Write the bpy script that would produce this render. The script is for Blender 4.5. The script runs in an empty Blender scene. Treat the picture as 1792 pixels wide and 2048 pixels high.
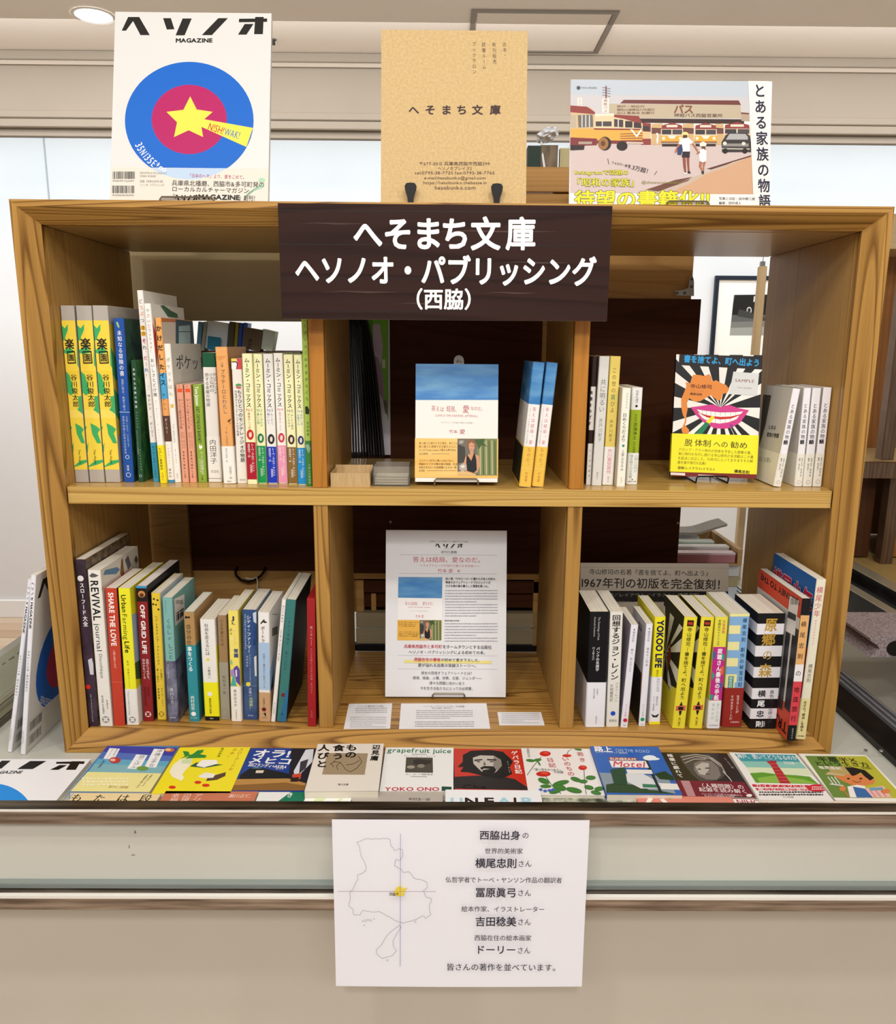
import bpy, bmesh, math, random
from mathutils import Vector, Matrix
R = random.Random(7)
SC = bpy.context.scene
COL = SC.collection

# ------------------------------------------------------------------ camera
CX, CY, CZ = 0.5877, -1.1319, 0.6265
YAW, PITCH, ROLL, FPX = 0.00707, -0.20795, 0.00727, 1577.9
FW = Vector((math.sin(YAW)*math.cos(PITCH), math.cos(YAW)*math.cos(PITCH), math.sin(PITCH)))
_r = Vector((math.cos(YAW), -math.sin(YAW), 0)); _u = _r.cross(FW)
RT = _r*math.cos(ROLL) + _u*math.sin(ROLL)
UP = -_r*math.sin(ROLL) + _u*math.cos(ROLL)
CAM = Vector((CX, CY, CZ))
cd = bpy.data.cameras.new('camera'); cam = bpy.data.objects.new('camera', cd); COL.objects.link(cam)
cd.sensor_fit = 'AUTO'; cd.sensor_width = 36.0; cd.lens = FPX/2048*36; cd.clip_start = 0.02; cd.clip_end = 60
M = Matrix((RT, UP, -FW)).transposed().to_4x4(); M.translation = CAM
cam.matrix_world = M
SC.camera = cam
# ------------------------------------------------------------------ light and exposure
SC.view_settings.view_transform = 'Standard'; SC.view_settings.look = 'None'
SC.view_settings.gamma = 1.0; SC.view_settings.use_curve_mapping = False
SC.view_settings.exposure = 0.22
w = bpy.data.worlds.new('world'); SC.world = w; w.use_nodes = True
w.node_tree.nodes['Background'].inputs[0].default_value = (1.0, 0.975, 0.955, 1)
w.node_tree.nodes['Background'].inputs[1].default_value = 0.48
def area(name, loc, target, sx, sy, power, color=(1, 1, 1)):
    l = bpy.data.lights.new(name, 'AREA'); l.shape = 'RECTANGLE'; l.size = sx; l.size_y = sy
    l.energy = power; l.color = color
    o = bpy.data.objects.new(name, l); COL.objects.link(o); o.location = loc
    o.rotation_euler = (Vector(target)-Vector(loc)).to_track_quat('-Z', 'Y').to_euler()
    return o
WARM = (1.0, 0.97, 0.94)
for i, (lx, ly, pw) in enumerate([(-0.7, -0.9, 4.4), (0.1, -1.15, 5.4), (0.95, -0.9, 4.8), (1.9, -1.15, 5.8), (0.5, -2.1, 12.0)]):
    area('ceiling_lamp', (lx, ly, 1.72), (lx*0.75+0.15, ly+0.55, 0), 0.11, 0.11, pw, WARM)
area('ceiling_panel', (0.6, -2.2, 1.72), (0.6, -0.2, 0.2), 2.4, 0.5, 26, (1, 0.99, 0.98))
area('cove_light', (0.6, 2.62, 1.66), (0.6, 3.07, 0.6), 7.0, 0.12, 30, (0.80, 0.92, 1.0))
area('wall_fill_light', (0.3, 1.9, 1.70), (0.3, 3.0, 0.1), 6.5, 0.6, 62, (1, 0.98, 0.98))  # added fill strip without a fixture, tilted to lighten the back wall

# ------------------------------------------------------------------ pixels to places
def ray(x, y): return FW + RT*((x-896)/FPX) - UP*((y-1024)/FPX)
def at(x, y, X=None, Y=None, Z=None):
    d = ray(x, y)
    if X is not None: t = (X-CAM.x)/d.x
    elif Y is not None: t = (Y-CAM.y)/d.y
    else: t = (Z-CAM.z)/d.z
    return CAM + d*t
ZF = {'px': (0, 0, 1), 'mag': (200, 0, 4.267), 'brn': (740, 40, 5.27), 'bus': (1120, 140, 4.073), 'sign': (540, 390, 2.56),
 'ul': (100, 560, 4.877), 'ul2': (370, 620, 5.534), 'uc': (640, 630, 3.258), 'uc2': (810, 700, 5.430), 'ur': (1160, 690, 6.826),
 'urd': (1320, 690, 4.978), 'll': (140, 1060, 4.996), 'll2': (370, 1130, 6.025), 'a4': (680, 1040, 4.267), 'lr': (1140, 1110, 5.6875),
 'lr2': (1330, 1100, 5.121), 'fl': (0, 1130, 5.39), 'c1': (0, 1470, 3.896), 'c2': (440, 1470, 3.733), 'c3': (880, 1470, 3.733),
 'c4': (1310, 1470, 3.718), 'ppr': (650, 1630, 3.258)}
def zp(z, x, y):
    a, b, s = ZF[z]; return (a+x/s, b+y/s)

# ------------------------------------------------------------------ materials
def lin(h):
    h = h.lstrip('#'); out = []
    for i in (0, 2, 4):
        c = int(h[i:i+2], 16)/255; out.append(c/12.92 if c <= .04045 else ((c+.055)/1.055)**2.4)
    return (*out, 1)
MATS = {}
def col(h, rough=0.5, metal=0.0, emit=0.0, name=None):
    k = (h, rough, metal, emit)
    if k in MATS: return MATS[k]
    m = bpy.data.materials.new(name or 'colour_'+h.lstrip('#')); m.use_nodes = True
    b = m.node_tree.nodes['Principled BSDF']; b.inputs['Base Color'].default_value = lin(h)
    b.inputs['Roughness'].default_value = rough; b.inputs['Metallic'].default_value = metal; b.inputs['Specular IOR Level'].default_value = .3
    if emit: b.inputs['Emission Color'].default_value = lin(h); b.inputs['Emission Strength'].default_value = emit
    MATS[k] = m; return m
def noisy(name, h1, h2, scale=(40, 40, 40), rough=0.5, detail=4, metal=0.0, bump=0.0, lo=.35, hi=.65):
    if name in MATS: return MATS[name]
    m = bpy.data.materials.new(name); m.use_nodes = True; nt = m.node_tree; N = nt.nodes; L = nt.links
    b = N['Principled BSDF']; tc = N.new('ShaderNodeTexCoord'); mp = N.new('ShaderNodeMapping'); mp.inputs['Scale'].default_value = scale
    no = N.new('ShaderNodeTexNoise'); no.inputs['Scale'].default_value = 1; no.inputs['Detail'].default_value = detail
    cr = N.new('ShaderNodeValToRGB'); cr.color_ramp.elements[0].color = lin(h1); cr.color_ramp.elements[1].color = lin(h2)
    cr.color_ramp.elements[0].position = lo; cr.color_ramp.elements[1].position = hi
    L.new(tc.outputs['Object'], mp.inputs[0]); L.new(mp.outputs[0], no.inputs[0]); L.new(no.outputs[0], cr.inputs[0]); L.new(cr.outputs[0], b.inputs['Base Color'])
    b.inputs['Roughness'].default_value = rough; b.inputs['Metallic'].default_value = metal
    if bump:
        bp = N.new('ShaderNodeBump'); bp.inputs['Strength'].default_value = bump; bp.inputs['Distance'].default_value = .002
        L.new(no.outputs[0], bp.inputs['Height']); L.new(bp.outputs[0], b.inputs['Normal'])
    MATS[name] = m; return m
def wood(name, light, dark, axis='x', rings=26, across=9.0, along=.8, rough=.38, seed=0, contrast=.75, spec=.3):
    """growth rings: contour lines of a noise field stretched along the grain, plus fine fibres"""
    if name in MATS: return MATS[name]
    m = bpy.data.materials.new(name); m.use_nodes = True; nt = m.node_tree; N = nt.nodes; L = nt.links
    b = N['Principled BSDF']; tc = N.new('ShaderNodeTexCoord'); mp = N.new('ShaderNodeMapping')
    sc = [across]*3; sc['xyz'.index(axis)] = along; mp.inputs['Scale'].default_value = sc; mp.inputs['Location'].default_value = (seed*3.1, seed*1.7, seed*2.3)
    no = N.new('ShaderNodeTexNoise'); no.inputs['Scale'].default_value = 1; no.inputs['Detail'].default_value = 1.2; no.inputs['Roughness'].default_value = .4
    mu = N.new('ShaderNodeMath'); mu.operation = 'MULTIPLY'; mu.inputs[1].default_value = rings
    fr = N.new('ShaderNodeMath'); fr.operation = 'FRACT'
    cr = N.new('ShaderNodeValToRGB'); e = cr.color_ramp.elements
    e[0].position = 0; e[0].color = (0, 0, 0, 1); e[1].position = .62; e[1].color = (.25, .25, .25, 1)
    x = e.new(.86); x.color = (1, 1, 1, 1); x = e.new(1.0); x.color = (0, 0, 0, 1)
    mp2 = N.new('ShaderNodeMapping'); s2 = [420]*3; s2['xyz'.index(axis)] = 7; mp2.inputs['Scale'].default_value = s2
    n2 = N.new('ShaderNodeTexNoise'); n2.inputs['Scale'].default_value = 1; n2.inputs['Detail'].default_value = 2
    ad = N.new('ShaderNodeMath'); ad.operation = 'MULTIPLY_ADD'; ad.inputs[1].default_value = contrast
    sb = N.new('ShaderNodeMath'); sb.operation = 'MULTIPLY_ADD'; sb.inputs[1].default_value = .5; sb.inputs[2].default_value = -.18
    mx = N.new('ShaderNodeMix'); mx.data_type = 'RGBA'; mx.inputs['A'].default_value = lin(light); mx.inputs['B'].default_value = lin(dark)
    for a_, b_ in ((tc.outputs['Object'], mp.inputs[0]), (mp.outputs[0], no.inputs[0]), (no.outputs[0], mu.inputs[0]), (mu.outputs[0], fr.inputs[0]),
                   (fr.outputs[0], cr.inputs[0]), (tc.outputs['Object'], mp2.inputs[0]), (mp2.outputs[0], n2.inputs[0]), (cr.outputs[0], ad.inputs[0]),
                   (n2.outputs[0], sb.inputs[0]), (sb.outputs[0], ad.inputs[2]), (ad.outputs[0], mx.inputs['Factor']), (mx.outputs['Result'], b.inputs['Base Color'])):
        L.new(a_, b_)
    b.inputs['Roughness'].default_value = rough; b.inputs['Specular IOR Level'].default_value = spec
    MATS[name] = m; return m
def pages(name='page_block_paper', c1='#d9d2bf', c2='#efe9da'):
    if name in MATS: return MATS[name]
    return noisy(name, c1, c2, (1500, 3, 3), .8, 1)

# ------------------------------------------------------------------ mesh building
GLY = {}      # glyph cache, filled at the end
BUILDS = []   # deferred meshes
class MB:
    def __init__(s): s.v = []; s.f = []; s.m = []; s.mats = []; s.txt = []
    def mi(s, mat):
        if mat not in s.mats: s.mats.append(mat)
        return s.mats.index(mat)
    def add(s, vs, fs, mat):
        o = len(s.v); i = s.mi(mat); s.v += [tuple(v) for v in vs]
        for f in fs: s.f.append([o+k for k in f]); s.m.append(i)
        return s
    def box(s, x0, x1, y0, y1, z0, z1, mat, ch=0.0):
        if ch <= 0:
            vs = [(x, y, z) for z in (z0, z1) for y in (y0, y1) for x in (x0, x1)]
            return s.add(vs, [(0, 2, 3, 1), (4, 5, 7, 6), (0, 1, 5, 4), (2, 6, 7, 3), (0, 4, 6, 2), (1, 3, 7, 5)], mat)
        bm = bmesh.new(); bmesh.ops.create_cube(bm, size=1)
        for v in bm.verts: v.co = Vector(((x0+x1)/2+v.co.x*(x1-x0), (y0+y1)/2+v.co.y*(y1-y0), (z0+z1)/2+v.co.z*(z1-z0)))
        bmesh.ops.bevel(bm, geom=bm.edges[:], offset=ch, segments=1, affect='EDGES')
        bm.verts.index_update(); s.add([v.co.copy() for v in bm.verts], [[v.index for v in f.verts] for f in bm.faces], mat); bm.free(); return s
    def prism(s, pts, z0, z1, mat, axis='z'):
        """extrude the polygon pts (2D) between z0 and z1 along axis"""
        n = len(pts)
        def P(a, b, c): return {'z': (a, b, c), 'y': (a, c, b), 'x': (c, a, b)}[axis]
        vs = [P(a, b, z0) for a, b in pts]+[P(a, b, z1) for a, b in pts]
        fs = [list(range(n))[::-1], list(range(n, 2*n))]+[(i, (i+1) % n, n+(i+1) % n, n+i) for i in range(n)]
        return s.add(vs, fs, mat)
    def tube(s, pts, r, mat, n=8):
        pts = [Vector(p) for p in pts]; vs = []; fs = []
        for i, p in enumerate(pts):
            d = (pts[min(i+1, len(pts)-1)]-pts[max(i-1, 0)]).normalized()
            a = d.orthogonal().normalized() if i == 0 else (a-d*a.dot(d)).normalized()
            b = d.cross(a)
            for k in range(n):
                t = 2*math.pi*k/n; vs.append(p+(a*math.cos(t)+b*math.sin(t))*r)
        for i in range(len(pts)-1):
            for k in range(n): fs.append((i*n+k, i*n+(k+1) % n, (i+1)*n+(k+1) % n, (i+1)*n+k))
        fs.append(list(range(n))[::-1]); fs.append([(len(pts)-1)*n+k for k in range(n)])
        return s.add(vs, fs, mat)
    def build(s, name, parent=None, kind=None):
        me = bpy.data.meshes.new(name); o = bpy.data.objects.new(name, me); COL.objects.link(o)
        if parent is not None: o.parent = parent
        if kind: o['kind'] = kind
        BUILDS.append((s, me)); return o
def recess(pts):  # remove repeated points
    out = []
    for p in pts:
        if not out or (Vector(p)-Vector(out[-1])).length > 1e-6: out.append(p)
    if (Vector(out[0])-Vector(out[-1])).length < 1e-6: out.pop()
    return out

class Face:
    """a flat side of a thing that carries print; O = top-left corner, U to the right, V down (local), N outwards"""
    def __init__(s, mb, MW, O, U, V, w, h, z='px', step=.00002):
        s.mb = mb; s.MW = MW; s.MI = MW.inverted(); s.O = Vector(O); s.U = Vector(U).normalized(); s.V = Vector(V).normalized()
        s.N = s.V.cross(s.U).normalized(); s.w = w; s.H = h; s.z = z; s.k = 3; s.step = step
    def uvp(s, x, y):
        x, y = zp(s.z, x, y)
        o = s.MI @ CAM; d = s.MI.to_3x3() @ ray(x, y)
        t = (s.O-o).dot(s.N)/d.dot(s.N); q = o+d*t-s.O
        return (q.dot(s.U), q.dot(s.V))
    def P(s, u, v): return s.O+s.U*u+s.V*v+s.N*(s.step*s.k)
    def cl(s, p): return (min(max(p[0], 0), s.w), min(max(p[1], 0), s.H))
    def raw(s, pts, c, clip=True):
        if clip: pts = [s.cl(p) for p in pts]
        q = []
        for p in pts:
            if not q or abs(p[0]-q[-1][0])+abs(p[1]-q[-1][1]) > 1e-6: q.append(p)
        if len(q) > 2 and abs(q[0][0]-q[-1][0])+abs(q[0][1]-q[-1][1]) < 1e-6: q.pop()
        if len(q) < 3: return s
        ar = sum(q[i][0]*q[(i+1) % len(q)][1]-q[(i+1) % len(q)][0]*q[i][1] for i in range(len(q)))
        if abs(ar) < 1e-9: return s
        if ar > 0: q = q[::-1]
        m = col(c) if isinstance(c, str) else c
        s.mb.add([s.P(*p) for p in q], [list(range(len(q)))], m); s.k += 1; return s
    def p(s, pts, c): return s.raw([s.uvp(*p) for p in pts], c)
    def pp(s, c, *xy): return s.p([(xy[i], xy[i+1]) for i in range(0, len(xy), 2)], c)
    def r(s, x0, y0, x1, y1, c): return s.p([(x0, y0), (x1, y0), (x1, y1), (x0, y1)], c)
    def f(s, u0, v0, u1, v1, c): return s.raw([(u0*s.w, v0*s.H), (u1*s.w, v0*s.H), (u1*s.w, v1*s.H), (u0*s.w, v1*s.H)], c)
    def e(s, cx, cy, rx, ry, c, n=28, rot=0):
        ca, sa = math.cos(rot), math.sin(rot)
        return s.p([(cx+rx*math.cos(t)*ca-ry*math.sin(t)*sa, cy+rx*math.cos(t)*sa+ry*math.sin(t)*ca) for t in [2*math.pi*i/n for i in range(n)]], c)
    def fe(s, cu, cv, ru, c, n=20, asp=1.0):
        return s.raw([(cu*s.w+ru*s.w*math.cos(t), cv*s.H+ru*s.w*asp*math.sin(t)) for t in [2*math.pi*i/n for i in range(n)]], c)
    def ln(s, pts, wd, c):
        """line of width wd (px of the zoom)"""
        for a, b in zip(pts, pts[1:]):
            dx, dy = b[0]-a[0], b[1]-a[1]; L = math.hypot(dx, dy) or 1; nx, ny = -dy/L*wd/2, dx/L*wd/2
            s.p([(a[0]+nx, a[1]+ny), (b[0]+nx, b[1]+ny), (b[0]-nx, b[1]-ny), (a[0]-nx, a[1]-ny)], c); s.k -= 1
        s.k += 1; return s
    def _t(s, txt, A, B, size, c, vert, bold, slant=0):
        s.mb.txt.append((s, txt, A, B, size, col(c) if isinstance(c, str) else c, vert, bold, s.k, slant)); s.mb.mi(col(c) if isinstance(c, str) else c); s.k += 1+(int((12 if bold > .03 else 8 if bold > .018 else 4)*.000003/s.step) if bold else 0); return s
    def h(s, txt, x0, y0, x1, y1, size, c, b=0, slant=0):
        dx, dy = x1-x0, y1-y0; L = math.hypot(dx, dy); nx, ny = -dy/L*size/2, dx/L*size/2
        q, r_ = Vector(s.uvp(x0+nx, y0+ny)), Vector(s.uvp(x0-nx, y0-ny))
        return s._t(txt, s.uvp(x0, y0), s.uvp(x1, y1), (q-r_).length, c, False, b, slant)
    def v(s, txt, x0, y0, x1, y1, size, c, b=0):
        q, r_ = Vector(s.uvp(x0+size/2, y0)), Vector(s.uvp(x0-size/2, y0))
        return s._t(txt, s.uvp(x0, y0), s.uvp(x1, y1), (q-r_).length, c, True, b)
    def fh(s, txt, u0, v0, u1, v1, size, c, b=0, slant=0):
        """text between fractions of the face, size in widths of the face"""
        return s._t(txt, (u0*s.w, v0*s.H), (u1*s.w, v1*s.H), size*s.w, c, False, b, slant)
    def fv(s, txt, u, v0, v1, size, c, b=0): return s._t(txt, (u*s.w, v0*s.H), (u*s.w, v1*s.H), size*s.w*1.12, c, True, b)
    def greek(s, x0, y0, x1, y1, n, hh, c, seed=1):
        """illegible small print: rows of short strokes"""
        rr = random.Random(seed*77+n); ys = [y0+(y1-y0)*(i+.5)/n for i in range(n)]
        for i, y in enumerate(ys):
            x = x0; end = x1 if i % 5 != 4 else x0+(x1-x0)*.6
            while x < end:
                L = rr.uniform(.5, 1.3)*hh*1.2
                s.p([(x, y-hh*rr.uniform(.25, .5)), (min(x+L, end), y-hh*rr.uniform(.25, .5)), (min(x+L, end), y+hh*rr.uniform(.2, .45)), (x, y+hh*rr.uniform(.2, .45))], c); s.k -= 1
                x += L+hh*.35
        s.k += 1; return s
    def barcode(s, x0, y0, x1, y1, c='#2a2a2a', sk=0, seed=3):
        rr = random.Random(seed); x = x0
        while x < x1:
            L = rr.choice([.006, .01, .018, .026])*(x1-x0)*1.2
            s.p([(x, y0), (min(x+L, x1), y0), (min(x+L, x1)+sk, y1), (x+sk, y1)], c); s.k -= 1
            x += L+rr.choice([.01, .014, .02])*(x1-x0)*1.2
        s.k += 1; return s

def flush_text():
    need = {}
    for mb, me in BUILDS:
        for t in mb.txt:
            for ch in t[1]:
                if ch not in ' \u3000\n': need[ch] = 1
    need['H'] = 1
    tmp = []
    for ch in need:
        c = bpy.data.curves.new('glyph', 'FONT'); c.body = ch; c.resolution_u = 3
        o = bpy.data.objects.new('glyph', c); COL.objects.link(o); tmp.append((ch, o, c))
    bpy.context.view_layer.update(); dg = bpy.context.evaluated_depsgraph_get()
    for ch, o, c in tmp:
        m = o.evaluated_get(dg).to_mesh()
        vs = [(v.co.x, v.co.y) for v in m.vertices]; fs = [tuple(p.vertices) for p in m.polygons]
        o.evaluated_get(dg).to_mesh_clear()
        GLY[ch] = (vs, fs, max([v[0] for v in vs] or [.4]), min([v[0] for v in vs] or [0]))
    for ch, o, c in tmp: bpy.data.objects.remove(o); bpy.data.curves.remove(c)
    for mb, me in BUILDS:
        for F, txt, A, B, size, mat, vert, bold, k, slant in mb.txt: lay(mb, F, txt, Vector(A), Vector(B), size, mat, vert, bold, k, slant)
def cjk(ch): return ord(ch) > 0x2E00 and ch not in '' 
def lay(mb, F, txt, A, B, size, mat, vert, bold, k, slant):
    D = (B-A); L = D.length
    if L < 1e-6: return
    d = D/L; upv = Vector((d.y, -d.x))          # V points down, so up is -V for left-to-right text
    offs = [(0, 0)]
    if bold:
        nb = 12 if bold > .03 else 8 if bold > .018 else 4
        offs = [(bold*1.15*math.cos(2*math.pi*(i+.5)/nb), bold*1.15*math.sin(2*math.pi*(i+.5)/nb)) for i in range(nb)] if bold > .012 else [(bold, 0), (-bold, 0)]
    zz = F.N*(F.step*k); out_v = []; out_f = []
    def put(ch, fx):
        g = GLY.get(ch)
        if not g: return
        for oi, (ox, oy) in enumerate(offs):
            base = len(mb.v)+len(out_v); z2 = zz+F.N*(oi*.000003)
            for x, y in g[0]:
                a = fx(x+ox, y+oy); out_v.append(tuple(F.O+F.U*a.x+F.V*a.y+z2))
            for f_ in g[1]: out_f.append([base+i for i in f_][::-1] if False else [base+i for i in f_])
    if vert:
        n = len(txt); pitch = L/n
        sy = min(size*1.15, pitch*.98)
        side = Vector((1, 0)); dn = d
        for i, ch in enumerate(txt):
            c = A+d*(pitch*(i+.5))
            if ch in 'ー―─・…~〜':
                if ch == '・': put(ch, lambda x, y: c+side*((x-.5)*size)-dn*((y-.38)*sy))
                else: put(ch, lambda x, y: c+side*((y-.38)*size)+dn*((x-.5)*sy))
            elif ch in '、。':
                put(ch, lambda x, y: c+side*((x+.1)*size)-dn*((y+.1)*sy))
            elif ord(ch) < 0x2000:
                put(ch, lambda x, y: c+side*((x-.32)*size)-dn*((y-.35)*sy))
            else: put(ch, lambda x, y: c+side*((x-.5)*size)-dn*((y-.38)*sy))
    else:
        adv = []
        for ch in txt:
            if ch == ' ': adv.append(.28)
            elif ch == '\u3000': adv.append(1.0)
            elif cjk(ch): adv.append(1.0)
            else: adv.append(GLY[ch][2]+.07)
        tot = sum(adv); sx = L/tot; x0 = 0
        caps = not any(cjk(ch) for ch in txt)
        mid = .35 if caps else .38
        for ch, a_ in zip(txt, adv):
            if ch not in ' \u3000':
                put(ch, lambda x, y, x0=x0: A+d*((x0+x)*sx+(y-mid)*slant*size)+upv*((y-mid)*size))
            x0 += a_
    i = mb.mi(mat); mb.v += out_v
    # orient outwards
    if out_f:
        f0 = max(out_f, key=len); a, b, c = [Vector(mb.v[j]) for j in f0[:3]]
        n = Vector((0, 0, 0))
        for q in range(len(f0)):
            p1 = Vector(mb.v[f0[q]]); p2 = Vector(mb.v[f0[(q+1) % len(f0)]]); n += p1.cross(p2)
        flip = n.dot(F.N) < 0
        for f_ in out_f: mb.f.append(f_[::-1] if flip else f_); mb.m.append(i)
def finish():
    flush_text()
    for mb, me in BUILDS:
        me.from_pydata(mb.v, [], mb.f)
        for m in mb.mats: me.materials.append(m)
        me.polygons.foreach_set('material_index', mb.m)
        me.validate(); me.update()
def tag(o, label, cat, group=None, kind=None):
    o['label'] = label; o['category'] = cat
    if group: o['group'] = group
    if kind: o['kind'] = kind
    return o
def empty(name, M_, label=None, cat=None, group=None):
    o = bpy.data.objects.new(name, None); COL.objects.link(o); o.matrix_world = M_; o.empty_display_size = .02
    if label: tag(o, label, cat, group)
    return o
def T(x, y, z): return Matrix.Translation((x, y, z))
def struct(mb, name): return mb.build(name, None, 'structure')
# ------------------------------------------------------------------ the room
W_, H_, TF, YB, DP = 1.2, 0.8157, 0.0286, 0.0244, 0.350
ZS, TS, XD1, XD2, TD, Y2 = 0.3912, 0.0258, 0.3933, 0.7985, 0.022, 0.0279
FZ, CZ2 = -0.87, 1.75
YW = 3.07
wallm = noisy('white_wall_paint', '#dcdcdc', '#e4e3e2', (.8, .8, .8), .75)
soffm = noisy('beige_soffit_paint', '#857b6c', '#8b8172', (1.5, 1.5, 1.5), .7)
ceilm = noisy('ceiling_paint', '#ebe2d6', '#f0e8dc', (1.5, 1.5, 1.5), .8)
m = MB(); m.box(-6, 7, YW, YW+.1, FZ, 2.2, wallm); struct(m, 'wall_back')
m = MB(); m.box(-6, 7, -4, YW, CZ2, CZ2+.1, ceilm)
struct(m, 'ceiling')
fl = MB(); fl.box(-6, 7, -4, YW, FZ-.05, FZ-.004, col('#cdb9a2', .5)); flo = struct(fl, 'floor')
plm = [wood('floor_board_wood_%d' % i, a, b, 'x', 5, 5, .6, .45, i, .35) for i, (a, b) in enumerate((('#c9ae92', '#b0947a'), ('#d2baa0', '#bba085'), ('#c2a589', '#a98c70')))]
for j in range(12):
    yy = YW-.11*(j+1)
    for i, xx in enumerate((-4.0, -2.6, -1.2)):
        q = MB(); q.box(xx+(j % 3)*.3, xx+(j % 3)*.3+1.397, yy+.0015, yy+.11, FZ-.004, FZ, plm[(i+j*2) % 3]); q.build('floor_board', flo)
m = MB(); m.box(-6, 7, YW-.02, YW, FZ, FZ+.10, col('#efeeec', .5), .003); struct(m, 'baseboard_back')
# soffit dropped in front of the wall, light hidden behind it
def soffit():
    m = MB(); ys = 2.30
    m.box(-6, 7, ys, ys+.03, 1.535, CZ2, soffm)
    return struct(m, 'trim_1')
soffit()
m = MB(); m.box(-6, 7, 2.275, 2.30, 1.715, CZ2-.001, soffm, .003); m.box(-6, 7, 2.285, 2.30, 1.700, 1.715, col('#a59a8b', .6)); struct(m, 'trim_2')
m = MB(); m.box(-6, 7, 2.285, 2.335, 1.505, 1.535, soffm, .004); m.box(-6, 7, 2.275, 2.345, 1.468, 1.500, soffm, .004); m.box(-6, 7, 2.30, 2.33, 1.44, 1.51, soffm, .002); struct(m, 'trim_3')
for i, x in enumerate((-1.395, 2.88)):
    m = MB(); m.box(x, x+.006, YW-.003, YW-.0005, FZ+.1, 2.2, col('#a9b0b4', .6)); struct(m, 'trim_%d' % (4+i))
# ceiling access panel: metal frame round a plain panel
pc = [at(955, 18, Z=CZ2), at(1245, 21, Z=CZ2), at(1190, 106, Z=CZ2), at(925, 100, Z=CZ2)]
x0, x1 = (pc[0].x+pc[3].x)/2, (pc[1].x+pc[2].x)/2; y0, y1 = (pc[0].y+pc[1].y)/2, min((pc[2].y+pc[3].y)/2, 2.26)
ro = empty('ceiling_hatch', T(x0, y0, CZ2), 'square access panel with grey metal frame in the ceiling', 'hatch')
m = MB(); wx, wy = x1-x0, y1-y0; g = col('#8b857d', .4, .6)
for a in ((0, wx, 0, .018), (0, wx, wy-.018, wy), (0, .018, .018, wy-.018), (wx-.018, wx, .018, wy-.018)): m.box(*a, -.006, 0, g)
m.build('frame', ro)
m = MB(); m.box(.022, wx-.022, .022, wy-.022, -.004, 0, ceilm); m.build('panel', ro)
# round downlight
dl = at(187, 30, Z=CZ2)
ro = empty('ceiling_downlight', T(dl.x, dl.y, CZ2), 'round glowing downlight recessed in the ceiling, above left magazine', 'light')
m = MB(); n = 32; rr_ = .062
ring = [(math.cos(2*math.pi*i/n), math.sin(2*math.pi*i/n)) for i in range(n)]
m.add([(a*rr_*1.18, b*rr_*1.18, -.001) for a, b in ring]+[(a*rr_*1.15, b*rr_*1.15, -.006) for a, b in ring]+[(a*rr_, b*rr_, -.004) for a, b in ring],
      [(i, (i+1) % n, n+(i+1) % n, n+i) for i in range(n)]+[(n+i, n+(i+1) % n, 2*n+(i+1) % n, 2*n+i) for i in range(n)], col('#d8d4cc', .4)); m.build('rim', ro)
m = MB(); m.add([(a*rr_, b*rr_, -.0035) for a, b in ring], [list(range(n))], col('#ffffff', .5, 0, 6)); m.build('diffuser', ro)
sp = at(547, 78, Z=CZ2)
m = MB(); m.prism([(.006*math.cos(t*.785), .006*math.sin(t*.785)) for t in range(8)], -.02, 0, col('#2a2522', .5)); m.prism([(.012*math.cos(t*.785), .012*math.sin(t*.785)) for t in range(8)], -.004, 0, col('#6b645c', .5))
o = m.build('ceiling_sprinkler'); o.location = (sp.x, sp.y, CZ2); tag(o, 'tiny dark sprinkler nozzle on the ceiling beside the left magazine', 'sprinkler')

# ------------------------------------------------------------------ the counter
YF = -0.285
cpaint = noisy('grey_green_counter_paint', '#bfc0b6', '#c9cabf', (6, 6, 6), .28)
ppaint = noisy('panel_paint', '#c2c0b4', '#c9c7bc', (3, 3, 3), .35)
metal = noisy('worn_steel', '#77695c', '#b5a595', (9, 120, 160), .33, 5, .75)
metald = noisy('dark_worn_steel', '#2a241d', '#6d604f', (7, 90, 90), .3, 5, .7)
chrome_highlight = col('#f2f0ea', .25, .3)
ct = empty('display_counter', T(0, 0, 0), 'long painted counter with steel edge rails that carries the wooden bookshelf', 'counter')
XL, XR = -1.6, 2.2
RD = .013
zr = at(896, 1622, Y=YF-.004-RD).z
m = MB(); m.prism([(XL, YF+.002), (1.345, YF+.002), (1.345, .80), (-.06, .80), (-.06, .42), (XL, .42)], -.03, -.0006, cpaint); m.build('counter_top', ct)
m = MB(); zl = at(896, 1792, Y=YF-.02).z; m.box(XL, XR, YF-.004, YF, zl-.012, zr-.015, ppaint); m.build('upper_panel', ct)

m = MB(); m.box(XL, XR, YF-.004-RD, YF-.004, zr-.020, zr, metal, .0012); m.add([(XL, YF-.003-RD, zr+.0002), (XR, YF-.003-RD, zr+.0002), (XR, YF+.001, zr+.0002), (XL, YF+.001, zr+.0002)], [(0, 1, 2, 3)], metald)
m.box(XL, XR, YF, YF+.002, .0, zr+.0001, metald)
m.box(XL, XR, YF-.0050-RD, YF-.003-RD, zr-.0022, zr-.0002, chrome_highlight); m.build('top_rail', ct)  # last strip: the highlight along the rail edge, put in as near-white colour
zl = at(896, 1792, Y=YF-.02).z
m = MB(); m.box(XL, XR, YF-.024, YF+.03, zl-.018, zl, metal, .0015); m.box(XL, XR, YF-.0255, YF-.02, zl-.0006, zl+.003, chrome_highlight); m.box(XL, XR, YF-.012, YF-.003, zl+.003, zl+.010, col('#9aa39f', .25, .5)); m.build('lower_rail', ct)
m = MB(); m.box(XL, XR, YF+.055, YF+.075, FZ, zl-.005, noisy('plinth_paint', '#c6beae', '#cdc5b6', (2, 2, 2), .6)); m.build('front_panel', ct)
m = MB(); s_ = at(1262+3, 1925, Y=YF+.055)
m.box(XL, XR, YF+.03, YF+.055, zl-.03, zl-.018, ppaint); m.build('front_ledge', ct)
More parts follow.
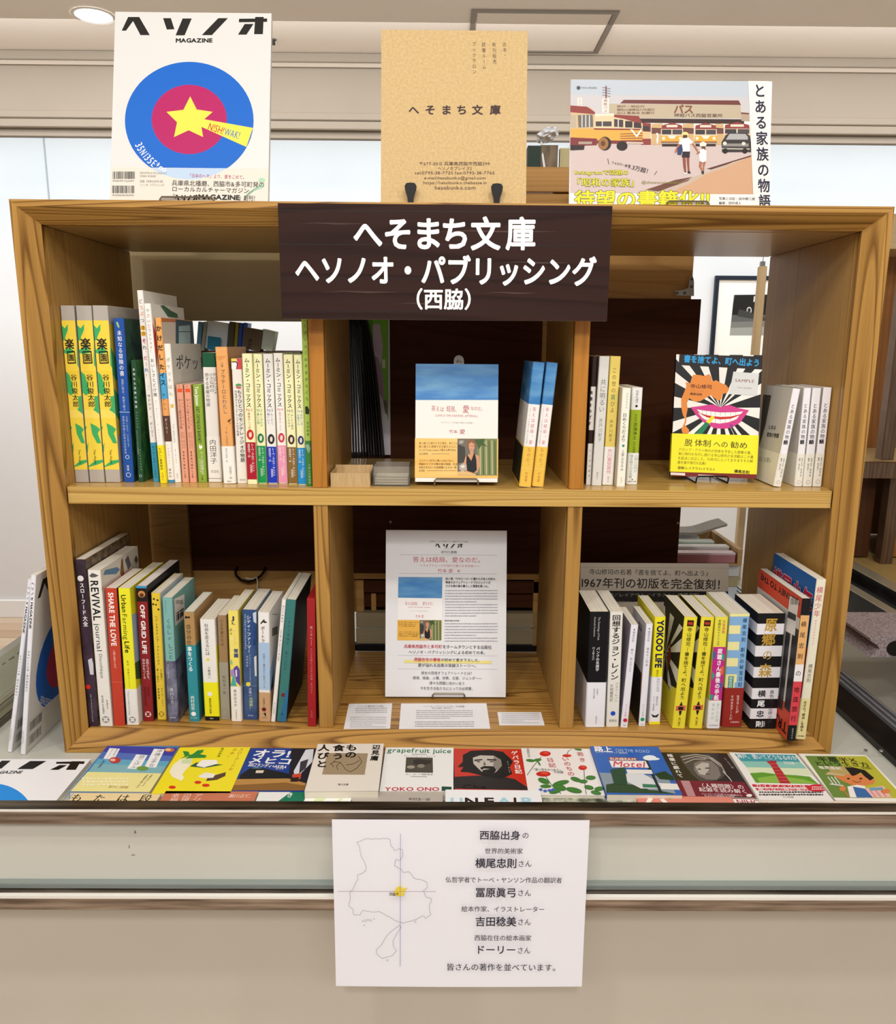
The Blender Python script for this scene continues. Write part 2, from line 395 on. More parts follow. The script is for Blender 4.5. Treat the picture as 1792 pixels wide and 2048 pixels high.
m = MB(); sp_ = at(262, 1690, Y=YF-.004)
for i, (x, y, w1, h1) in enumerate([(258, 1693, 2, 8), (270, 1664, 4, 7), (266, 1710, 9, 2), (80, 1773, 3, 5)]):
    p0 = at(x, y, Y=YF-.0043); m.add([(p0.x-w1*.0003, p0.y, p0.z-h1*.0003), (p0.x+w1*.0003, p0.y, p0.z-h1*.00025), (p0.x+w1*.0002, p0.y, p0.z+h1*.0003), (p0.x-w1*.0001, p0.y, p0.z+h1*.00022)], [(0, 1, 2, 3)], col('#7a6f60', .6))
m.build('scuff_mark', ct)

# ------------------------------------------------------------------ the oak-coloured bookshelf
wl, wd = '#bb8e48', '#6c4516'
WH = [wood('shelf_wood_across_%d' % i, wl, wd, 'x', r_, a, .42, .33, i, .9) for i, (r_, a) in enumerate(((30, 16), (38, 12), (34, 9)))]
WV = [wood('shelf_wood_upright_%d' % i, wl, wd, 'z', r_, a, .5, .33, i+5, .8) for i, (r_, a) in enumerate(((17, 11), (21, 11), (26, 14)))]
veneer = wood('shelf_veneer', '#b88f50', '#85602c', 'z', 60, 7, .25, .45, 12, .42, .15)
veneerx = wood('shelf_veneer_across', '#b39056', '#8c672f', 'x', 50, 6, .25, .32, 14, .30)
bs = empty('bookshelf', T(0, 0, 0), 'wide two-tier open wooden bookshelf with mitred frame standing on the counter', 'bookshelf')
LIP = .009
prof = [(0, 0), (LIP, 0), (TF, YB), (TF, DP), (0, DP)]     # (inset, y)
SW = .0242                                                    # the side walls step back a little behind their edging
def frame(side, mat, name):
    m = MB(); A, B = [], []
    for n_, y in (prof if side in 'tb' else prof[:3]+[(SW, YB+.006), (SW, DP), (0, DP)]):
        a = {'t': (n_, y, H_-n_), 'b': (n_, y, n_), 'l': (n_, y, n_), 'r': (W_-n_, y, n_)}[side]
        b = {'t': (W_-n_, y, H_-n_), 'b': (W_-n_, y, n_), 'l': (n_, y, H_-n_), 'r': (W_-n_, y, H_-n_)}[side]
        if n_ == SW: a = (a[0], a[1], TF+.0002 if a[2] < .1 else H_-TF-.0002); b = (b[0], b[1], TF+.0002 if b[2] < .1 else H_-TF-.0002)
        A.append(a); B.append(b)
    k = len(A); m.add(A+B, [(i, (i+1) % k, k+(i+1) % k, k+i) for i in range(k)]+[list(range(k)), list(range(k, 2*k))], mat)
    return m.build(name, bs)
frame('t', WH[0], 'top_board'); frame('b', WH[1], 'bottom_board'); frame('l', WV[0], 'side_panel'); frame('r', WV[1], 'side_panel')
e = .0004
for x0, x1 in ((SW, SW+e), (W_-SW-e, W_-SW)):
    m = MB(); m.box(x0, x1, YB+.022, DP, TF, H_-TF, veneer); m.build('veneer_lining', bs)
m = MB(); m.box(TF, W_-TF, YB+.020, DP, H_-TF-e, H_-TF, veneerx); m.build('veneer_lining', bs)
m = MB(); m.prism([(TF+.0002, Y2), (W_-TF-.0002, Y2), (W_-SW-e, YB+.024), (W_-SW-e, DP-.004), (SW+e, DP-.004), (SW+e, YB+.024)], ZS, ZS+TS, wood('shelf_wood_edge', '#cfaa5f', '#946a2a', 'x', 30, 18, .4, .24, 21, .75)); m.build('shelf_board', bs)
for z0, z1 in ((TF, ZS), (ZS+TS, H_-TF-e)):
    for k, x in enumerate((XD1, XD2-TD)):
        m = MB(); m.box(x, x+TD, Y2+.002, DP-.004, z0, z1, WV[2] if z0 < .1 else wood('shelf_wood_divider', '#b97c2f', '#8a5215', 'z', 30, 9, .4, .33, 31, .5), .001)
        m.box(x-.0004 if k else x+TD-.0001, x+.0001 if k else x+TD+.0004, Y2+.02, DP-.004, z0, z1, veneer); m.build('divider', bs)
# small dents in the left lower divider
Z1, Z2, ZT = TF, ZS+TS, H_

# ------------------------------------------------------------------ builders for books and boards
GR = {'ul': 'books on the upper left shelf', 'ur': 'books on the upper right shelf', 'uc': 'books in the upper middle compartment', 'll': 'books on the lower left shelf', 'lr': 'books on the lower right shelf', 'c': 'books lying on the counter in front of the shelf', 'c2': 'second row of books lying along the steel rail'}
def vflip(z, yt, yb, y): return (y-yt)/(yb-yt)
def LS(t): return 1.0 if any(cjk(c) for c in t) else 1.38
def art(F, items, yt, yb):
    g = lambda y: (y-yt)/(yb-yt)
    for it in items:
        k = it[0]
        if k == 'b': F.f(it[4] if len(it) > 4 else 0, g(it[2]), it[5] if len(it) > 5 else 1, g(it[3]), it[1])
        elif k == 'v': F.fv(it[1], it[2], g(it[3]), g(it[4]), it[5], it[6], it[7] if len(it) > 7 else 0)
        elif k == 'h': F.fh(it[1], it[2], g(it[3]), it[2], g(it[4]), it[5]*LS(it[1]), it[6], it[7] if len(it) > 7 else 0)
        elif k == 'x': F.fh(it[1], it[2], g(it[4]), it[3], g(it[4]), it[5]*LS(it[1]), it[6], it[7] if len(it) > 7 else 0)
        elif k == 'o': F.fe(it[2], g(it[3]), it[4], it[1], 20, it[5] if len(it) > 5 else 1)
        elif k == 'P': F.raw([(u*F.w, g(y)*F.H) for u, y in it[2]], it[1])
def shell(mb, t, D, z0, z1, c, off, wrap=True):
    """print that runs round spine and both covers between two heights"""
    m_ = col(c) if isinstance(c, str) else c; o = off
    pts = [(t+o, D), (t+o, BV-o*0), (t-BV, -o), (BV, -o), (-o, BV), (-o, D)]
    for a, b in zip(pts, pts[1:]): mb.add([(a[0], a[1], z0), (b[0], b[1], z0), (b[0], b[1], z1), (a[0], a[1], z1)], [(0, 1, 2, 3)], m_)
BV = .0011
BOOKS = []
def book(z, tl, tr, bl, br, yt, yb, shelf, depth, cs, label, items=(), sr=None, sl=None, grp='ul', kind='soft', wraps=(), obi=None, obi_items=(), ymin=.031, htop=None, yfix=None, name='book', cat='book', page=None):
    A, B = at(*zp(z, bl, yb), Z=shelf), at(*zp(z, br, yb), Z=shelf)
    Y = max((A.y+B.y)/2, ymin) if yfix is None else yfix
    A, B = at(*zp(z, bl, yb), Y=Y), at(*zp(z, br, yb), Y=Y)
    C, D_ = at(*zp(z, tl, yt), Y=Y), at(*zp(z, tr, yt), Y=Y)
    hz = (C.z+D_.z)/2-shelf
    a = math.atan2(((C.x+D_.x)-(A.x+B.x))/2, hz)
    t = ((B.x-A.x)+(D_.x-C.x))/2*math.cos(a)*.965; h = hz/math.cos(a)-abs(math.sin(a))*t*.5
    if htop: h = htop
    xa = Vector((math.cos(a), 0, -math.sin(a))); za = Vector((math.sin(a), 0, math.cos(a)))
    mid = (A.x+B.x)/2
    if -.05 < mid-t/2 < SW+.0012 and shelf > 0: k = SW+.0012-(mid-t/2); t -= k; mid += k/2
    org = Vector((mid+.5*t/math.cos(a), Y, shelf))-xa*t if a > 0 else Vector((mid-.5*t/math.cos(a), Y, shelf))
    MW = Matrix((xa, Vector((0, 1, 0)), za)).transposed().to_4x4(); MW.translation = org+Vector((0, 0, .0003))
    depth = {.19: .15, .2101: .174, .2102: .113, .1901: .100, .188: .112, .21: .15, .24: .155, .148: .105, .257: .155, .26: .165, .173: .088, .15: .115}.get(depth, depth)
    ro = empty(name, MW, label, cat, GR.get(grp, grp))
    m = MB(); cm = col(cs) if isinstance(cs, str) else cs
    tc = {'soft': .0006, 'hard': .0022, 'case': .0015}[kind]; D = depth
    if kind == 'case':
        m.box(0, t, 0, D, 0, h, cm, .0006)
    else:
        pf = [(0, D), (0, BV), (BV, 0), (t-BV, 0), (t, BV), (t, D), (t-tc, D), (t-tc, tc+BV*.5), (tc, tc+BV*.5), (tc, D)]
        n = len(pf); q = [(0, 1, 8, 9), (1, 2, 8), (2, 3, 7, 8), (3, 4, 7), (4, 5, 6, 7)]
        m.add([(x, y, 0) for x, y in pf]+[(x, y, h) for x, y in pf],
              [tuple(reversed([i for i in f_])) for f_ in q]+[tuple(i+n for i in f_) for f_ in q]+[(i, (i+1) % n, n+(i+1) % n, n+i) for i in range(n)], cm)
    if sr: m.add([(t+.00003, BV, 0), (t+.00003, D, 0), (t+.00003, D, h), (t+.00003, BV, h)], [(0, 1, 2, 3)], col(sr) if isinstance(sr, str) else sr)
    if sl: m.add([(-.00003, BV, 0), (-.00003, D, 0), (-.00003, D, h), (-.00003, BV, h)], [(0, 1, 2, 3)], col(sl) if isinstance(sl, str) else sl)
    g = lambda y: h*(1-(y-yt)/(yb-yt))
    for i, (c, y0, y1) in enumerate(wraps): shell(m, t, D, max(g(y1), 0), min(g(y0), h), c, .00005+.00002*i)
    F = Face(m, MW, (0, 0, h), (1, 0, 0), (0, 0, -1), t, h, z); F.k = 4+len(wraps)
    FRt = Face(m, MW, (t, BV, h), (0, 1, 0), (0, 0, -1), D-BV, h, z); FRt.k = 6
    FLt = Face(m, MW, (0, D, h), (0, -1, 0), (0, 0, -1), D-BV, h, z); FLt.k = 6
    if isinstance(items, (list, tuple)): art(F, items, yt, yb)
    m.build('slipcase' if kind == 'case' else 'cover', ro)
    if kind != 'case':
        ins = {'soft': .0004, 'hard': .003}[kind]
        p = MB(); p.box(tc, t-tc, tc+BV*.6, D-ins-.0006, ins if kind == 'hard' else .0002, h-ins, page or pages()); p.build('page_block', ro)
    FO = None
    if obi:
        c, y0 = obi[0], obi[1]; hb = g(y0); b_ = MB(); o_ = .0005
        pf = [(-o_, D), (-o_, BV), (BV, -o_), (t-BV, -o_), (t+o_, BV), (t+o_, D)]
        for a_, c_ in zip(pf, pf[1:]): b_.add([(a_[0], a_[1], .0004), (c_[0], c_[1], .0004), (c_[0], c_[1], hb), (a_[0], a_[1], hb)], [(0, 1, 2, 3)], col(c) if isinstance(c, str) else c)
        FO = Face(b_, MW, (0, -o_, h), (1, 0, 0), (0, 0, -1), t, h, z); art(FO, obi_items, yt, yb); b_.build('paper_band', ro)
    BOOKS.append((label, org.x, org.x+t, Y, h, round(math.degrees(a), 1)))
    return dict(root=ro, F=F, R=FRt, L=FLt, O=FO, t=t, h=h, D=D, MW=MW)
def board(name, label, cat, z, TL, TR, BR, BL, zb, yb, ang, thick, mat, grp=None, edge=None, hfix=None, part='panel', yaw=0, sides=None, px0=.6):
    """a sheet or book shown face-out, its foot at (yb, zb), leaning back by ang degrees"""
    a = math.radians(ang)
    O = Vector((px0, yb, zb)); U = Vector((math.cos(yaw), math.sin(yaw), 0)); N0 = Vector((math.sin(yaw), -math.cos(yaw), 0))
    V = Vector((0, 0, 1))*math.cos(a)-N0*math.sin(a)
    N = U.cross(V)*1.0
    def q(p):
        d = ray(*zp(z, *p)); t = (O-CAM).dot(N)/d.dot(N); r_ = CAM+d*t-O; return r_.dot(U), r_.dot(V)
    a1, a2, a3, a4 = q(TL), q(TR), q(BR), q(BL)
    x0, x1 = (a1[0]+a4[0])/2, (a2[0]+a3[0])/2; h = hfix or (a1[1]+a2[1])/2; w_ = x1-x0
    MW = Matrix((U, -N, V)).transposed().to_4x4(); MW.translation = O+U*x0
    ro = empty(name, MW, label, cat, grp)
    m = MB(); m.box(0, w_, 0, thick, 0, h, mat if not isinstance(mat, str) else col(mat))
    F = Face(m, MW, (0, 0, h), (1, 0, 0), (0, 0, -1), w_, h, z); m.build(part, ro)
    return dict(root=ro, F=F, w=w_, h=h, mb=m, MW=MW)
def flat(name, label, cat, z, TL, TR, BR, BL, thick, cover, grp, h=None, zb=0.0006, pagem=None, yaw=None, page=True):
    P = [at(*zp(z, *p), Z=zb+thick) if p else None for p in (TL, TR, BR, BL)]
    U = (P[1]-P[0]); w_ = U.length; U.normalize()
    if P[2] is not None and P[3] is not None:
        w_ = ((P[1]-P[0]).length+(P[2]-P[3]).length)/2; U = ((P[1]-P[0])+(P[2]-P[3])).normalized()
    Vd = Vector((U.y, -U.x, 0))
    if h is None:
        h = ((P[0]-P[3]).length+(P[1]-P[2]).length)/2
        Vm = ((P[3]-P[0])+(P[2]-P[1]))/2
        # right-angled thing: turn so that both edge directions are met halfway
        ang = math.atan2(Vm.x, -Vm.y)*.85+math.atan2(U.y, U.x)*.15; U = Vector((math.cos(ang), math.sin(ang), 0)); Vd = Vector((U.y, -U.x, 0))
    c = sum([p for p in P if p is not None], Vector())/sum(p is not None for p in P)
    if P[2] is None: O = P[0]; h = min(h, min(P[0].y, P[1].y)-YF-.006)
    else: O = c-U*w_/2-Vd*h/2
    MW = Matrix((U, -Vd, Vector((0, 0, 1)))).transposed().to_4x4(); MW.translation = (O.x, O.y, zb)
    ro = empty(name, MW, label, cat, grp)
    m = MB(); cm = col(cover, .35) if isinstance(cover, str) else cover
    tc = .0006
    if page:
        m.box(0, w_, -h, 0, thick-tc, thick, cm); m.box(0, w_, -h, 0, 0, tc, cm); m.box(0, tc, -h, 0, tc, thick-tc, cm)
        p = MB(); p.box(tc, w_-.0006, -h+.0005, -.0005, tc, thick-tc, pagem or noisy('page_block_flat', '#cfc6b2', '#ece5d5', (3, 3, 1500), .8, 1)); p.build('page_block', ro)
    else: m.box(0, w_, -h, 0, 0, thick, cm)
    F = Face(m, MW, (0, 0, thick), (1, 0, 0), (0, -1, 0), w_, h, z); F.k = 4
    m.build('cover' if page else 'sheet', ro)
    return dict(root=ro, F=F, w=w_, h=h, mb=m, MW=MW)
def wire_stand(label, x, yb, z, wdt, back, h, mat, lip=.012, grp='wire display stands', ang=10, thick=.01):
    y = yb+.0112; z += .0002; ty = h*math.tan(math.radians(ang))+thick/math.cos(math.radians(ang))-.0112+.0024; back = max(back, ty+.02)
    ro = empty('display_stand', T(x, y, z), label, 'stand', grp); r = .0013
    m = MB(); m.tube([(-wdt/2, .012, r), (-wdt/2, -.012, r), (-wdt/2, -.014, lip-.003), (-wdt/2+.003, -.0142, lip), (wdt/2-.003, -.0142, lip), (wdt/2, -.014, lip-.003), (wdt/2, -.012, r), (wdt/2, .012, r)], r, mat); m.build('front_hook', ro)
    m = MB(); m.tube([(-wdt/2, .012, r), (-wdt/2, back, r), (-wdt/2, ty, h), (wdt/2, ty, h), (wdt/2, back, r), (wdt/2, .012, r)], r, mat); m.build('back_loop', ro)
    return ro
steel = col('#8f8878', .3, .9)
blackw = col('#14110f', .4, .3)
# ------------------------------------------------------------------ upper left shelf
Y_, G_, K_ = '#f3d646', '#3fae62', '#1d1a18'
def paradise(tl, tr, bl, br, yt, yb, n):
    s = tl  # offset so that all three share the art
    it = [('b', Y_, yt+140, yb-130), ('b', '#efcf3c', yt+620, yt+700), ('b', '#f6dd62', yt+1000, yt+1080),
          ('P', G_, [(0, yt+185), (.2, yt+215), (.45, yt+175), (.42, yt+230), (.2, yt+290), (.12, yt+330), (0, yt+330)]),
          ('P', G_, [(.0, yt+420), (.5, yt+395), (.8, yt+440), (.3, yt+460), (0, yt+450)]),
          ('P', G_, [(1, yt+350), (.92, yt+480), (.9, yt+560), (1, yt+590)]),
          ('P', G_, [(0, yt+625), (.25, yt+660), (.5, yt+830), (.2, yt+860), (0, yt+830)]),
          ('P', G_, [(.75, yt+870), (1, yt+860), (1, yt+1040), (.82, yt+1020), (.62, yt+1000), (.78, yt+960)]),
          ('P', G_, [(.35, yt+1130), (.75, yt+1160), (.98, yt+1190), (.8, yt+1230), (.98, yt+1330), (.7, yt+1330), (.42, yt+1240)]),
          ('P', G_, [(0, yt+1165), (.1, yt+1165), (0, yt+1200)]), ('P', G_, [(0, yt+1360), (.12, yt+1320), (.03, yt+1420), (0, yt+1420)]),
          ('P', G_, [(0, yt+1560), (.5, yt+1505), (1, yt+1495), (1, yt+1520), (.6, yt+1545), (0, yt+1570)]),
          ('v', '楽', .45, yt+300, yt+425, .62, K_, .022), ('v', '園', .5, yt+440, yt+545, .42, K_, .018),
          ('P', K_, [(.2, yt+433), (.8, yt+428), (.82, yt+548), (.24, yt+552), (.24, yt+540), (.75, yt+537), (.74, yt+441), (.2, yt+446)]),
          ('b', K_, yt+433, yt+550, .2, .26),
          ('v', '谷川俊太郎', .55, yt+650, yt+975, .44, K_, .012), ('h', 'Two Virgins', .5, yt+1395, yt+1540, .16, K_)]
    return book('ul', tl, tr, bl, br, yt, yb, Z2, .19, '#b3aca2', ['leftmost grey and yellow slipcased book with green leaves, against the left wall of the shelf', 'middle one of three grey and yellow slipcased books with green leaf pattern', 'rightmost of three slipcased yellow books with green leaves, beside the dark blue spine'][n], it, kind='case', name='slipcased_book')
for n, a in enumerate(((78, 235, 235, 378), (248, 403, 387, 535), (410, 562, 542, 690))): bk = paradise(*a, 250, 1976, n)
F = bk['R']
F.raw([(0, .027), (.19, .027), (.19, .19), (0, .19)], '#d8bd3a')
for q in ([(0, .06), (.02, .08), (.03, .1), (.01, .11), (0, .10)], [(0, .12), (.03, .14), (.06, .17), (.02, .175), (0, .16)], [(.02, .04), (.05, .03), (.06, .05), (.04, .06)]): F.raw(q, '#3a9a58')
b4 = book('ul', 612, 722, 722, 820, 375, 1973, Z2, .188, '#1d4fa0', 'dark blue book with white vertical title next to the slipcases, upper left shelf',
 [('v', '未知なる冒険の書', .5, 485, 925, .40, '#f2f4f6', .008), ('v', '自然に学び、地球で遊ぶ', .5, 950, 1260, .22, '#c9d6e8'), ('P', '#9fc27a', [(.25, 415), (.4, 405), (.55, 450), (.5, 470), (.35, 450)]),
  ('v', '火の起こし方から、いかだ作りまで', .68, 1310, 1620, .18, '#b8c8e0'), ('v', '冒険の物語と知恵の百科事典', .36, 1310, 1690, .2, '#b8c8e0'), ('b', '#dfe6f0', 1272, 1276), ('o', '#cfd8e6', .5, 1720, .2), ('o', '#1d4fa0', .5, 1720, .15),
  ('v', '陸奥', .5, 1800, 1860, .22, '#f0f0f0'), ('o', '#cfd8e6', .5, 1900, .24), ('o', '#1d4fa0', .5, 1900, .19)],
 sr=noisy('jungle_print', '#0f2a38', '#2a5a3a', (60, 60, 60), .4, 6))
F = b4['R']; rr2 = random.Random(5)
for i in range(46):
    u, v = rr2.uniform(.0, .08), rr2.uniform(.0, .21); F.raw([(u, v), (u+.004, v+.001), (u+rr2.uniform(-.012, .014), v+rr2.uniform(.012, .03))], rr2.choice(['#5f8f2c', '#3f7a3a', '#7fa83a', '#24506a', '#2d6a46']))
b5 = book('ul', 785, 838, 860, 915, 782, 1972, Z2, .15, '#1f4a2e', 'dark green book with leafy cover leaning beside the dark blue book, upper left shelf',
 [('v', '未知なる冒険の物語', .5, 850, 1250, .38, '#eef2ea', .008), ('v', 'はじまりの島', .5, 1270, 1440, .2, '#b9cdb9'), ('v', 'たのしさいっぱいの冒険物語', .35, 1460, 1700, .2, '#b9cdb9'), ('v', '子どもたちの知恵', .7, 1640, 1860, .2, '#b9cdb9'), ('o', '#c8d4c8', .5, 1910, .26), ('o', '#1f4a2e', .5, 1910, .2)], sr=noisy('fern_print', '#173d22', '#3f7d3a', (80, 80, 80), .4, 5))
F = b5['R']
for i in range(40):
    u, v = rr2.uniform(.0, .1), rr2.uniform(.01, .15); F.raw([(u, v), (u+.003, v+.001), (u+rr2.uniform(-.01, .02), v+rr2.uniform(.008, .02))], rr2.choice(['#4f8f3c', '#2f6a3a', '#6fa84a']))
book('ul', 842, 908, 1010, 1062, 102, 1970, Z2, .21, '#f1ece4', 'tall white picture book with rainbow-coloured title leaning left of the orange-topped one',
 [('v', 'ど', .5, 175, 235, .62, '#5a3a2a', .012), ('v', 'う', .5, 235, 290, .62, '#b0182c', .012), ('v', 'ぶ', .5, 290, 350, .62, '#d97a3c', .012), ('v', 'つ', .5, 355, 415, .62, '#2a3f8a', .012),
  ('o', '#f0b52e', .5, 455, .42), ('o', '#f0b52e', .5, 510, .42), ('v', '連想', .5, 425, 540, .55, '#5a3a1a'), ('v', 'そ', .5, 545, 610, .7, '#c41f6a', .02), ('v', 'れ', .5, 610, 670, .62, '#2a5a3a', .012), ('v', '、', .5, 670, 705, .5, '#333333'),
  ('v', 'だ', .5, 710, 775, .6, '#c03a3a', .012), ('v', 'ー', .5, 775, 830, .6, '#d02a5a', .012), ('v', 'れ', .5, 830, 885, .62, '#2a5fb0', .012), ('v', '？', .5, 885, 940, .5, '#333333'),
  ('v', 'さく', .5, 1000, 1060, .25, '#666666'), ('v', 'サトシン', .5, 1090, 1250, .5, K_, .008), ('v', 'え', .5, 1300, 1330, .25, '#666666'), ('v', 'ドーリー', .5, 1365, 1520, .5, K_, .008), ('v', 'わくわくたのしいえほん', .5, 1600, 1930, .4, '#0f2f3a')],
 wraps=[('#3a98b8', 1572, 1970)])
bk = book('ul', 918, 976, 1070, 1142, 230, 1984, Z2, .21, '#f3efe8', 'white picture book with thin pastel vertical title and yellow foot, upper left shelf',
 [('v', 'や', .5, 275, 320, .5, '#2f7a5a'), ('v', 'さ', .5, 320, 370, .5, '#c0442a'), ('v', 'い', .5, 370, 420, .45, K_), ('v', 'だ', .5, 420, 465, .5, '#d07a8a'), ('v', 'ワッシ', .5, 465, 580, .45, '#2a3a5a'), ('v', 'ョ', .5, 580, 620, .4, '#c03a2a'), ('v', 'イ！', .5, 625, 700, .45, '#8a3a2a'),
  ('v', 'おいしさとどけ隊', .5, 745, 1125, .5, K_, .005), ('v', 'さく・サトシン', .5, 1150, 1330, .2, '#555555'), ('v', 'え・ドーリー', .5, 1380, 1540, .2, '#555555'), ('v', 'たのしい食育絵本', .45, 1625, 1850, .45, '#5a4a10'), ('v', 'えほん', .5, 1870, 1960, .4, '#c86a2a')],
 wraps=[('#f2e21e', 1600, 1984)])
F = bk['R']; F.pp('#c9463a', 985, 420, 1000, 415, 1030, 520, 1045, 700, 1045, 860, 1030, 760, 1010, 600); F.pp('#3c6b4a', 1075, 250, 1110, 245, 1180, 300, 1240, 330, 1250, 370, 1150, 360); F.pp('#3f5a7a', 1010, 700, 1035, 760, 1045, 900, 1020, 820)
bk = book('ul', 1020, 1085, 1154, 1208, 369, 1978, Z2, .19, '#e9a85c', 'orange-topped picture book with bold black title, brown and blue lower spine',
 [('v', 'かけだした', .5, 425, 880, .78, '#1c1512', .03), ('v', 'イス', .5, 880, 1020, .78, '#14202a', .03), ('v', 'サトシン', .45, 1085, 1260, .45, '#20242a', .008), ('v', 'ドーリー', .5, 1330, 1490, .45, '#e8ddd0', .008), ('v', 'くるみほけっと', .5, 1590, 1800, .25, '#777777'), ('v', 'あわわ', .5, 1830, 1930, .42, K_, .01)],
 wraps=[('#4da3cf', 895, 1145), ('#e6a25c', 1145, 1310), ('#5b3a2a', 1310, 1565), ('#f1ece4', 1565, 1950), ('#3f8fc0', 1950, 1978)])
F = bk['R']; F.pp('#c97440', 1085, 369, 1225, 385, 1225, 412, 1085, 410); F.pp('#d8c8b8', 1085, 410, 1225, 412, 1225, 620, 1090, 622); F.pp('#2c4a58', 1225, 385, 1460, 410, 1460, 620, 1225, 620); F.pp('#a8c4cc', 1255, 450, 1365, 440, 1370, 620, 1255, 620); F.pp('#22404c', 1250, 500, 1370, 500, 1370, 508, 1250, 508)
bk = book('ul', 1110, 1170, 1212, 1283, 623, 1975, Z2, .19, '#efebe2', 'white book with small olive lettering and big hand-drawn letters on its front cover',
 [('v', 'ポケットはん', .5, 745, 1130, .55, '#8f8a2a', .006), ('P', '#e2b84a', [(.25, 1205), (.8, 1200), (.75, 1235), (.4, 1240)]), ('v', 'ぶん・寺主ヒロ子', .5, 1390, 1580, .25, '#555555'), ('v', 'え・ドーリー', .5, 1640, 1790, .25, '#555555'), ('v', '出版社', .5, 1880, 1940, .2, '#777777')], sr='#ded8cc')
F = bk['R']; F.h('ポケットはん', 1225, 800, 1640, 815, 150, '#3a3426', .01)
for k, (tl, tr, bl, br) in enumerate(((1225, 1293, 1290, 1355), (1302, 1370, 1362, 1430))):
    book('ul', tl, tr, bl, br, 1021, 1975, Z2, .105, '#e2a183', ['left one of two salmon-pink pocket books with red number tab', 'right one of two salmon-pink pocket books, touching the lime green one'][k],
     [('v', 'や', .5, 1030, 1055, .3, '#5a2a1a'), ('b', '#e4552e', 1060, 1095, .2, .9), ('v', ['ムーミン家の手引き旅', 'ムーミン谷へようこそ'][k], .4, 1150, 1450, .42, '#5a2a1a'), ('v', 'はたのしい日びを', .78, 1150, 1420, .2, '#7a4a3a'), ('v', 'トーベ・ヤンソン', .7, 1480, 1640, .28, '#5a2a1a'), ('v', 'ラルス・ヤンソン', .38, 1480, 1640, .28, '#5a2a1a'), ('v', '冨原眞弓編訳', .5, 1660, 1850, .28, '#5a2a1a'), ('v', 'ちくま文庫', .5, 1860, 1930, .25, '#5a2a1a')])
bk = book('ul2', 78, 182, 148, 240, 826, 1906, Z2, .148, '#8aa83a', 'lime green pocket book with white and black foreign title, upper left shelf',
 [('h', 'Tove Jansson', .45, 850, 1055, .42, '#f4f4ec', .02), ('h', 'DET OSYNLIGA BARNET', .45, 1070, 1470, .40, '#171a10', .012), ('P', '#f4f4ec', [(.35, 1480), (.5, 1500), (.7, 1490), (.72, 1520), (.5, 1540), (.35, 1525)]), ('v', 'ムーミン谷の仲間たち', .6, 1555, 1820, .32, '#f0f0e0', .006), ('v', '冨原眞弓訳', .35, 1640, 1800, .2, '#e0e4c8'), ('v', 'ちくま文庫', .5, 1830, 1885, .24, '#1a2010')])
bk = book('ul2', 188, 330, 258, 410, 474, 1906, Z2, .188, '#e6e2da', 'white hardcover with dark green top and large thin author name',
 [('v', 'モンテレッジォ', .88, 690, 920, .3, '#2d2a26'), ('v', '小さな村の', .62, 690, 905, .32, '#2d2a26'), ('v', '旅する本屋の物語', .28, 690, 1060, .28, '#2d2a26'), ('v', '内田洋子', .48, 1420, 1700, .5, '#2d2a26'), ('x', '方丈社', .2, .85, 1785, .25, '#3a3a36')],
 wraps=[('#0f5232', 474, 630)], obi=('#ebe7df', 1392), obi_items=[('v', '内田洋子', .48, 1420, 1700, .5, '#2d2a26'), ('x', '方丈社', .2, .85, 1785, .25, '#3a3a36'), ('b', '#4a4a40', 1862, 1867)])
bk = book('ul2', 335, 462, 424, 565, 410, 1925, Z2, .188, '#e7a765', 'orange book with white lower band and thin branch drawing, left of the pictured-top one',
 [('v', '小説集', .5, 570, 630, .18, '#5a3a22'), ('v', 'プラテーロと', .5, 650, 975, .36, '#3a2a1e'), ('v', 'わたし', .5, 975, 1140, .36, '#2a4a80'), ('v', 'Ｊ・Ｒ・ヒメネス', .5, 1280, 1490, .22, '#4a3020'), ('P', '#5a3a22', [(.6, 1225), (.95, 1190), (.97, 1200), (.8, 1230)]), ('P', '#5a3a22', [(.7, 1190), (.9, 1250), (.88, 1258), (.72, 1210)]),
  ('P', '#d89650', [(0, 505), (.9, 510), (.3, 560), (0, 510)])],
 obi=('#f2efe8', 1500), obi_items=[('v', '長谷川四郎・訳', .4, 1520, 1680, .16, '#555555'), ('v', '山本容子・画', .65, 1720, 1870, .24, '#444444'), ('x', '理論社', .3, .7, 1898, .16, '#666666')], sr='#b98048')
bk = book('ul2', 506, 628, 580, 688, 540, 1920, Z2, .188, '#e9e4da', 'cream book with red and yellow top picture and long black vertical title',
 [('b', '#f0d34a', 540, 575, 0, .45), ('P', '#f4f0ea', [(0, 575), (.5, 570), (.45, 655), (0, 655)]), ('P', '#cf4450', [(.5, 540), (1, 540), (1, 655), (.45, 655), (.62, 590)]), ('P', '#1a1a1a', [(.02, 572), (.5, 568), (.64, 590), (.5, 655), (.44, 655), (.55, 595), (.45, 580), (.02, 582)]),
  ('P', '#5a9a5a', [(.3, 820), (.55, 808), (.85, 815), (.9, 840), (.35, 838)]), ('P', '#c45a5a', [(.3, 840), (.85, 845), (.8, 868), (.4, 862)]),
  ('v', 'もうひとつのモンテレッジォの物語', .66, 875, 1680, .42, '#221f1c', .014), ('v', '内田洋子とモンテレッジォの子供達', .3, 880, 1385, .22, '#3a3632', .006), ('x', '方丈社', .25, .85, 1880, .2, '#444444')], sr='#b8b2a6')
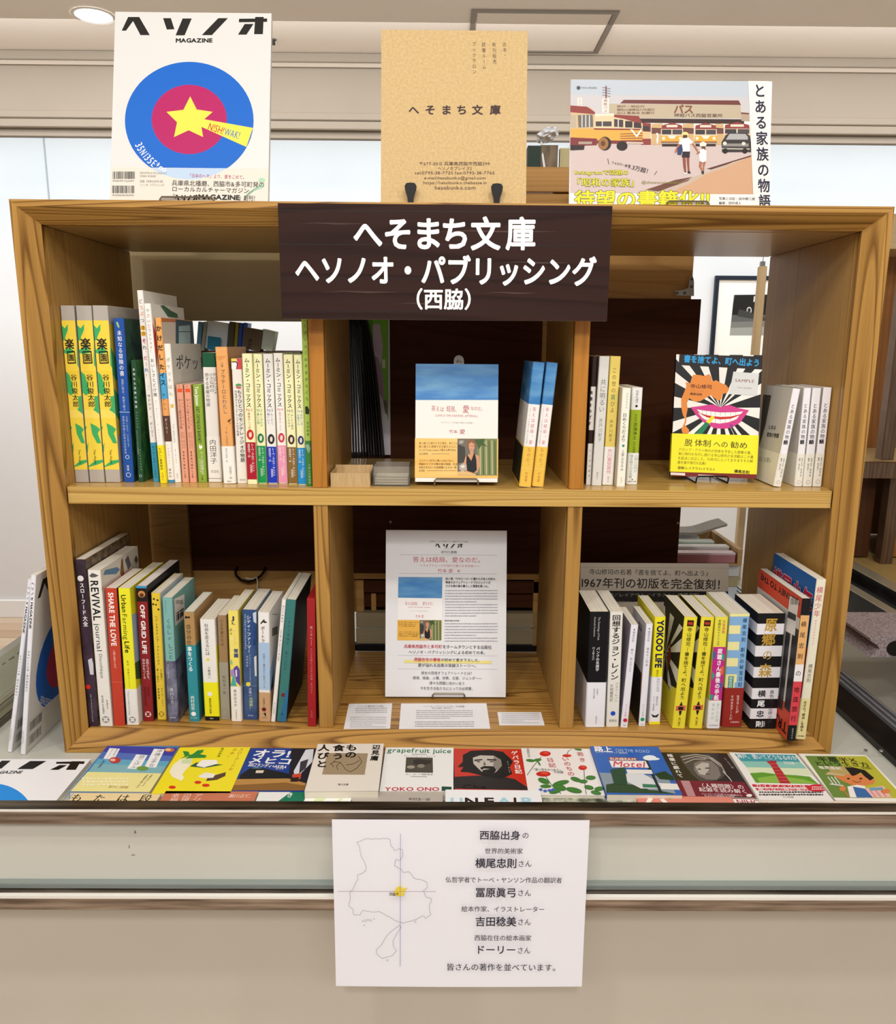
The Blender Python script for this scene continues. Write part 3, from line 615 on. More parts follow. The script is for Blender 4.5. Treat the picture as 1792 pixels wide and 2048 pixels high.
cs = [('#f1eebc', '#a8152a', 625, 742, 692, 800, 484, 1930, 1455, '#b5202a', '黄金のしっぽ', '', '#c8282c'), ('#f1eebc', '#139650', 752, 850, 805, 912, 488, 1922, 1495, '#1f8a5a', 'あこがれの', '遠い土地', '#1c7a44'), ('#ece9e2', '#1836b8', 862, 968, 918, 1030, 488, 1922, 1505, '#1c3a9a', 'ムーミン、', '海へいく', '#2a2430'),
      ('#efebe2', '#e596b4', 976, 1078, 1036, 1140, 478, 1922, 1490, '#d04a7a', '恋するムーミン', '', '#c83a4a'), ('#f1eebc', '#86652e', 1087, 1190, 1143, 1250, 494, 1930, 1510, '#3a3020', 'ムーミン谷の', 'クリスマス', '#4a2c1c'), ('#f1eebc', '#1c8ed0', 1198, 1298, 1255, 1345, 498, 1936, 1518, '#2a8ac0', 'おかしな', 'お客さん', '#20306a')]
wrd = ['cream comic album with dark red foot, first of the numbered series', 'cream comic album with green foot, second of the numbered series', 'white comic album with royal blue foot, third of the numbered series', 'white comic album with pink foot, fourth of the numbered series', 'cream comic album with olive brown foot, fifth of the numbered series', 'cream comic album with sky blue foot, sixth of the numbered series']
for i, (c, fc, tl, tr, bl, br, yt, yb, yf, tcx, a1, a2, ov) in enumerate(cs):
    it = [('v', 'ムーミン・コミックス', .47, yt+45, yt+585, .50, '#191715', .018), ('x', 'N:%d' % (i+1), .18, .82, yt+612, .32, tcx),
          ('v', a1, .66 if a2 else .45, yt+640, yt+640+27*len(a1)+20, .27, tcx, .008)]
    if a2: it.append(('v', a2, .3, yt+640, yt+640+27*len(a2)+20, .27, tcx, .008))
    it += [('o', ov, .5, yf-85, .36, 1.5), ('P', '#e6dfcf', [(.42, yf-110), (.62, yf-112), (.66, yf-85), (.58, yf-55), (.4, yf-58), (.36, yf-88)]), ('P', ov, [(.44, yf-98), (.5, yf-98), (.5, yf-92), (.44, yf-92)]), ('b', fc, yf, yb-(55 if i == 0 else 8)), ('v', 'トーベ・ラルス・ヤンソン', .66, yf+15, yf+330, .3, '#f4f2ec', .008), ('v', '冨原眞弓・訳', .3, yf+15, yf+170, .24, '#f0eee6'), ('v', '筑摩書房', .45, yf+250, yf+345, .22, '#f0eee6')]
    book('ul2', tl, tr, bl, br, yt, yb, Z2, .21, c, wrd[i]+', upper left shelf', it, sr='#c9c49a', page=None)
book('ul2', 1284, 1356, 1345, 1407, 112, 1950, Z2, .2, '#a5c050', 'tall lime green book squeezed against the left divider, its top behind the sign',
 [('v', '■絵■ゴ■文■', .35, 112, 400, .45, '#1a1a14'), ('v', 'ピープショーのぞきからくり', .55, 420, 1180, .5, '#1d2410', .012), ('P', '#1f2a14', [(.2, 1220), (.6, 1215), (.9, 1250), (.8, 1290), (.2, 1285)]), ('v', '吉田稔美', .55, 1350, 1490, .4, '#2a3a1a'), ('P', '#8fae9a', [(.0, 1570), (.6, 1560), (.9, 1600), (.6, 1650), (.2, 1600)]), ('v', 'えほんの杜出版', .6, 1740, 1930, .34, '#c8dcc0')],
 wraps=[('#3f7f34', 1530, 1950)], htop=.30)

# ------------------------------------------------------------------ upper right shelf
book('ur', 176, 236, 75, 156, 155, 1912, Z2, .19, '#efede6', 'dark brown book with white title label, mostly hidden by the right divider',
 [('v', '楽園をめざす', .1, 600, 1100, .6, '#1a1816', .02), ('v', 'ナニ戸川射子', .5, 1400, 1820, .35, '#1a1816', .01)], sl='#241410', sr='#2a1813', wraps=[('#2c1712', 155, 560), ('#2c1712', 1150, 1335)], grp='ur')
book('ur', 270, 405, 152, 300, 156, 1922, Z2, .188, '#dcdcd6', 'pale grey hardcover with thin grey vertical title, upper right shelf',
 [('v', '共に明るい', .52, 455, 910, .52, '#6a7068'), ('v', '井戸川射子', .52, 985, 1315, .36, '#7a8078'), ('v', '講談社', .5, 1730, 1830, .16, '#777777')], sl='#8c8a80', grp='ur')
book('ur', 415, 560, 306, 450, 156, 1915, Z2, .188, '#e8d06a', 'pale yellow hardcover with white band and pink band lettering, upper right shelf',
 [('v', 'この世の', .48, 300, 655, .40, '#5a5a3a'), ('v', '喜', .48, 660, 745, .44, '#2f8a6a', .01), ('v', 'びよ', .48, 750, 920, .4, '#5a5a3a'), ('v', '井戸川射子', .48, 1000, 1320, .3, '#6a6440')], sl='#caa94a',
 obi=('#f3f0ea', 1380), obi_items=[('v', '芥川賞受賞作', .5, 1410, 1760, .42, '#dd6a86'), ('v', '講談社', .5, 1790, 1880, .16, '#999999')], grp='ur')
book('ur', 580, 700, 497, 615, 590, 1945, Z2, .148, '#f2efe0', 'short cream pocket book with brushed black title, third from right of its cluster',
 [('v', '天然生活の本', .6, 650, 870, .2, '#8a8a80'), ('v', '日めくりだより', .45, 925, 1320, .46, '#24221e', .012), ('o', '#3a8a8a', .5, 1370, .16), ('v', '上原山なるみ', .5, 1420, 1720, .34, '#3a3834'), ('v', '新潮社', .5, 1800, 1890, .16, '#999999'), ('b', '#bdb49a', 1928, 1934)], sl='#c9c0ac', grp='ur')
bk = book('ur', 712, 862, 636, 778, 583, 1908, Z2, .106, '#e9e9e6', 'short book with white top and lime green middle, rightmost of the left cluster, upper right',
 [('v', '石牟礼道子', .5, 620, 800, .26, '#222222'), ('o', '#1a1a1a', .5, 832, .12), ('v', '新装版', .5, 935, 1040, .2, '#3a4a10'), ('v', '苦海浄土', .5, 1050, 1290, .36, '#2a360a', .012), ('v', 'わが水俣病', .5, 1310, 1470, .26, '#2a360a')],
 wraps=[('#97ad1a', 882, 1468)], obi=('#e8e9e4', 1472), obi_items=[('v', '人間とは何か', .75, 1490, 1740, .32, '#8a9a7a'), ('v', '魂を揺さぶる名著', .3, 1490, 1820, .32, '#8a9a7a'), ('o', '#1a1a1a', .5, 1838, .06), ('x', '講談社文庫', .1, .9, 1865, .14, '#333333')], sr='#4a4a3a', grp='ur')
F = bk['R']; F.greek(800, 1500, 880, 1850, 6, 30, '#6a6a5a', 4)
for k, (tl, tr, bl, br, yt, yb) in enumerate(((1325, 1402, 1130, 1204, 436, 1415), (1435, 1510, 1340, 1414, 430, 1410), (1528, 1605, 1421, 1515, 430, 1412), (1632, 1714, 1522, 1606, 425, 1412))):
    bk = book('urd', tl, tr, bl, br, yt, yb, Z2, .148, '#f0eef2', ['leaning white book showing its grey front cover, leftmost of four alike', 'white book with black vertical title, second of four alike from the left', 'white book with black vertical title, third of four alike from the left', 'white book with black vertical title, nearest the right wall of the shelf'][k],
     [('v', 'とある家族の物', .45, yt+148, yt+505, .5, K_, .010), ('v', '語', .43, yt+508, yt+555, .56, K_, .03)],
     sl='#cfcbc0', obi=('#e9e6da', yt+650), obi_items=[('v', '写真と日記 田中耕三郎', .66, yt+690, yt+880, .2, '#2a2a2a', .01), ('v', '編者 田中成人', .3, yt+690, yt+820, .2, '#2a2a2a', .01), ('o', '#a8a8a4', .5, yt+935, .26), ('o', '#e9e6da', .5, yt+935, .2)], grp='ur')
    if k == 0:
        F = bk['L']; F.pp('#4a463c', 1010, 490, 1108, 500, 1050, 800, 985, 1020, 985, 500); F.h('とある', 1080, 815, 1155, 825, 45, '#2a2620', .02); F.h('家族の物語', 1065, 890, 1185, 905, 48, '#2a2620', .02)
        F = bk['O']; F2 = Face(F.mb, bk['MW'], (-.0005, bk['D'], bk['h']), (0, -1, 0), (0, 0, -1), bk['D'], bk['h'], 'urd'); F2.h('なにも尊い', 985, 1130, 1110, 1150, 55, '#6a665c')
# face-out book with the lips
bk = board('book', 'face-out book with sunburst, orange smoke, pink lips and bright yellow band', 'book', 'urd', (205, 70), (1028, 125), (950, 1345), (62, 1315), Z2+.0075, .105, 9, .017, '#111111', GR['ur'], part='cover', yaw=math.radians(-10), px0=1.02)
F = bk['F']; bk['F'].step = .000012
wdt, hgt = bk['w'], bk['h']
F.r(0, 0, 1100, 1500, '#121212')
cxy = (600, 625); rr3 = 1100
def ray_poly(a0, a1, c): F.pp(c, *cxy, cxy[0]+rr3*math.cos(a0), cxy[1]+rr3*math.sin(a0), cxy[0]+rr3*math.cos(a1), cxy[1]+rr3*math.sin(a1))
nr = 28
for i in range(nr): ray_poly(2*math.pi*(i+.05)/nr, 2*math.pi*(i+.5)/nr, '#eeeae2')
F.pp('#121212', 195, 60, 1040, 115, 1035, 245, 185, 200); F.pp('#7a221c', 0, 1255, 1100, 1290, 1100, 1500, 0, 1500); F.pp('#e6e0d8', 95, 1268, 250, 1275, 250, 1300, 95, 1292); F.pp('#e6e0d8', 380, 1290, 560, 1300, 560, 1318, 380, 1310)
F.h('書を捨てよ、町へ出よう', 238, 135, 995, 180, 78, '#2a9ad8', .03)
F.pp('#e0893a', 330, 295, 400, 300, 440, 310, 490, 288, 510, 320, 520, 365, 560, 350, 600, 375, 660, 400, 688, 440, 670, 475, 620, 490, 610, 540, 575, 555, 530, 520, 505, 500, 470, 520, 400, 560, 340, 565, 290, 530, 268, 580, 275, 640, 262, 700, 262, 760, 250, 800, 290, 845, 285, 880, 225, 878, 212, 840, 240, 780, 250, 740, 225, 690, 212, 620, 210, 540, 240, 470, 262, 410, 255, 370, 300, 380, 315, 330)
F.h('寺山修司', 300, 408, 520, 418, 44, '#6a2a10', .02); F.h('イラストレーション', 300, 453, 440, 462, 14, '#8a4a20'); F.h('横尾忠則', 298, 485, 420, 494, 26, '#4a1a08', .02)
F.pp('#cf3a8a', 305, 620, 420, 605, 500, 592, 560, 600, 600, 622, 640, 602, 700, 600, 780, 628, 885, 650, 850, 700, 800, 770, 720, 820, 640, 835, 540, 828, 440, 775, 360, 700)
F.pp('#c8281e', 360, 645, 600, 690, 830, 668, 780, 720, 690, 750, 590, 760, 470, 740, 400, 700)
F.pp('#f6f2ee', 365, 642, 450, 655, 600, 672, 740, 670, 828, 662, 800, 690, 700, 712, 600, 716, 480, 702, 400, 680)
F.pp('#f6f2ee', 375, 672, 470, 722, 600, 742, 700, 735, 790, 702, 760, 740, 680, 770, 590, 782, 490, 768, 420, 725)
for x in (420, 460, 505, 550, 600, 650, 700, 750): F.ln([(x, 652+(x-420)*.03), (x+2, 705)], 3, '#8a7a7a'); F.ln([(x, 735), (x, 772)], 3, '#8a7a7a')
F.pp('#8a3a8a', 690, 795, 720, 790, 730, 815, 700, 820)
F.pp('#f0e02a', 515, 705, 545, 715, 495, 785, 455, 765); F.pp('#1d7a52', 455, 765, 495, 785, 420, 885, 350, 885)
F.pp('#d4d6d4', 730, 265, 985, 285, 965, 505, 688, 490); F.h('SAMPLE', 745, 352, 940, 362, 42, '#8a4a40', .008); F.h('TWO VIRGINS', 765, 425, 910, 432, 20, '#6a6a6a')
ob = MB(); MW = bk['MW']; FB = Face(ob, MW, (-.0006, -.0006, hgt), (1, 0, 0), (0, 0, -1), wdt+.0012, hgt, 'urd')
FB.k = 0; v0 = FB.uvp(150, 880)[1]; v1 = FB.uvp(150, 1262)[1]; v1 = min(max(v1, v0+.05), hgt-.006)
ob.box(-.0006, wdt+.0006, -.0006, .0176, hgt-v1, hgt-v0, col('#f4e926', .4)); FB.k = 4
for t_, x0, y0, x1, y1, sz, b_ in (('脱', 245, 968, 325, 975, 78, .006), ('体制', 345, 972, 510, 982, 76, .006), ('への', 530, 985, 680, 992, 68, .006), ('勧め', 700, 992, 875, 1002, 72, .006)): FB.h(t_, x0, y0, x1, y1, sz, '#26240a', b_)
for i, t_ in enumerate(('ドロップ・アウト時代の到来を予言した衝撃の書、', '常に時代を先行し続ける寺山修司の全活動はこの書', 'を起点に出立した。70年代に入ってますますその鮮', '度を増す現代の古典！')):
    FB.h(t_, 185-i*4, 1038+i*43, (935 if i < 3 else 490)-i*4, 1075+i*41 if i < 3 else 1180, 34, '#6a6418')
FB.h('装幀/レイアウト/イラスト', 175, 1220, 552, 1240, 34, '#2a280c', .01); FB.h('横尾忠則', 738, 1255, 892, 1268, 36, '#1a1808', .02)
ob.build('paper_band', bk['root'])
p = MB(); p.box(-.0002, wdt-.002, .0012, .0158, -.0001, hgt-.001, pages('page_block_z', '#c9bfa8', '#e6dfcd')); 
wire_stand('black wire stand under the face-out book with pink lips', 1.01, .088, Z2, .050, .07, .08, blackw, ang=9, thick=.039)

# ------------------------------------------------------------------ upper middle compartment
bk = board('book', 'face-out book with blue sky top, white middle and orange photo band', 'book', 'uc2', (122, 150), (1005, 155), (1015, 1430), (105, 1445), Z2+.0068, .050, 10, .02, '#ece8e0', GR['uc'], part='cover')
def love_cover(F, K, band=True):
    """K maps the cover's own frame (zoom uc2) on to F"""
    pass
F = bk['F']; sky = noisy('painted_sky', '#2f78b8', '#6aa3cc', (14, 10, 60), .5, 5, lo=.4, hi=.75)
F.r(90, 130, 1040, 543, sky)
F.h('答えは', 285, 630, 425, 645, 62, '#b0384a'); F.h('結局、', 450, 635, 590, 645, 72, '#b0384a'); F.h('愛', 625, 640, 700, 645, 92, '#b0384a', .004); F.h('なのだ。', 712, 632, 865, 640, 46, '#b0384a')
F.h('LOVE IS THE ANSWER, AFTERALL.', 330, 710, 800, 718, 34, '#b0485a', 0, .2)
F.h('フェアトレードが当たり前になる社会へ', 385, 786, 750, 792, 20, '#8a8078'); F.h('竹本', 478, 885, 572, 888, 42, '#b0384a'); F.h('愛', 590, 885, 655, 888, 56, '#b0384a')
ob = MB(); MW = bk['MW']; w0, h0 = bk['w'], bk['h']
FB = Face(ob, MW, (-.0006, -.0006, h0), (1, 0, 0), (0, 0, -1), w0+.0012, h0, 'uc2', .000012); v0, v1 = FB.uvp(500, 960)[1], FB.uvp(500, 1388)[1]
ob.box(-.0006, w0+.0006, -.0006, .0206, h0-v1, h0-v0, noisy('honey_band_print', '#e8b24e', '#efc878', (6, 6, 50), .45, 3)); FB.k = 5
for i, t_ in enumerate(('真っ直ぐに受けてきた愛を、何ごとにも', '真っ直ぐに表現できる愛ちゃんに、', '少しだけ John Lennon が重なる時がある')): FB.h(t_, 150, 1012+i*37, 605-i*25, 1012+i*37, 28, '#3a2a14', .008)
FB.h('日比野純', 150, 1127, 250, 1127, 24, '#3a2a14'); FB.h('ココナッツ好きに悪い人はいない。', 150, 1200, 545, 1202, 27, '#3a2a14', .006); FB.h('西脇のケバヤが贈る愛の物語、社会を', 150, 1238, 600, 1240, 27, '#3a2a14', .006); FB.h('目指すあなたへの指南書にもなる一冊', 150, 1274, 560, 1276, 27, '#3a2a14', .006); FB.h('永吉裕', 150, 1310, 215, 1310, 24, '#3a2a14'); FB.greek(240, 1302, 560, 1318, 1, 9, '#8a6c44'); FB.greek(290, 1122, 480, 1134, 1, 8, '#8a6c44')
def woman(F, x0, y0, s, c=1):
    g = lambda *a: [(x0+a[i]*s, y0+a[i+1]*s) for i in range(0, len(a), 2)]
    F.p(g(0, 0, 430, 0, 430, 400, 0, 400), '#6f6a5c'); F.p(g(210, 0, 430, 0, 430, 400, 230, 400), '#7a8450')
    for i in range(6): F.p(g(240+i*32, 20, 252+i*32, 20, 256+i*32, 390, 244+i*32, 390), ['#b8b088', '#4a5a30'][i % 2])
    F.p(g(180, 10, 300, 0, 280, 50, 330, 90, 260, 70, 230, 120, 210, 60), '#3f5a2c')
    F.p(g(0, 60, 80, 90, 90, 250, 0, 270), '#3f3c38'); F.p(g(20, 20, 70, 20, 60, 50, 20, 60), '#a8a098')
    F.p(g(100, 60, 120, 20, 160, 8, 195, 30, 205, 80, 190, 120, 185, 60, 150, 40, 125, 70, 120, 110, 105, 100), '#8a5a3a')
    F.p(g(122, 60, 150, 38, 182, 58, 184, 105, 165, 140, 140, 138, 124, 105), '#cf9a78')
    F.p(g(138, 130, 170, 130, 175, 165, 235, 185, 242, 300, 215, 370, 80, 380, 95, 330, 60, 290, 88, 190, 135, 165), '#cb946e')
    F.p(g(100, 170, 150, 240, 178, 160, 190, 165, 205, 230, 210, 340, 175, 372, 105, 350, 95, 260), '#16181c')
    F.p(g(20, 290, 60, 265, 100, 285, 95, 340, 50, 360, 20, 330), '#b4aa9c'); F.p(g(30, 300, 60, 285, 85, 300, 60, 320), '#e0dcd0')
    F.p(g(0, 360, 60, 350, 200, 385, 200, 400, 0, 400), '#d8b478')
    F.p(g(132, 78, 146, 76, 146, 81, 133, 83), '#3a241a'); F.p(g(160, 76, 174, 78, 174, 83, 160, 81), '#3a241a'); F.p(g(142, 112, 166, 112, 154, 120), '#a84a48')
woman(FB, 570, 963, 1.0)
ob.build('paper_band', bk['root'])
st = MB(); FB2 = board('label_tag', 'small round white tag peeping over the blue-topped book', 'tag', 'uc2', (530, 90), (640, 90), (640, 150), (530, 150), Z2+.05, .125, 4, .0008, '#d9d4c8', hfix=.145, part='tag_disc')
FB2['F'].mb.v = []; FB2['F'].mb.f = []; FB2['F'].mb.m = []
cw, ch_ = FB2['w'], FB2['h']; FB2['F'].mb.prism([(cw/2+cw/2*math.cos(t*.3927), ch_-cw/2+cw/2*math.sin(t*.3927)) for t in range(9)]+[(0, 0), (cw, 0)], 0, .0008, col('#d9d4c8'), 'y')
FB2['F'].h('試し', 562, 112, 605, 112, 16, '#3a3a3a', .02); FB2['F'].h('読み本', 555, 130, 620, 130, 16, '#3a3a3a', .02)
wire_stand('steel wire stand under the blue-topped book in the upper middle compartment', (bk['MW'].translation.x+bk['w']/2), .050, Z2, .066, .08, .09, steel, ang=10, thick=.021)
for k, (tl, tr, bl, br, yt, yb) in enumerate(((1385, 1525, 1243, 1363, 136, 1494), (1536, 1665, 1380, 1500, 139, 1491))):
    bk = book('uc2', tl, tr, bl, br, yt, yb, Z2, .13, '#f0ece8', ['left one of the two leaning blue, white and yellow books', 'right one of the two leaning blue, white and yellow books'][k]+' in the upper middle compartment',
     [('v', '答えは結局、愛', .55, yt+470, yt+890, .3, '#cf6a72'), ('v', 'フェアトレードが当たり前になる社会へ', .2, yt+460, yt+900, .14, '#8a7a72')],
     wraps=[(sky, yt, yt+448)], sl='#e8e4dc', grp='uc', obi=('#ecc04e', yt+908), obi_items=[('v', 'なのだ。', .5, yt+915, yt+1140, .3, '#b86a3a'), ('v', '竹本愛', .5, yt+1190, yt+1300, .26, '#b86a3a'), ('b', '#f4d88a', yt+1150, yt+1154)])
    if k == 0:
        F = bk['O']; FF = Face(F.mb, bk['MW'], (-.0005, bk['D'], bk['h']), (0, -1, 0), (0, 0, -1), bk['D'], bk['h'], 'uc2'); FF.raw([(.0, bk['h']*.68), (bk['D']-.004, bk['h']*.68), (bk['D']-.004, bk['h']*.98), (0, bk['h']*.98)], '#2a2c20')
# kraft box with card tray
A = at(661.5, 973.5, Z=Z2); B = at(741, 972, Z=Z2); zt = at(661, 946, Y=A.y).z
w1, hh1 = B.x-A.x, zt-Z2; dd = .06
kraft = noisy('ribbed_kraft_card', '#c0a070', '#cdb080', (300, 300, 40), .7)
ro = empty('paper_box', T(A.x, A.y, Z2), 'small open kraft cardboard box on the middle shelf, left corner', 'box')
m = MB(); t_ = .0018
m.box(0, w1, 0, dd, 0, t_, kraft); m.build('floor_panel', ro)
m = MB(); m.box(0, w1, 0, t_, t_, hh1, kraft)
Fk = Face(m, T(A.x, A.y, Z2), (0, 0, hh1), (1, 0, 0), (0, 0, -1), w1, hh1)
for i in range(22):
    u = -hh1+i*(w1+hh1)/22; Fk.raw([(u, 0), (u+.0007, 0), (u+hh1+.0007, hh1), (u+hh1, hh1)] if 0 <= u and u+hh1 < w1 else [(max(u, 0), max(0, -u)), (max(u, 0)+.0007, max(0, -u)), (min(u+hh1, w1), min(hh1, w1-u)), (min(u+hh1, w1)-.0007, min(hh1, w1-u))], '#a88a5c'); Fk.k = 4
m.build('front_panel', ro)
m = MB(); m.box(0, w1, dd-t_, dd, t_, hh1+.004, kraft); m.build('rear_panel', ro)
for x in (0, w1-t_): m = MB(); m.box(x, x+t_, t_, dd-t_, t_, hh1, kraft); m.build('side_wall', ro)
A2 = at(744.5, 972, Z=Z2); B2 = at(819, 971, Z=Z2); w2 = B2.x-A2.x
acry = bpy.data.materials.new('clear_acrylic'); acry.use_nodes = True; b_ = acry.node_tree.nodes['Principled BSDF']; b_.inputs['Transmission Weight'].default_value = .92; b_.inputs['Roughness'].default_value = .08; b_.inputs['IOR'].default_value = 1.3; b_.inputs['Base Color'].default_value = (.93, .92, .88, 1)
ro = empty('card_tray', T(A2.x+.001, A2.y, Z2), 'clear acrylic tray with small cards beside the kraft box', 'tray'); hh2 = .030
for a in ((0, w2, 0, .0015, 0, hh2), (0, w2, .052, .0535, 0, hh2), (0, .0015, .0015, .052, 0, hh2), (w2-.0015, w2, .0015, .052, 0, hh2), (.0015, w2-.0015, .0015, .052, 0, .0015)):
    m = MB(); m.box(*a, acry); m.build('tray_wall', ro)
for i in range(5):
    m = MB(); m.box(-.0, w2-.006, 0, .046, 0, .0019, ['#cfc5ae', '#b9ad92'][i % 2] and col(['#d2c8b2', '#a79c84'][i % 2])); o = m.build('card'); o.location = (A2.x+.0035+.0004*(i % 2), A2.y+.0035, Z2+.0018+i*.0021)
    tag(o, ['bottom card', 'second card from the bottom', 'middle card', 'second card from the top', 'topmost card'][i]+' of the cream stack in the clear tray', 'card', 'cards stacked in the acrylic tray')
# ------------------------------------------------------------------ lower left shelf
def logo(it, y, c, bg): it += [('o', c, .5, y, .3), ('o', bg, .5, y, .24), ('o', c, .5, y-22, .07), ('o', c, .5, y+22, .07), ('o', c, .32, y, .07), ('o', c, .68, y, .07)]; return it
dpur = noisy('plum_photo_print', '#2a1c28', '#4a3444', (30, 30, 30), .35, 5)
bk = book('ll', 42, 150, 178, 288, 296, 1977, Z1, .2101, dpur, 'dark plum tall book with white vertical title and red dot, leftmost lower left',
 logo([('o', '#e8e4e0', .42, 480, .3), ('v', 'スローフード', .5, 520, 840, .40, '#f0ede8', .022), ('v', '大全', .55, 845, 955, .44, '#f0ede8', .02), ('P', '#cfd0d8', [(.5, 1290), (.9, 1270), (1, 1330), (.95, 1440), (.6, 1440)]), ('o', '#e2281e', .3, 1567, .24), ('h', 'スローフードコミュニケーションズ', .5, 1640, 1930, .15, '#e8e4e4', .01)], 1990, '#3a2a36', '#3a2a36'), grp='ll', sr=noisy('food_photo_print', '#2a1c22', '#8a7048', (70, 70, 70), .35, 6))
bk = book('ll', 175, 300, 297, 430, 403, 1970, Z1, .21, '#ece8df', 'white book with bold black serif title and sketched cover, second on the lower left shelf',
 logo([('P', '#5a5a5a', [(.1, 460), (.35, 430), (.6, 440), (.85, 455), (.6, 470), (.3, 475)]), ('h', 'REVIVAL', .47, 500, 900, .62, '#1b1b1b', .02), ('h', 'journal', .45, 925, 1205, .42, '#2a2a2a'), ('h', 'Discothèque', .5, 1225, 1475, .26, '#55524c'), ('h', 'enlare', .75, 1695, 1790, .16, '#3a3a3a', .01), ('h', 'artist credits', .4, 1650, 1840, .2, '#3a3a3a', .01)], 1900, '#8a8a86', '#ece8df'), sr='#dfd9cb', grp='ll')
F = bk['R']
F.pp('#5f87a8', 330, 450, 350, 400, 470, 370, 500, 395, 460, 440); F.pp('#8a5a34', 500, 430, 512, 300, 525, 275, 530, 340, 545, 450, 520, 480); F.pp('#6a6a74', 548, 300, 580, 250, 610, 350, 580, 400); F.pp('#5a5650', 640, 300, 660, 250, 680, 300, 660, 340); F.pp('#3a3834', 680, 230, 700, 170, 705, 240, 690, 270); F.pp('#a8654a', 305, 590, 325, 560, 325, 620)
book('ll', 342, 470, 442, 547, 584, 1955, Z1, .188, '#c4402a', 'orange-red book with bold white lettering, third on the lower left shelf',
 [('h', 'SHARE THE LOVE', .48, 625, 1150, .46, '#f4efe8', .03), ('v', '人類を愛する力', .45, 1185, 1370, .2, '#f0d8cc'), ('b', '#d87a68', 1510, 1514)], sr='#16181c', grp='ll')
bk = book('ll', 480, 595, 567, 690, 584, 1950, Z1, .21, '#efe92a', 'bright yellow book with black lettering and white foot, fourth on the lower left shelf',
 [('h', 'Urban', .42, 645, 820, .42, '#201e10', .02), ('h', 'Farming', .42, 830, 1090, .42, '#3a3818'), ('h', 'Life', .46, 1100, 1220, .42, '#201e10', .02), ('v', '監修・宮原ヒメノリ＋', .42, 1290, 1570, .16, '#5a5818'), ('h', 'Tokyo Urban Farming', .42, 1590, 1845, .16, '#4a4a44')],
 obi=('#ebe8e2', 1580), obi_items=logo([('h', 'Tokyo Urban Farming', .3, 1600, 1845, .15, '#55524c')], 1895, '#8a8a88', '#ebe8e2'), sr='#e0dc2a', grp='ll')
F = bk['R']; F.pp('#9fb0c8', 600, 860, 660, 830, 720, 850, 720, 1480, 650, 1500); F.pp('#3f5a34', 640, 1340, 720, 1280, 720, 1480, 650, 1500)
bk = book('ll', 655, 768, 735, 836, 562, 1912, Z1, .24, '#8c1f22', 'dark red book with white bold capitals and blue top, fifth lower left',
 logo([('b', '#3a9ad0', 562, 582), ('b', '#1c1612', 582, 712), ('o', '#c9874a', .5, 640, .34), ('o', '#5a3218', .5, 650, .2), ('h', 'OFF GRID LIFE', .5, 742, 1230, .42, '#f6f2ec', .03), ('v', '自然とつながる、', .7, 1275, 1500, .26, '#f0e4e0', .01), ('v', '住みかをつくる', .34, 1275, 1480, .26, '#f0e4e0', .01), ('h', 'FOSTER', .62, 1560, 1660, .22, '#5a1414', .02), ('h', 'HUNTINGTON', .3, 1560, 1755, .22, '#5a1414', .02)], 1840, '#e8dcd8', '#8c1f22'), sr='#12161e', grp='ll', page=pages('page_white', '#d4d0c8', '#f0ece4'))
book('ll', 802, 905, 878, 958, 632, 1897, Z1, .188, '#e8c73c', 'mustard yellow book with small black title and flower mark, sixth on the lower left shelf',
 logo([('o', '#3a2c10', .3, 690, .12), ('o', '#3a2c10', .7, 700, .12), ('o', '#3a2c10', .2, 740, .12), ('o', '#3a2c10', .75, 790, .12), ('o', '#3a2c10', .5, 745, .1), ('v', 'リジェネラティブ・ファッション', .45, 850, 1340, .3, '#2a200c', .012), ('v', '人と環境に', .7, 1375, 1495, .22, '#3a2c10'), ('v', '優しい服作り', .3, 1375, 1520, .22, '#3a2c10'), ('b', '#d8b02c', 1548, 1552), ('v', 'サフィア・ミニー', .68, 1570, 1760, .22, '#2a200c'), ('v', '菅原瑞貴', .3, 1570, 1690, .22, '#2a200c')], 1838, '#7a6424', '#e8c73c'), sr='#d8dce0', grp='ll')
bk = book('ll', 922, 1018, 980, 1085, 677, 1920, Z1, .188, '#7fb3ac', 'teal book with barcode sticker on its cover and dark photo band, lower left shelf',
 [('v', '文庫生活の本', .3, 700, 830, .13, '#3a5a58'), ('v', 'くらし', .52, 880, 1040, .42, '#2a4040', .008), ('v', 'が', .55, 1055, 1100, .3, '#2a4040'), ('v', 'しごと', .58, 1125, 1285, .42, '#2a4040', .008)], sr='#76aca6', grp='ll',
 obi=(noisy('violet_photo_band', '#3a3854', '#8a8aa0', (40, 40, 40), .35, 4), 1300), obi_items=[('v', 'ファーメラブ', .25, 1330, 1480, .2, '#e8e8f0'), ('v', '早川ユミ', .5, 1570, 1730, .34, '#f0f0f4'), ('x', '自然食', .2, .8, 1873, .16, '#e8e8f0')])
F = bk['R']; F.pp('#e9e6e0', 1040, 690, 1142, 640, 1145, 880, 1052, 958); F.barcode(1055, 740, 1130, 700, '#3a3a3a'); F.pp('#4a4a4a', 1060, 830, 1135, 775, 1135, 850, 1062, 915); F.pp('#e9e6e0', 1066, 838, 1070, 835, 1072, 905, 1068, 908); F.pp('#e9e6e0', 1090, 815, 1096, 811, 1098, 885, 1092, 890)
for y in (740, 770, 800, 835): F.pp('#e9e6e0', 1040, y+15, 1142, y-40, 1142, y-35, 1040, y+20)
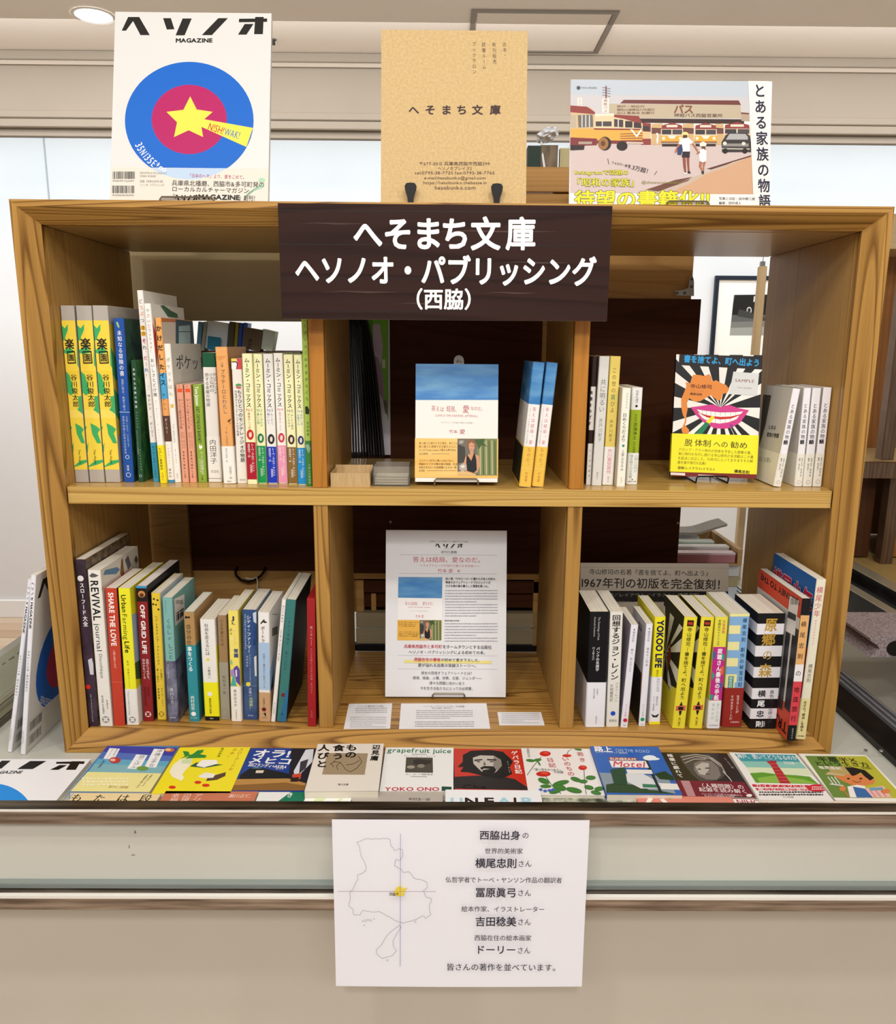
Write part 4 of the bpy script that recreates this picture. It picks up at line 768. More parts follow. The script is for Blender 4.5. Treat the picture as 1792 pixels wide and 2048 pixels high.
bk = book('ll2', -12, 100, 45, 186, 568, 1887, Z1, .148, '#2f8e9c', 'pocket book with tan top, teal body and large white dot, lower left shelf',
 [('P', '#14120e', [(.1, 635), (.2, 612), (.35, 625), (.55, 615), (.62, 648), (.5, 640), (.3, 640), (.2, 650)]), ('v', '自分の仕', .4, 710, 960, .42, '#221c14', .012), ('v', '事をつくる', .4, 975, 1275, .42, '#eef4f4', .02), ('v', '西村佳哲', .42, 1570, 1750, .36, '#eef4f4', .01), ('o', '#f4f6f6', .45, 1793, .24), ('x', 'ちくま文庫', .15, .75, 1843, .16, '#dfe8e8')],
 wraps=[('#b08a58', 568, 960)], grp='ll', sr='#2a7c88')
bk = book('ll2', 174, 360, 240, 418, 656, 1877, Z1, .148, '#ece9e3', 'thick white pocket book with bright yellow lower half, lower left shelf',
 [('v', '社会を変えるには', .42, 705, 1085, .27, '#26231f', .008), ('b', '#e8dc22', 1120, 1150, .32, .5), ('v', '小熊英二', .46, 1215, 1360, .18, '#3a3630', .006), ('o', '#efece6', .42, 1550, .17), ('v', '講談社現代新書', .42, 1600, 1790, .16, '#3a3610', .01), ('x', '講談社', .35, .6, 1850, .1, '#efe9d8')],
 wraps=[('#f0ea20', 1408, 1825), ('#16140f', 1825, 1880)], grp='ll', sr='#ece9e3')
F = bk['R']; F.raw([(0, .045), (.2, .045), (.2, .3), (0, .3)], '#f0ea20'); F.raw([(.012, .05), (.02, .05), (.02, .16), (.012, .16)], '#2a2a14')
book('ll2', 385, 500, 435, 545, 610, 1862, Z1, .148, '#9c7d58', 'slim brown and grey pocket book with faint title, lower left shelf',
 [('v', '小さき者たちの', .45, 650, 975, .34, '#3a2a1c'), ('b', '#9d988a', 1165, 1862), ('v', '松村圭一郎', .5, 1320, 1560, .34, '#4a463c'), ('o', '#8a8578', .45, 1770, .36), ('o', '#9d988a', .45, 1770, .3), ('x', 'ミシマ社', .1, .85, 1828, .18, '#55514a')], grp='ll', sr='#8a7050')
bk = book('ll2', 520, 632, 555, 690, 552, 1887, Z1, .188, '#f1df6c', 'yellow topped book with purple and teal manga-like art and white band, lower left shelf',
 [('x', 'J', .4, .65, 640, .4, '#3a2a5a', .03), ('x', 'K、', .35, .9, 700, .4, '#3a2a5a', .03), ('v', 'ぶっ', .22, 755, 840, .28, '#3a2a5a', .02), ('v', 'インドで', .62, 770, 960, .32, '#e8b8a0', .01), ('v', '常識', .68, 1000, 1110, .42, '#3a4a7a', .03), ('v', '壊される', .3, 850, 1080, .26, '#f4efc0', .01),
  ('P', '#5a4a9a', [(.4, 1230), (.75, 1200), (1, 1250), (1, 1450), (.6, 1400), (.45, 1300)]), ('P', '#a88ac0', [(.05, 1260), (.4, 1240), (.5, 1330), (.1, 1340)]), ('P', '#4aa8a8', [(.02, 1450), (.3, 1320), (.45, 1330), (.62, 1455)]), ('P', '#7fc0a0', [(.1, 1120), (.3, 1160), (.25, 1200), (.1, 1180)]), ('P', '#e8e0f0', [(.55, 1260), (.7, 1250), (.72, 1330), (.58, 1340)])],
 obi=('#efece6', 1457), obi_items=[('v', '熊谷はるか', .45, 1490, 1705, .3, '#3a3a3a', .008), ('v', '河出書房新社', .5, 1735, 1860, .14, '#777777')], grp='ll', sr='#ead85f')
book('ll2', 687, 862, 708, 876, 542, 1866, Z1, .188, noisy('blue_photo_cover', '#22427c', '#42608c', (30, 30, 30), .3, 4), 'blue photographic book in clear plastic with pale vertical title, lower left shelf',
 [('v', 'シティ・ファーマー', .45, 605, 1055, .30, '#f2f4f6', .012), ('v', '世界の都市で始まる食料自給革命', .2, 590, 1010, .12, '#c0cce0'), ('v', 'ジェニファー・コックラルキング', .5, 1070, 1430, .12, '#d0d8e8'), ('v', '白井和宏', .3, 1080, 1225, .14, '#d0d8e8'), ('o', '#e8d83a', .36, 1432, .17), ('P', '#c8d4e4', [(.75, 580), (1, 560), (1, 700), (.8, 680)]), ('P', '#1d3f70', [(.75, 890), (1, 890), (1, 960), (.75, 960)]), ('P', '#d4d8dc', [(.8, 1100), (.98, 1080), (.98, 1330), (.85, 1330)]), ('b', '#9ab0d0', 1446, 1449),
  ('v', '辻信一', .5, 1470, 1590, .2, '#dfe4ee', .01), ('v', '氏推薦！', .55, 1590, 1740, .26, '#c8d49a', .01), ('x', '白水社', .3, .7, 1815, .14, '#e0e4ec')], sr='#8f9aa4', grp='ll')
bk = book('ll2', 880, 1012, 890, 1032, 572, 1890, Z1, .188, '#efece8', 'white and pale blue book with leaping deer mark and tan foot, lower left shelf',
 [('P', '#3a3834', [(.2, 700), (.4, 670), (.55, 650), (.6, 670), (.85, 690), (.6, 700), (.45, 690), (.25, 715)]), ('v', 'ポートランド', .42, 735, 1030, .34, '#1f1e1c', .016), ('b', '#a9c4e2', 930, 1500), ('v', '世界で一番住みたい街をつくる', .5, 1060, 1480, .18, '#2a3040', .01), ('P', '#efece8', [(0, 1500), (1, 1525), (1, 1540), (0, 1520)])],
 obi=('#c9a27c', 1530), obi_items=[('v', '山崎満広', .45, 1590, 1700, .18, '#4a3424', .01), ('o', '#6a1a18', .45, 1738, .2), ('P', '#1d1a18', [(.35, 1790), (.6, 1775), (.65, 1810), (.55, 1830), (.5, 1800)]), ('x', '学芸出版社', .25, .75, 1842, .1, '#4a3424')], sr='#e6e3de', grp='ll')
F = bk['R']; F.barcode(1050, 600, 1120, 590, '#4a4a44'); F.pp('#6a6a60', 1050, 760, 1115, 735, 1115, 830, 1050, 860); F.raw([(0, .1), (.03, .08), (.03, .5), (0, .5)], '#9dbbe0'); F.raw([(.006, .13), (.025, .11), (.02, .18), (.01, .2)], '#20303a')
book('ll2', 1167, 1218, 1034, 1086, 417, 1892, Z1, .21, '#efede8', 'very thin white book leaning right with tiny black title, lower left shelf',
 [('v', 'みどりのゆび', .5, 480, 690, .5, '#3a3a38', .01), ('v', '注目の農と食と命をつなぐ場の教室', .5, 770, 1150, .36, '#4a4a48'), ('v', 'ちいさなりゆきをめぐる', .4, 1200, 1560, .2, '#8a8a88'), ('v', '山川出版社', .5, 1650, 1800, .35, '#4a4a48')], grp='ll')
book('ll2', 1225, 1335, 1097, 1224, 420, 1893, Z1, .21, '#3c7a76', 'worn green book with dark red dot leaning right, lower left shelf',
 [('v', 'オクツ青春の', .5, 660, 960, .3, '#2a4a4a', .006), ('v', '食べごたえ', .45, 1030, 1260, .3, '#2a4a4a', .006), ('o', '#7a2420', .5, 1565, .24), ('P', '#2f6f9a', [(.5, 1700), (.7, 1500), (1, 1500), (1, 1893), (.3, 1893)]), ('x', '６', .35, .7, 1800, .3, '#1a2a3a', .02)], sr='#14171a', grp='ll')
book('ll2', 1467, 1570, 1477, 1580, 408, 1950, Z1, .188, '#a01e22', 'deep red boxed book standing alone beside the left lower divider',
 [('v', '晴ごはん', .5, 725, 890, .28, '#d8b0a8'), ('b', '#c88a80', 895, 960, .48, .53), ('v', 'ちいさな畑とつながる料理・早川ユミ', .5, 990, 1540, .22, '#cf9a92'), ('v', '平凡社刊', .5, 1750, 1840, .18, '#c88a80')], grp='ll', kind='case', name='slipcased_book')
for u, v in ((0, 0),):
    pass

# ------------------------------------------------------------------ lower right shelf
bk = book('lr', 228, 446, 170, 396, 648, 1962, Z1, .188, '#0d0c10', 'thick black book with white band, first on the lower right shelf',
 [('h', 'The Genealogy of Punk', .5, 705, 965, .11, '#c8c8c4'), ('h', 'Kanamelo Kanokuwa', .28, 705, 925, .1, '#c8c8c4'), ('v', 'パンクの系譜学', .5, 1040, 1315, .17, '#f0f0ee', .012), ('v', '川上幸之介', .26, 1035, 1190, .12, '#d8d8d4', .008)],
 obi=('#ededf0', 1440), obi_items=[('v', '毛利嘉孝氏、', .55, 1510, 1600, .09, '#4a4a4a'), ('v', '生田武志氏推薦！', .38, 1510, 1640, .09, '#4a4a4a'), ('v', '書肆侃侃房', .55, 1830, 1920, .08, '#666666')], sl='#0b0a0d', grp='lr')
book('lr', 457, 606, 410, 556, 648, 1957, Z1, .188, '#e8e5da', 'cream book with heavy black vertical title and blue dot, lower right shelf',
 [('v', '回想するジョン・レノン', .5, 680, 1415, .62, '#1c1a17', .022), ('v', 'ジョン・レノン', .72, 1440, 1670, .24, '#5a5a50'), ('v', '片岡義男訳', .32, 1460, 1665, .26, '#5a5a50'), ('o', '#1f4fc0', .5, 1800, .2), ('x', '草思社', .2, .85, 1885, .24, '#55524a')], sl='#d0ccc0', grp='lr')
bk = book('lr', 696, 778, 572, 658, 796, 1966, Z1, .173, '#eceaf0', 'slim white paperback with red dot at its foot, lower right shelf',
 [('o', '#2a2a2a', .5, 850, .1), ('v', '横尾忠則', .5, 865, 990, .34, '#7a7a80'), ('v', '時々、死んだふり', .5, 1060, 1330, .34, '#5a5e66', .004), ('v', 'ポプラ新書', .5, 1690, 1840, .26, '#e08a9a'), ('o', '#cf2a3c', .55, 1880, .3), ('x', '240', .3, .75, 1940, .22, '#777777')], sl='#8a8290', grp='lr')
bk = book('lr', 866, 948, 780, 856, 786, 1948, Z1, .173, '#eceaf0', 'slim white paperback with green dot at its foot, lower right shelf',
 [('o', '#2a2a2a', .5, 840, .1), ('v', '横尾忠則', .5, 860, 985, .34, '#7a7a80'), ('v', '病気のご利益', .5, 1045, 1260, .34, '#5a5e66', .004), ('v', 'ポプラ新書', .5, 1690, 1835, .26, '#6ab89a'), ('o', '#1f9a6a', .5, 1870, .3), ('x', '227', .3, .75, 1928, .22, '#777777')], sl='#b8b4b4', grp='lr')
F = bk['L']; F.v('利益', 800, 770, 800, 860, 45, '#3a3a3a', .02); F.raw([(0, .085), (.17, .085), (.17, .175), (0, .175)], '#15130f'); F.raw([(.08, .085), (.16, .085), (.17, .12), (.09, .13)], '#b8744a'); F.raw([(.1, .06), (.17, .06), (.17, .085), (.1, .085)], '#4a4858')
book('lr', 966, 1092, 900, 1022, 707, 1928, Z1, .188, '#efe321', 'bright yellow book with navy display lettering and white band, lower right shelf',
 [('h', 'YOKOO LIFE', .55, 745, 1278, .62, '#15174a', .04), ('v', '横尾忠則の生活', .5, 1300, 1400, .2, '#2a2a14')],
 obi=('#ecebf0', 1380), obi_items=[('v', '忠則の生活', .62, 1390, 1550, .3, '#8a8a90'), ('v', '横尾忠則', .6, 1600, 1710, .2, '#5a5a60'), ('v', 'サンド・魚澤篤範', .3, 1600, 1770, .16, '#5a5a60'), ('P', '#2a2a2a', [(.1, 1805), (.5, 1825), (.9, 1800), (.7, 1845), (.3, 1845)]), ('b', '#efe321', 1895, 1928)], sl='#d8cf22', grp='lr')
for k, (tl, tr, bl, br, yb) in enumerate(((202, 334, 66, 208, 1833), (377, 504, 238, 388, 1842))):
    bk = book('lr2', tl, tr, bl, br, 688, yb, Z1, .188, '#ecdc3a', ['left one of two yellow books with black vertical title, sunburst on its cover', 'right one of two yellow books with black vertical title and compass mark'][k],
     [('b', '#2a0f0c', 720, 782, .25, .75), ('x', '箱', .3, .7, 752, .24, '#c83a2a', .03), ('v', '寺山修司', .5, 790, 985, .34, '#2a2610', .014), ('b', '#8a7a20', 990, 1035, .48, .52), ('v', '書を捨てよ、町へ出よう', .5, 1040, 1530, .34, '#2a2610', .014),
      ('P', '#1d1a14', [(.5, 1550), (.62, 1590), (.6, 1670), (.5, 1705), (.4, 1670), (.38, 1590)]), ('P', '#d86a4a', [(.12, 1600), (.88, 1590), (.88, 1645), (.12, 1650)]), ('b', '#1d1a14', 1605, 1640, .3, .7), ('v', '角川書店', .5, 1720, 1810, .18, '#3a3614')], sl='#23221c', grp='lr')
    F = bk['L']; F.k = 8; D_, h_ = bk['D'], bk['h']
    F.raw([(0, h_*.72), (D_, h_*.72), (D_, h_), (0, h_)], '#ddcf34'); F.raw([(D_-.03, h_*.68), (D_, h_*.64), (D_, h_*.73), (D_-.03, h_*.73)], '#ddcf34')
    cx_, cy_ = D_*.35, h_*.47
    for i in range(20):
        a0, a1 = 2*math.pi*i/20, 2*math.pi*(i+.45)/20
        pts = [(cx_, cy_)]+[(min(max(cx_+.17*math.cos(a), 0), D_), min(max(cy_+.17*math.sin(a), h_*.10), h_*.71)) for a in (a0, a1)]
        F.raw(pts, '#e6e2d6')
    F.raw([(cx_+.01, cy_+.005), (cx_+.02, cy_-.03), (cx_+.03, cy_+.0), (cx_+.02, cy_+.03)], '#8a3a2a')
book('lr2', 517, 650, 428, 560, 688, 1830, Z1, .188, '#e9df48', 'book with yellow top, magenta and teal pattern and white foot, lower right shelf',
 [('v', '往復書簡', .7, 715, 855, .22, '#c83a6a', .012), ('v', '老親友のナイショ文', .35, 715, 975, .22, '#4a461c', .012), ('b', '#c22a86', 988, 1535), ('P', '#2fa08a', [(.6, 1060), (.9, 1060), (.95, 1130), (.7, 1110)]), ('P', '#2f6aa8', [(0, 1010), (.25, 1060), (.12, 1130), (0, 1100)]), ('P', '#2fa08a', [(.05, 1230), (.3, 1280), (.1, 1330)]), ('P', '#e46a4a', [(.65, 1200), (.95, 1180), (.95, 1260), (.75, 1280)]), ('P', '#2f6aa8', [(.6, 1330), (.9, 1360), (.85, 1440)]), ('P', '#2fa08a', [(0, 1470), (.3, 1480), (.2, 1530), (0, 1530)]),
  ('v', '寂聴さん最後の手紙', .55, 1000, 1535, .36, '#f6f0f4', .03)],
 obi=('#ecebec', 1537), obi_items=[('v', '瀬戸内寂聴', .72, 1560, 1760, .24, '#b8c4b8', .01), ('v', '横尾忠則', .35, 1560, 1740, .24, '#b8c4b8', .01), ('x', '朝日新聞出版', .15, .85, 1795, .12, '#555555')], grp='lr', sl='#d9cf44')
it = []
for i, y in enumerate((770, 935, 1100, 1265)): it.append(('b', '#eee7a4', y, y+85, .0, .58))
book('lr2', 662, 872, 580, 782, 652, 1816, Z1, .2102, '#86b2dc', 'wide pale blue book with cream checks and rust red band, lower right shelf',
 [('b', '#ece79c', 652, 682)]+it+[('v', '横尾忠則', .78, 690, 945, .2, '#16466a', .014), ('v', '創作の秘宝日記', .78, 985, 1400, .2, '#16466a', .014), ('b', '#e8e2a0', 1265, 1405, .0, .5), ('b', '#1f8a80', 1285, 1405, .15, .42), ('v', '横尾忠則', .28, 1290, 1405, .17, '#e8f0e0', .01)],
 obi=('#952820', 1405), obi_items=[('v', '生きることが', .72, 1480, 1670, .15, '#f0dcd4', .008), ('v', 'そのままアートだ', .42, 1480, 1740, .15, '#f0dcd4', .008), ('x', '文藝春秋', .4, .88, 1762, .11, '#e8d0c8')], sl='#e0dc9a', grp='lr')
it = []; stripes = [('#e9e6ea', a, b) for a, b in ((755, 865), (980, 1090), (1200, 1310), (1420, 1535), (1635, 1745))]
book('lr2', 946, 1246, 862, 1132, 652, 1852, Z1, .1901, '#121013', 'very thick black and white striped book with gold brush lettering, lower right shelf',
 it+[('v', '原', .5, 690, 840, .42, '#c49a3a', .025), ('v', '郷', .45, 850, 985, .46, '#b8923a', .025), ('v', 'の', .45, 1000, 1150, .34, '#c8a860', .01), ('v', '森', .42, 1160, 1310, .44, '#c09a48', .02), ('v', '異色の「芸術小説」', .74, 1440, 1835, .15, '#3a3a3c', .006),
     ('v', '横', .36, 1440, 1515, .27, '#1a1a1c', .02), ('v', '尾', .36, 1545, 1620, .27, '#f4f4f6', .02), ('v', '忠', .36, 1655, 1730, .27, '#1a1a1c', .02), ('v', '則', .36, 1765, 1835, .27, '#f4f4f6', .02), ('v', '文藝春秋', .54, 1770, 1830, .07, '#d8d8d8')], wraps=stripes, sl='#17151a', grp='lr')
bk = book('lr2', 1405, 1503, 1248, 1334, 500, 1956, Z1, .26, '#151315', 'tall black book with orange, white and red spine blocks and barcode sticker', 
 [('b', '#e3b070', 665, 1160), ('b', '#eeebea', 1160, 1335), ('b', '#d8444e', 1335, 1790), ('v', '横尾忠則', .45, 700, 1130, .55, '#241a12', .012), ('v', 'の', .45, 1210, 1290, .6, '#241a1a', .008), ('v', '地底旅行', .48, 1370, 1770, .58, '#3a0f14', .016), ('v', '国書刊行会', .55, 1820, 1935, .18, '#c8c4c0')], sl='#d8d4cc', grp='lr', ymin=-.02)
F = bk['L']; D_, h_ = bk['D'], bk['h']
F.raw([(0, 0), (D_, 0), (D_, .032), (0, .032)], '#d4482c'); F.fh('OURNEY TO THE', .96, .05, .05, .05, .085, '#1a1414', .03); F.raw([(0, h_-.055), (D_, h_-.055), (D_, h_), (0, h_)], '#d4482c'); F.raw([(D_-.042, .05), (D_-.026, .05), (D_-.026, h_*.84), (D_-.042, h_*.84)], '#3a383c')
F.raw([(D_-.02, .05), (D_, .05), (D_, h_*.8), (D_-.02, h_*.8)], '#2a282c'); F.raw([(D_-.10, .1), (D_-.07, .1), (D_-.07, h_*.7), (D_-.1, h_*.7)], '#1d1c22'); F.raw([(D_-.09, .1), (D_-.078, .1), (D_-.078, h_*.68), (D_-.09, h_*.68)], '#c8342a')
F.pp('#ece9e4', 1280, 470, 1372, 520, 1330, 880, 1240, 830); F.barcode(1285, 490, 1365, 560, '#3a3a3a'); F.pp('#4a4a48', 1265, 625, 1345, 665, 1340, 730, 1255, 690)
F.fh('TRAV', .98, .93, .55, .93, .15, '#1a1414', .03)
bk = book('lr2', 1556, 1655, 1341, 1442, 303, 1940, Z1, .257, '#eae4cc', 'tall cream spined book with blue cover leaning against the right wall, rightmost below',
 [('v', '横尾少年', .45, 370, 680, .62, '#c83a5a', .006), ('v', '横尾忠則昭和絵日記', .45, 700, 960, .16, '#d87a90'), ('v', '横尾忠則', .5, 1150, 1345, .42, '#4a4638')],
 obi=('#e6d99c', 1510), obi_items=[('v', '天才の「原点」を探る', .42, 1535, 1855, .34, '#2a2610', .022), ('x', '角川書店', .1, .8, 1905, .16, '#2a2610', .02)], sl='#1d5fa8', grp='lr', ymin=-.02, yfix=None)
F = bk['L']; D_, h_ = bk['D'], bk['h']; F.fh('横尾少年', .02, .16, .98, .16, .26, '#f0d8e0', .05); F.k += 2; F.fh('横尾少年', .02, .16, .98, .16, .26, '#d42a4a', .03)
F.raw([(0, h_*.42), (D_, h_*.42), (D_, h_), (0, h_)], '#c8342e')
# poster card standing behind the books
cardm = '#a2978a'
bk = board('poster_board', 'beige text poster standing behind the books at the back of the lower right shelf', 'poster', 'px', (1164, 1125), (1452, 1128), (1462, 1182), (1157, 1182), Z1+.001, .225, 8, .003, '#b5a999', part='card_sheet')
F = bk['F']; F.z = 'px'
F.h('寺山修司の名著『書を捨てよ、町へ出よう』', 1178, 1143, 1423, 1147, 12, '#2a241c', .012); F.h('1967年刊の初版を完全復刻！', 1159, 1165, 1455, 1169, 22, '#231d16', .014)
F.raw([(.0, .008), (bk['w'], .008), (bk['w'], .0085), (0, .0085)], '#8a7e70')
vv = F.uvp(1300, 1182)[1]; F.raw([(0, vv), (bk['w'], vv), (bk['w'], vv+.02), (0, vv+.02)], '#17130f'); F.h('装幀／レイアウト／イラスト：横尾忠則', 1205, 1190, 1398, 1190, 8, '#9a9284')
F.h('『毛皮のマリー』！', 1225, 1203, 1280, 1204, 7, '#4a4238'); F.h('まるごとの', 1305, 1203, 1340, 1204, 6, '#4a4238')

# ------------------------------------------------------------------ lower middle: the A4 board and three slips
bk = board('information_board', 'white printed information sheet on board standing in the lower middle compartment', 'poster', 'a4', (403, 84), (1420, 93), (1418, 1545), (375, 1530), Z1+.0042, .135, 11, .004, '#e6e6e8', part='panel')
F = bk['F']; bk['F'].step = .000012; R2 = '#c04450'; K2 = '#2c2c30'
F.h('兵庫のローカル『日本のへそ』西脇市のひとり出版社', 765, 183, 1097, 185, 14, K2)
def heso(F, pts, c, lines=False):
    """the four-letter masthead; pts = (x0, y0, x1, y1) box"""
    x0, y0, x1, y1 = pts; X = lambda a: x0+(x1-x0)*(a-185)/(1427-185); Y = lambda b: y0+(y1-y0)*(b-145)/(300-145)
    for q in ([185, 262, 240, 145, 335, 145, 425, 300, 345, 300, 282, 180, 222, 262], [538, 155, 605, 155, 635, 250, 570, 252], [705, 158, 783, 158, 722, 302, 645, 302], [1010, 155, 1092, 155, 955, 300, 868, 300],
              [1187, 160, 1427, 158, 1425, 187, 1185, 190], [1325, 145, 1397, 145, 1390, 292, 1315, 292], [1235, 205, 1310, 205, 1250, 296, 1178, 296]):
        F.p([(X(q[i]), Y(q[i+1])) for i in range(0, len(q), 2)], c)
heso(F, (812, 202, 1048, 236), K2); F.h('PUBLISHING', 885, 243, 970, 244, 8, K2)
F.h('初刊行書籍', 862, 273, 998, 275, 26, K2, .006)
for y, xa, xb in ((296, 510, 1340), (456, 505, 1340), (1155, 492, 1342), (1270, 490, 1340)): F.ln([(xa, y), (xb, y+5)], 2, '#8a8a96')
F.h('答えは結局、愛なのだ。', 620, 335, 1232, 342, 50, R2, .004); F.h('〜フェアトレードが当たり前になる社会へ〜', 680, 387, 1190, 393, 22, R2); F.h('竹本 愛', 832, 433, 965, 435, 36, R2); F.h('著', 1000, 435, 1025, 435, 24, R2)
F.pp('#f2f0ee', 497, 486, 875, 488, 868, 1030, 489, 1027); F.p([(498, 486), (874, 488), (871, 668), (495, 663)], sky)
F.h('答えは結局、', 555, 712, 680, 714, 32, R2); F.h('愛なのだ。', 705, 712, 810, 714, 32, R2); F.h('LOVE IS THE ANSWER, AFTERALL.', 580, 744, 780, 746, 14, R2); F.h('フェアトレードが当たり前になる社会へ', 600, 776, 755, 778, 9, '#8a8078'); F.h('竹本 愛', 645, 822, 715, 823, 26, R2)
F.pp('#e8b24a', 491, 852, 870, 854, 866, 1028, 489, 1027)
for i in range(3): F.h(('真っ直ぐに受けてきた愛を、何ごとにも', '真っ直ぐに表現できる愛ちゃんに、', '少しだけ重なる時がある')[i], 500, 872+i*16, 680-i*18, 874+i*16, 12, '#3a2a10', .01); F.h(('ココナッツ好きに悪い人はいない。', '西脇のケバヤが贈る愛の物語', '目指すあなたへの指南書')[i], 500, 955+i*17, 680-i*10, 957+i*17, 12, '#3a2a10', .01)
woman(F, 680, 855, .43)
for i, t_ in enumerate(('幼い頃、TVのヒーローに憧れた日本人女性の、', '等身大のフェアトレードプロジェクトが', '小さな南の島の暮らしと環境を救った。')): F.h(t_, 900, 500+i*31, (1345, 1285, 1280)[i], 503+i*31, 24, K2, .018)
F.greek(898, 590, 1345, 830, 10, 10, '#9a9aa2', 2); F.greek(895, 850, 1020, 868, 1, 12, '#5a5a60', 5); F.greek(893, 872, 1345, 1045, 7, 10, '#9a9aa2', 3)
F.h('兵庫県西脇市と多可町', 545, 1077, 872, 1080, 34, R2, .014); F.h('をホームタウンとする出版社', 874, 1080, 1295, 1086, 34, K2, .008); F.h('ヘソノオ・パブリッシングによる初めての本。', 585, 1126, 1258, 1132, 32, K2, .008)
F.pp('#ecdf8a', 548, 1195, 1295, 1202, 1293, 1226, 546, 1218)
F.h('西脇在住の著者', 632, 1190, 858, 1193, 34, R2, .02); F.h('が初めて書き下ろした、', 860, 1193, 1212, 1197, 32, K2, .01); F.h('愛が溢れる迫真の実録ストーリー。', 665, 1238, 1180, 1243, 32, K2, .01)
for t_, x0, y0, x1 in (('彼女の目指すフェアトレードとは？', 692, 1303, 1140), ('環境、格差、人種、宗教、災害、ジェンダー―', 620, 1346, 1212), ('様々な問題に向かい合う', 762, 1390, 1066), ('今を生きる私たちにとっての必読書。', 684, 1434, 1150)): F.h(t_, x0, y0, x1, y0+4, 30, '#4a4a50')
wire_stand('wire stand under the white information board, lower middle compartment', .6, .135, Z1, .055, .09, .12, steel, ang=11, thick=.004)
for nm, z, c4, sd in (('white text slip lying at left of the lower middle compartment floor', 'a4', ((72, 1566), (448, 1566), (425, 1780), (35, 1782)), 1), ('wide white text slip lying in front of the information board', 'a4', ((520, 1560), (1250, 1570), (1283, 1782), (505, 1780)), 2), ('small white text slip lying at right near the right lower divider', 'a4', ((1343, 1638), (1715, 1640), (1748, 1752), (1360, 1750)), 3)):
    q = flat('text_slip', nm, 'paper', z, *c4, .0005, '#ebebee', 'printed slips on the compartment floor', zb=Z1+.0004, page=False)
    F = q['F']
    if sd == 1: F.greek(130, 1600, 400, 1650, 3, 8, '#9a9aa2', 1); F.h('『ヘソノオ 書を捨てよの旅』', 140, 1590, 385, 1590, 16, '#44444c'); F.greek(85, 1675, 395, 1775, 6, 7, '#9a9aa2', 2)
    if sd == 2: F.h('ヘソノオ・パブリッシングの、竹本愛著', 712, 1590, 1062, 1592, 16, '#55555d'); F.h('『答えは結局、愛なのだ。』', 770, 1606, 985, 1606, 15, '#55555d'); F.greek(650, 1620, 1135, 1700, 5, 8, '#92929a', 3); F.greek(640, 1715, 1145, 1770, 3, 9, '#80808a', 4)
    if sd == 3: F.greek(1380, 1645, 1700, 1740, 6, 6, '#9a9aa2', 5)
# book holder loop seen behind the lower left books
ro = empty('wire_hook', T(.295, .30, .23), 'black bent wire hook tied with white string behind the lower left books', 'hook')
pts = [(595/3.896, 0)]
m = MB(); P_ = [at(240+x/3.896, 980+y/3.896, Y=.385) for x, y in ((900, 635), (905, 665), (940, 700), (1000, 715), (1050, 700), (1095, 670), (1120, 640))]
m.tube([p-Vector((.295, .30, .23)) for p in [P_[0]+Vector((0, .02, .006))]+P_+[P_[-1]+Vector((.0, .02, .006))]], .0026, blackw); m.build('wire', ro)
m = MB(); P_ = [at(240+x/3.896, 980+y/3.896, Y=.381) for x, y in ((980, 685), (1030, 695), (1065, 680), (1072, 720), (1068, 800))]
m.tube([p-Vector((.295, .30, .23)) for p in P_], .0013, col('#c9c4b4', .7)); m.build('string', ro)
# ------------------------------------------------------------------ on top of the shelf
glossw = col('#dad9d6', .4)
bk = board('magazine', 'large white magazine with blue and magenta target and yellow star on the shelf top', 'magazine', 'mag', (148, 102), (1468, 112), (1430, 1720), (65, 1720), ZT+.0055, .040, 15, .008, glossw, part='cover')
F = bk['F']; bk['F'].step = .000012; KB = '#16130f'
def masthead(F):
    heso(F, (185, 145, 1427, 300), KB); F.h('MAGAZINE', 645, 345, 962, 345, 48, KB, .04)
masthead(F)
F.e(762, 1030, 549, 502, '#0062c4', 64); F.e(762, 1020, 321, 296, '#b0125e', 48)
F.pp('#eedc4e', 770, 823, 826, 935, 962, 955, 890, 1018, 1305, 1092, 1250, 1255, 866, 1083, 880, 1170, 757, 1112, 632, 1170, 658, 1044, 567, 955, 712, 938)
F.h('N!SH!', 925, 1075, 1060, 1120, 88, '#b8242c', .008); F.h('WAK!', 1065, 1122, 1195, 1158, 88, '#1e6fb8', .008)
band = '#ded8cb'
v0 = F.uvp(300, 1430)[1]
F.raw([(0, v0), (bk['w'], v0), (bk['w'], bk['h']), (0, bk['h'])], band)
F.pp('#b7cce2', *[c for k in range(0, 21) for c in (762+549*math.cos(math.radians(52+76*k/20)), max(1030+502*math.sin(math.radians(52+76*k/20)), 1436))])
for ch, a, L in (('3', 154, 15), ('5', 149.6, 15), ('N', 145, 17), ('1', 141.2, 8), ('3', 137.8, 15), ('5', 133.4, 15), ('E', 129, 14), ('*', 124.6, 12), ('∞', 118, 36)):
    t_ = math.radians(a); x, y = 762+478*math.cos(t_), 1030+(470 if ch != '∞' else 466)*math.sin(t_); dx, dy = math.sin(t_), -math.cos(t_)
    F.h(ch, x-L*dx, y-L*dy, x+L*dx, y+L*dy, 92 if ch != '∞' else 80, '#f4f4f4', .012)
F.barcode(110, 1465, 300, 1528, KB); F.h('9784991122507', 108, 1545, 295, 1545, 20, '#5a5650'); F.barcode(105, 1585, 295, 1650, KB, 0, 8); F.h('1920063012002', 103, 1667, 290, 1667, 20, '#5a5650')
F.h('ISBN978-4-9911225-0-7', 340, 1476, 570, 1480, 24, '#8a867e'); F.h('C0063 ¥1200E', 340, 1503, 480, 1505, 24, '#8a867e'); F.h('定価（本体1200円+税）', 340, 1548, 555, 1550, 24, '#8a867e'); F.h('ヘソノオ・パブリッシング', 340, 1580, 550, 1580, 24, '#8a867e')
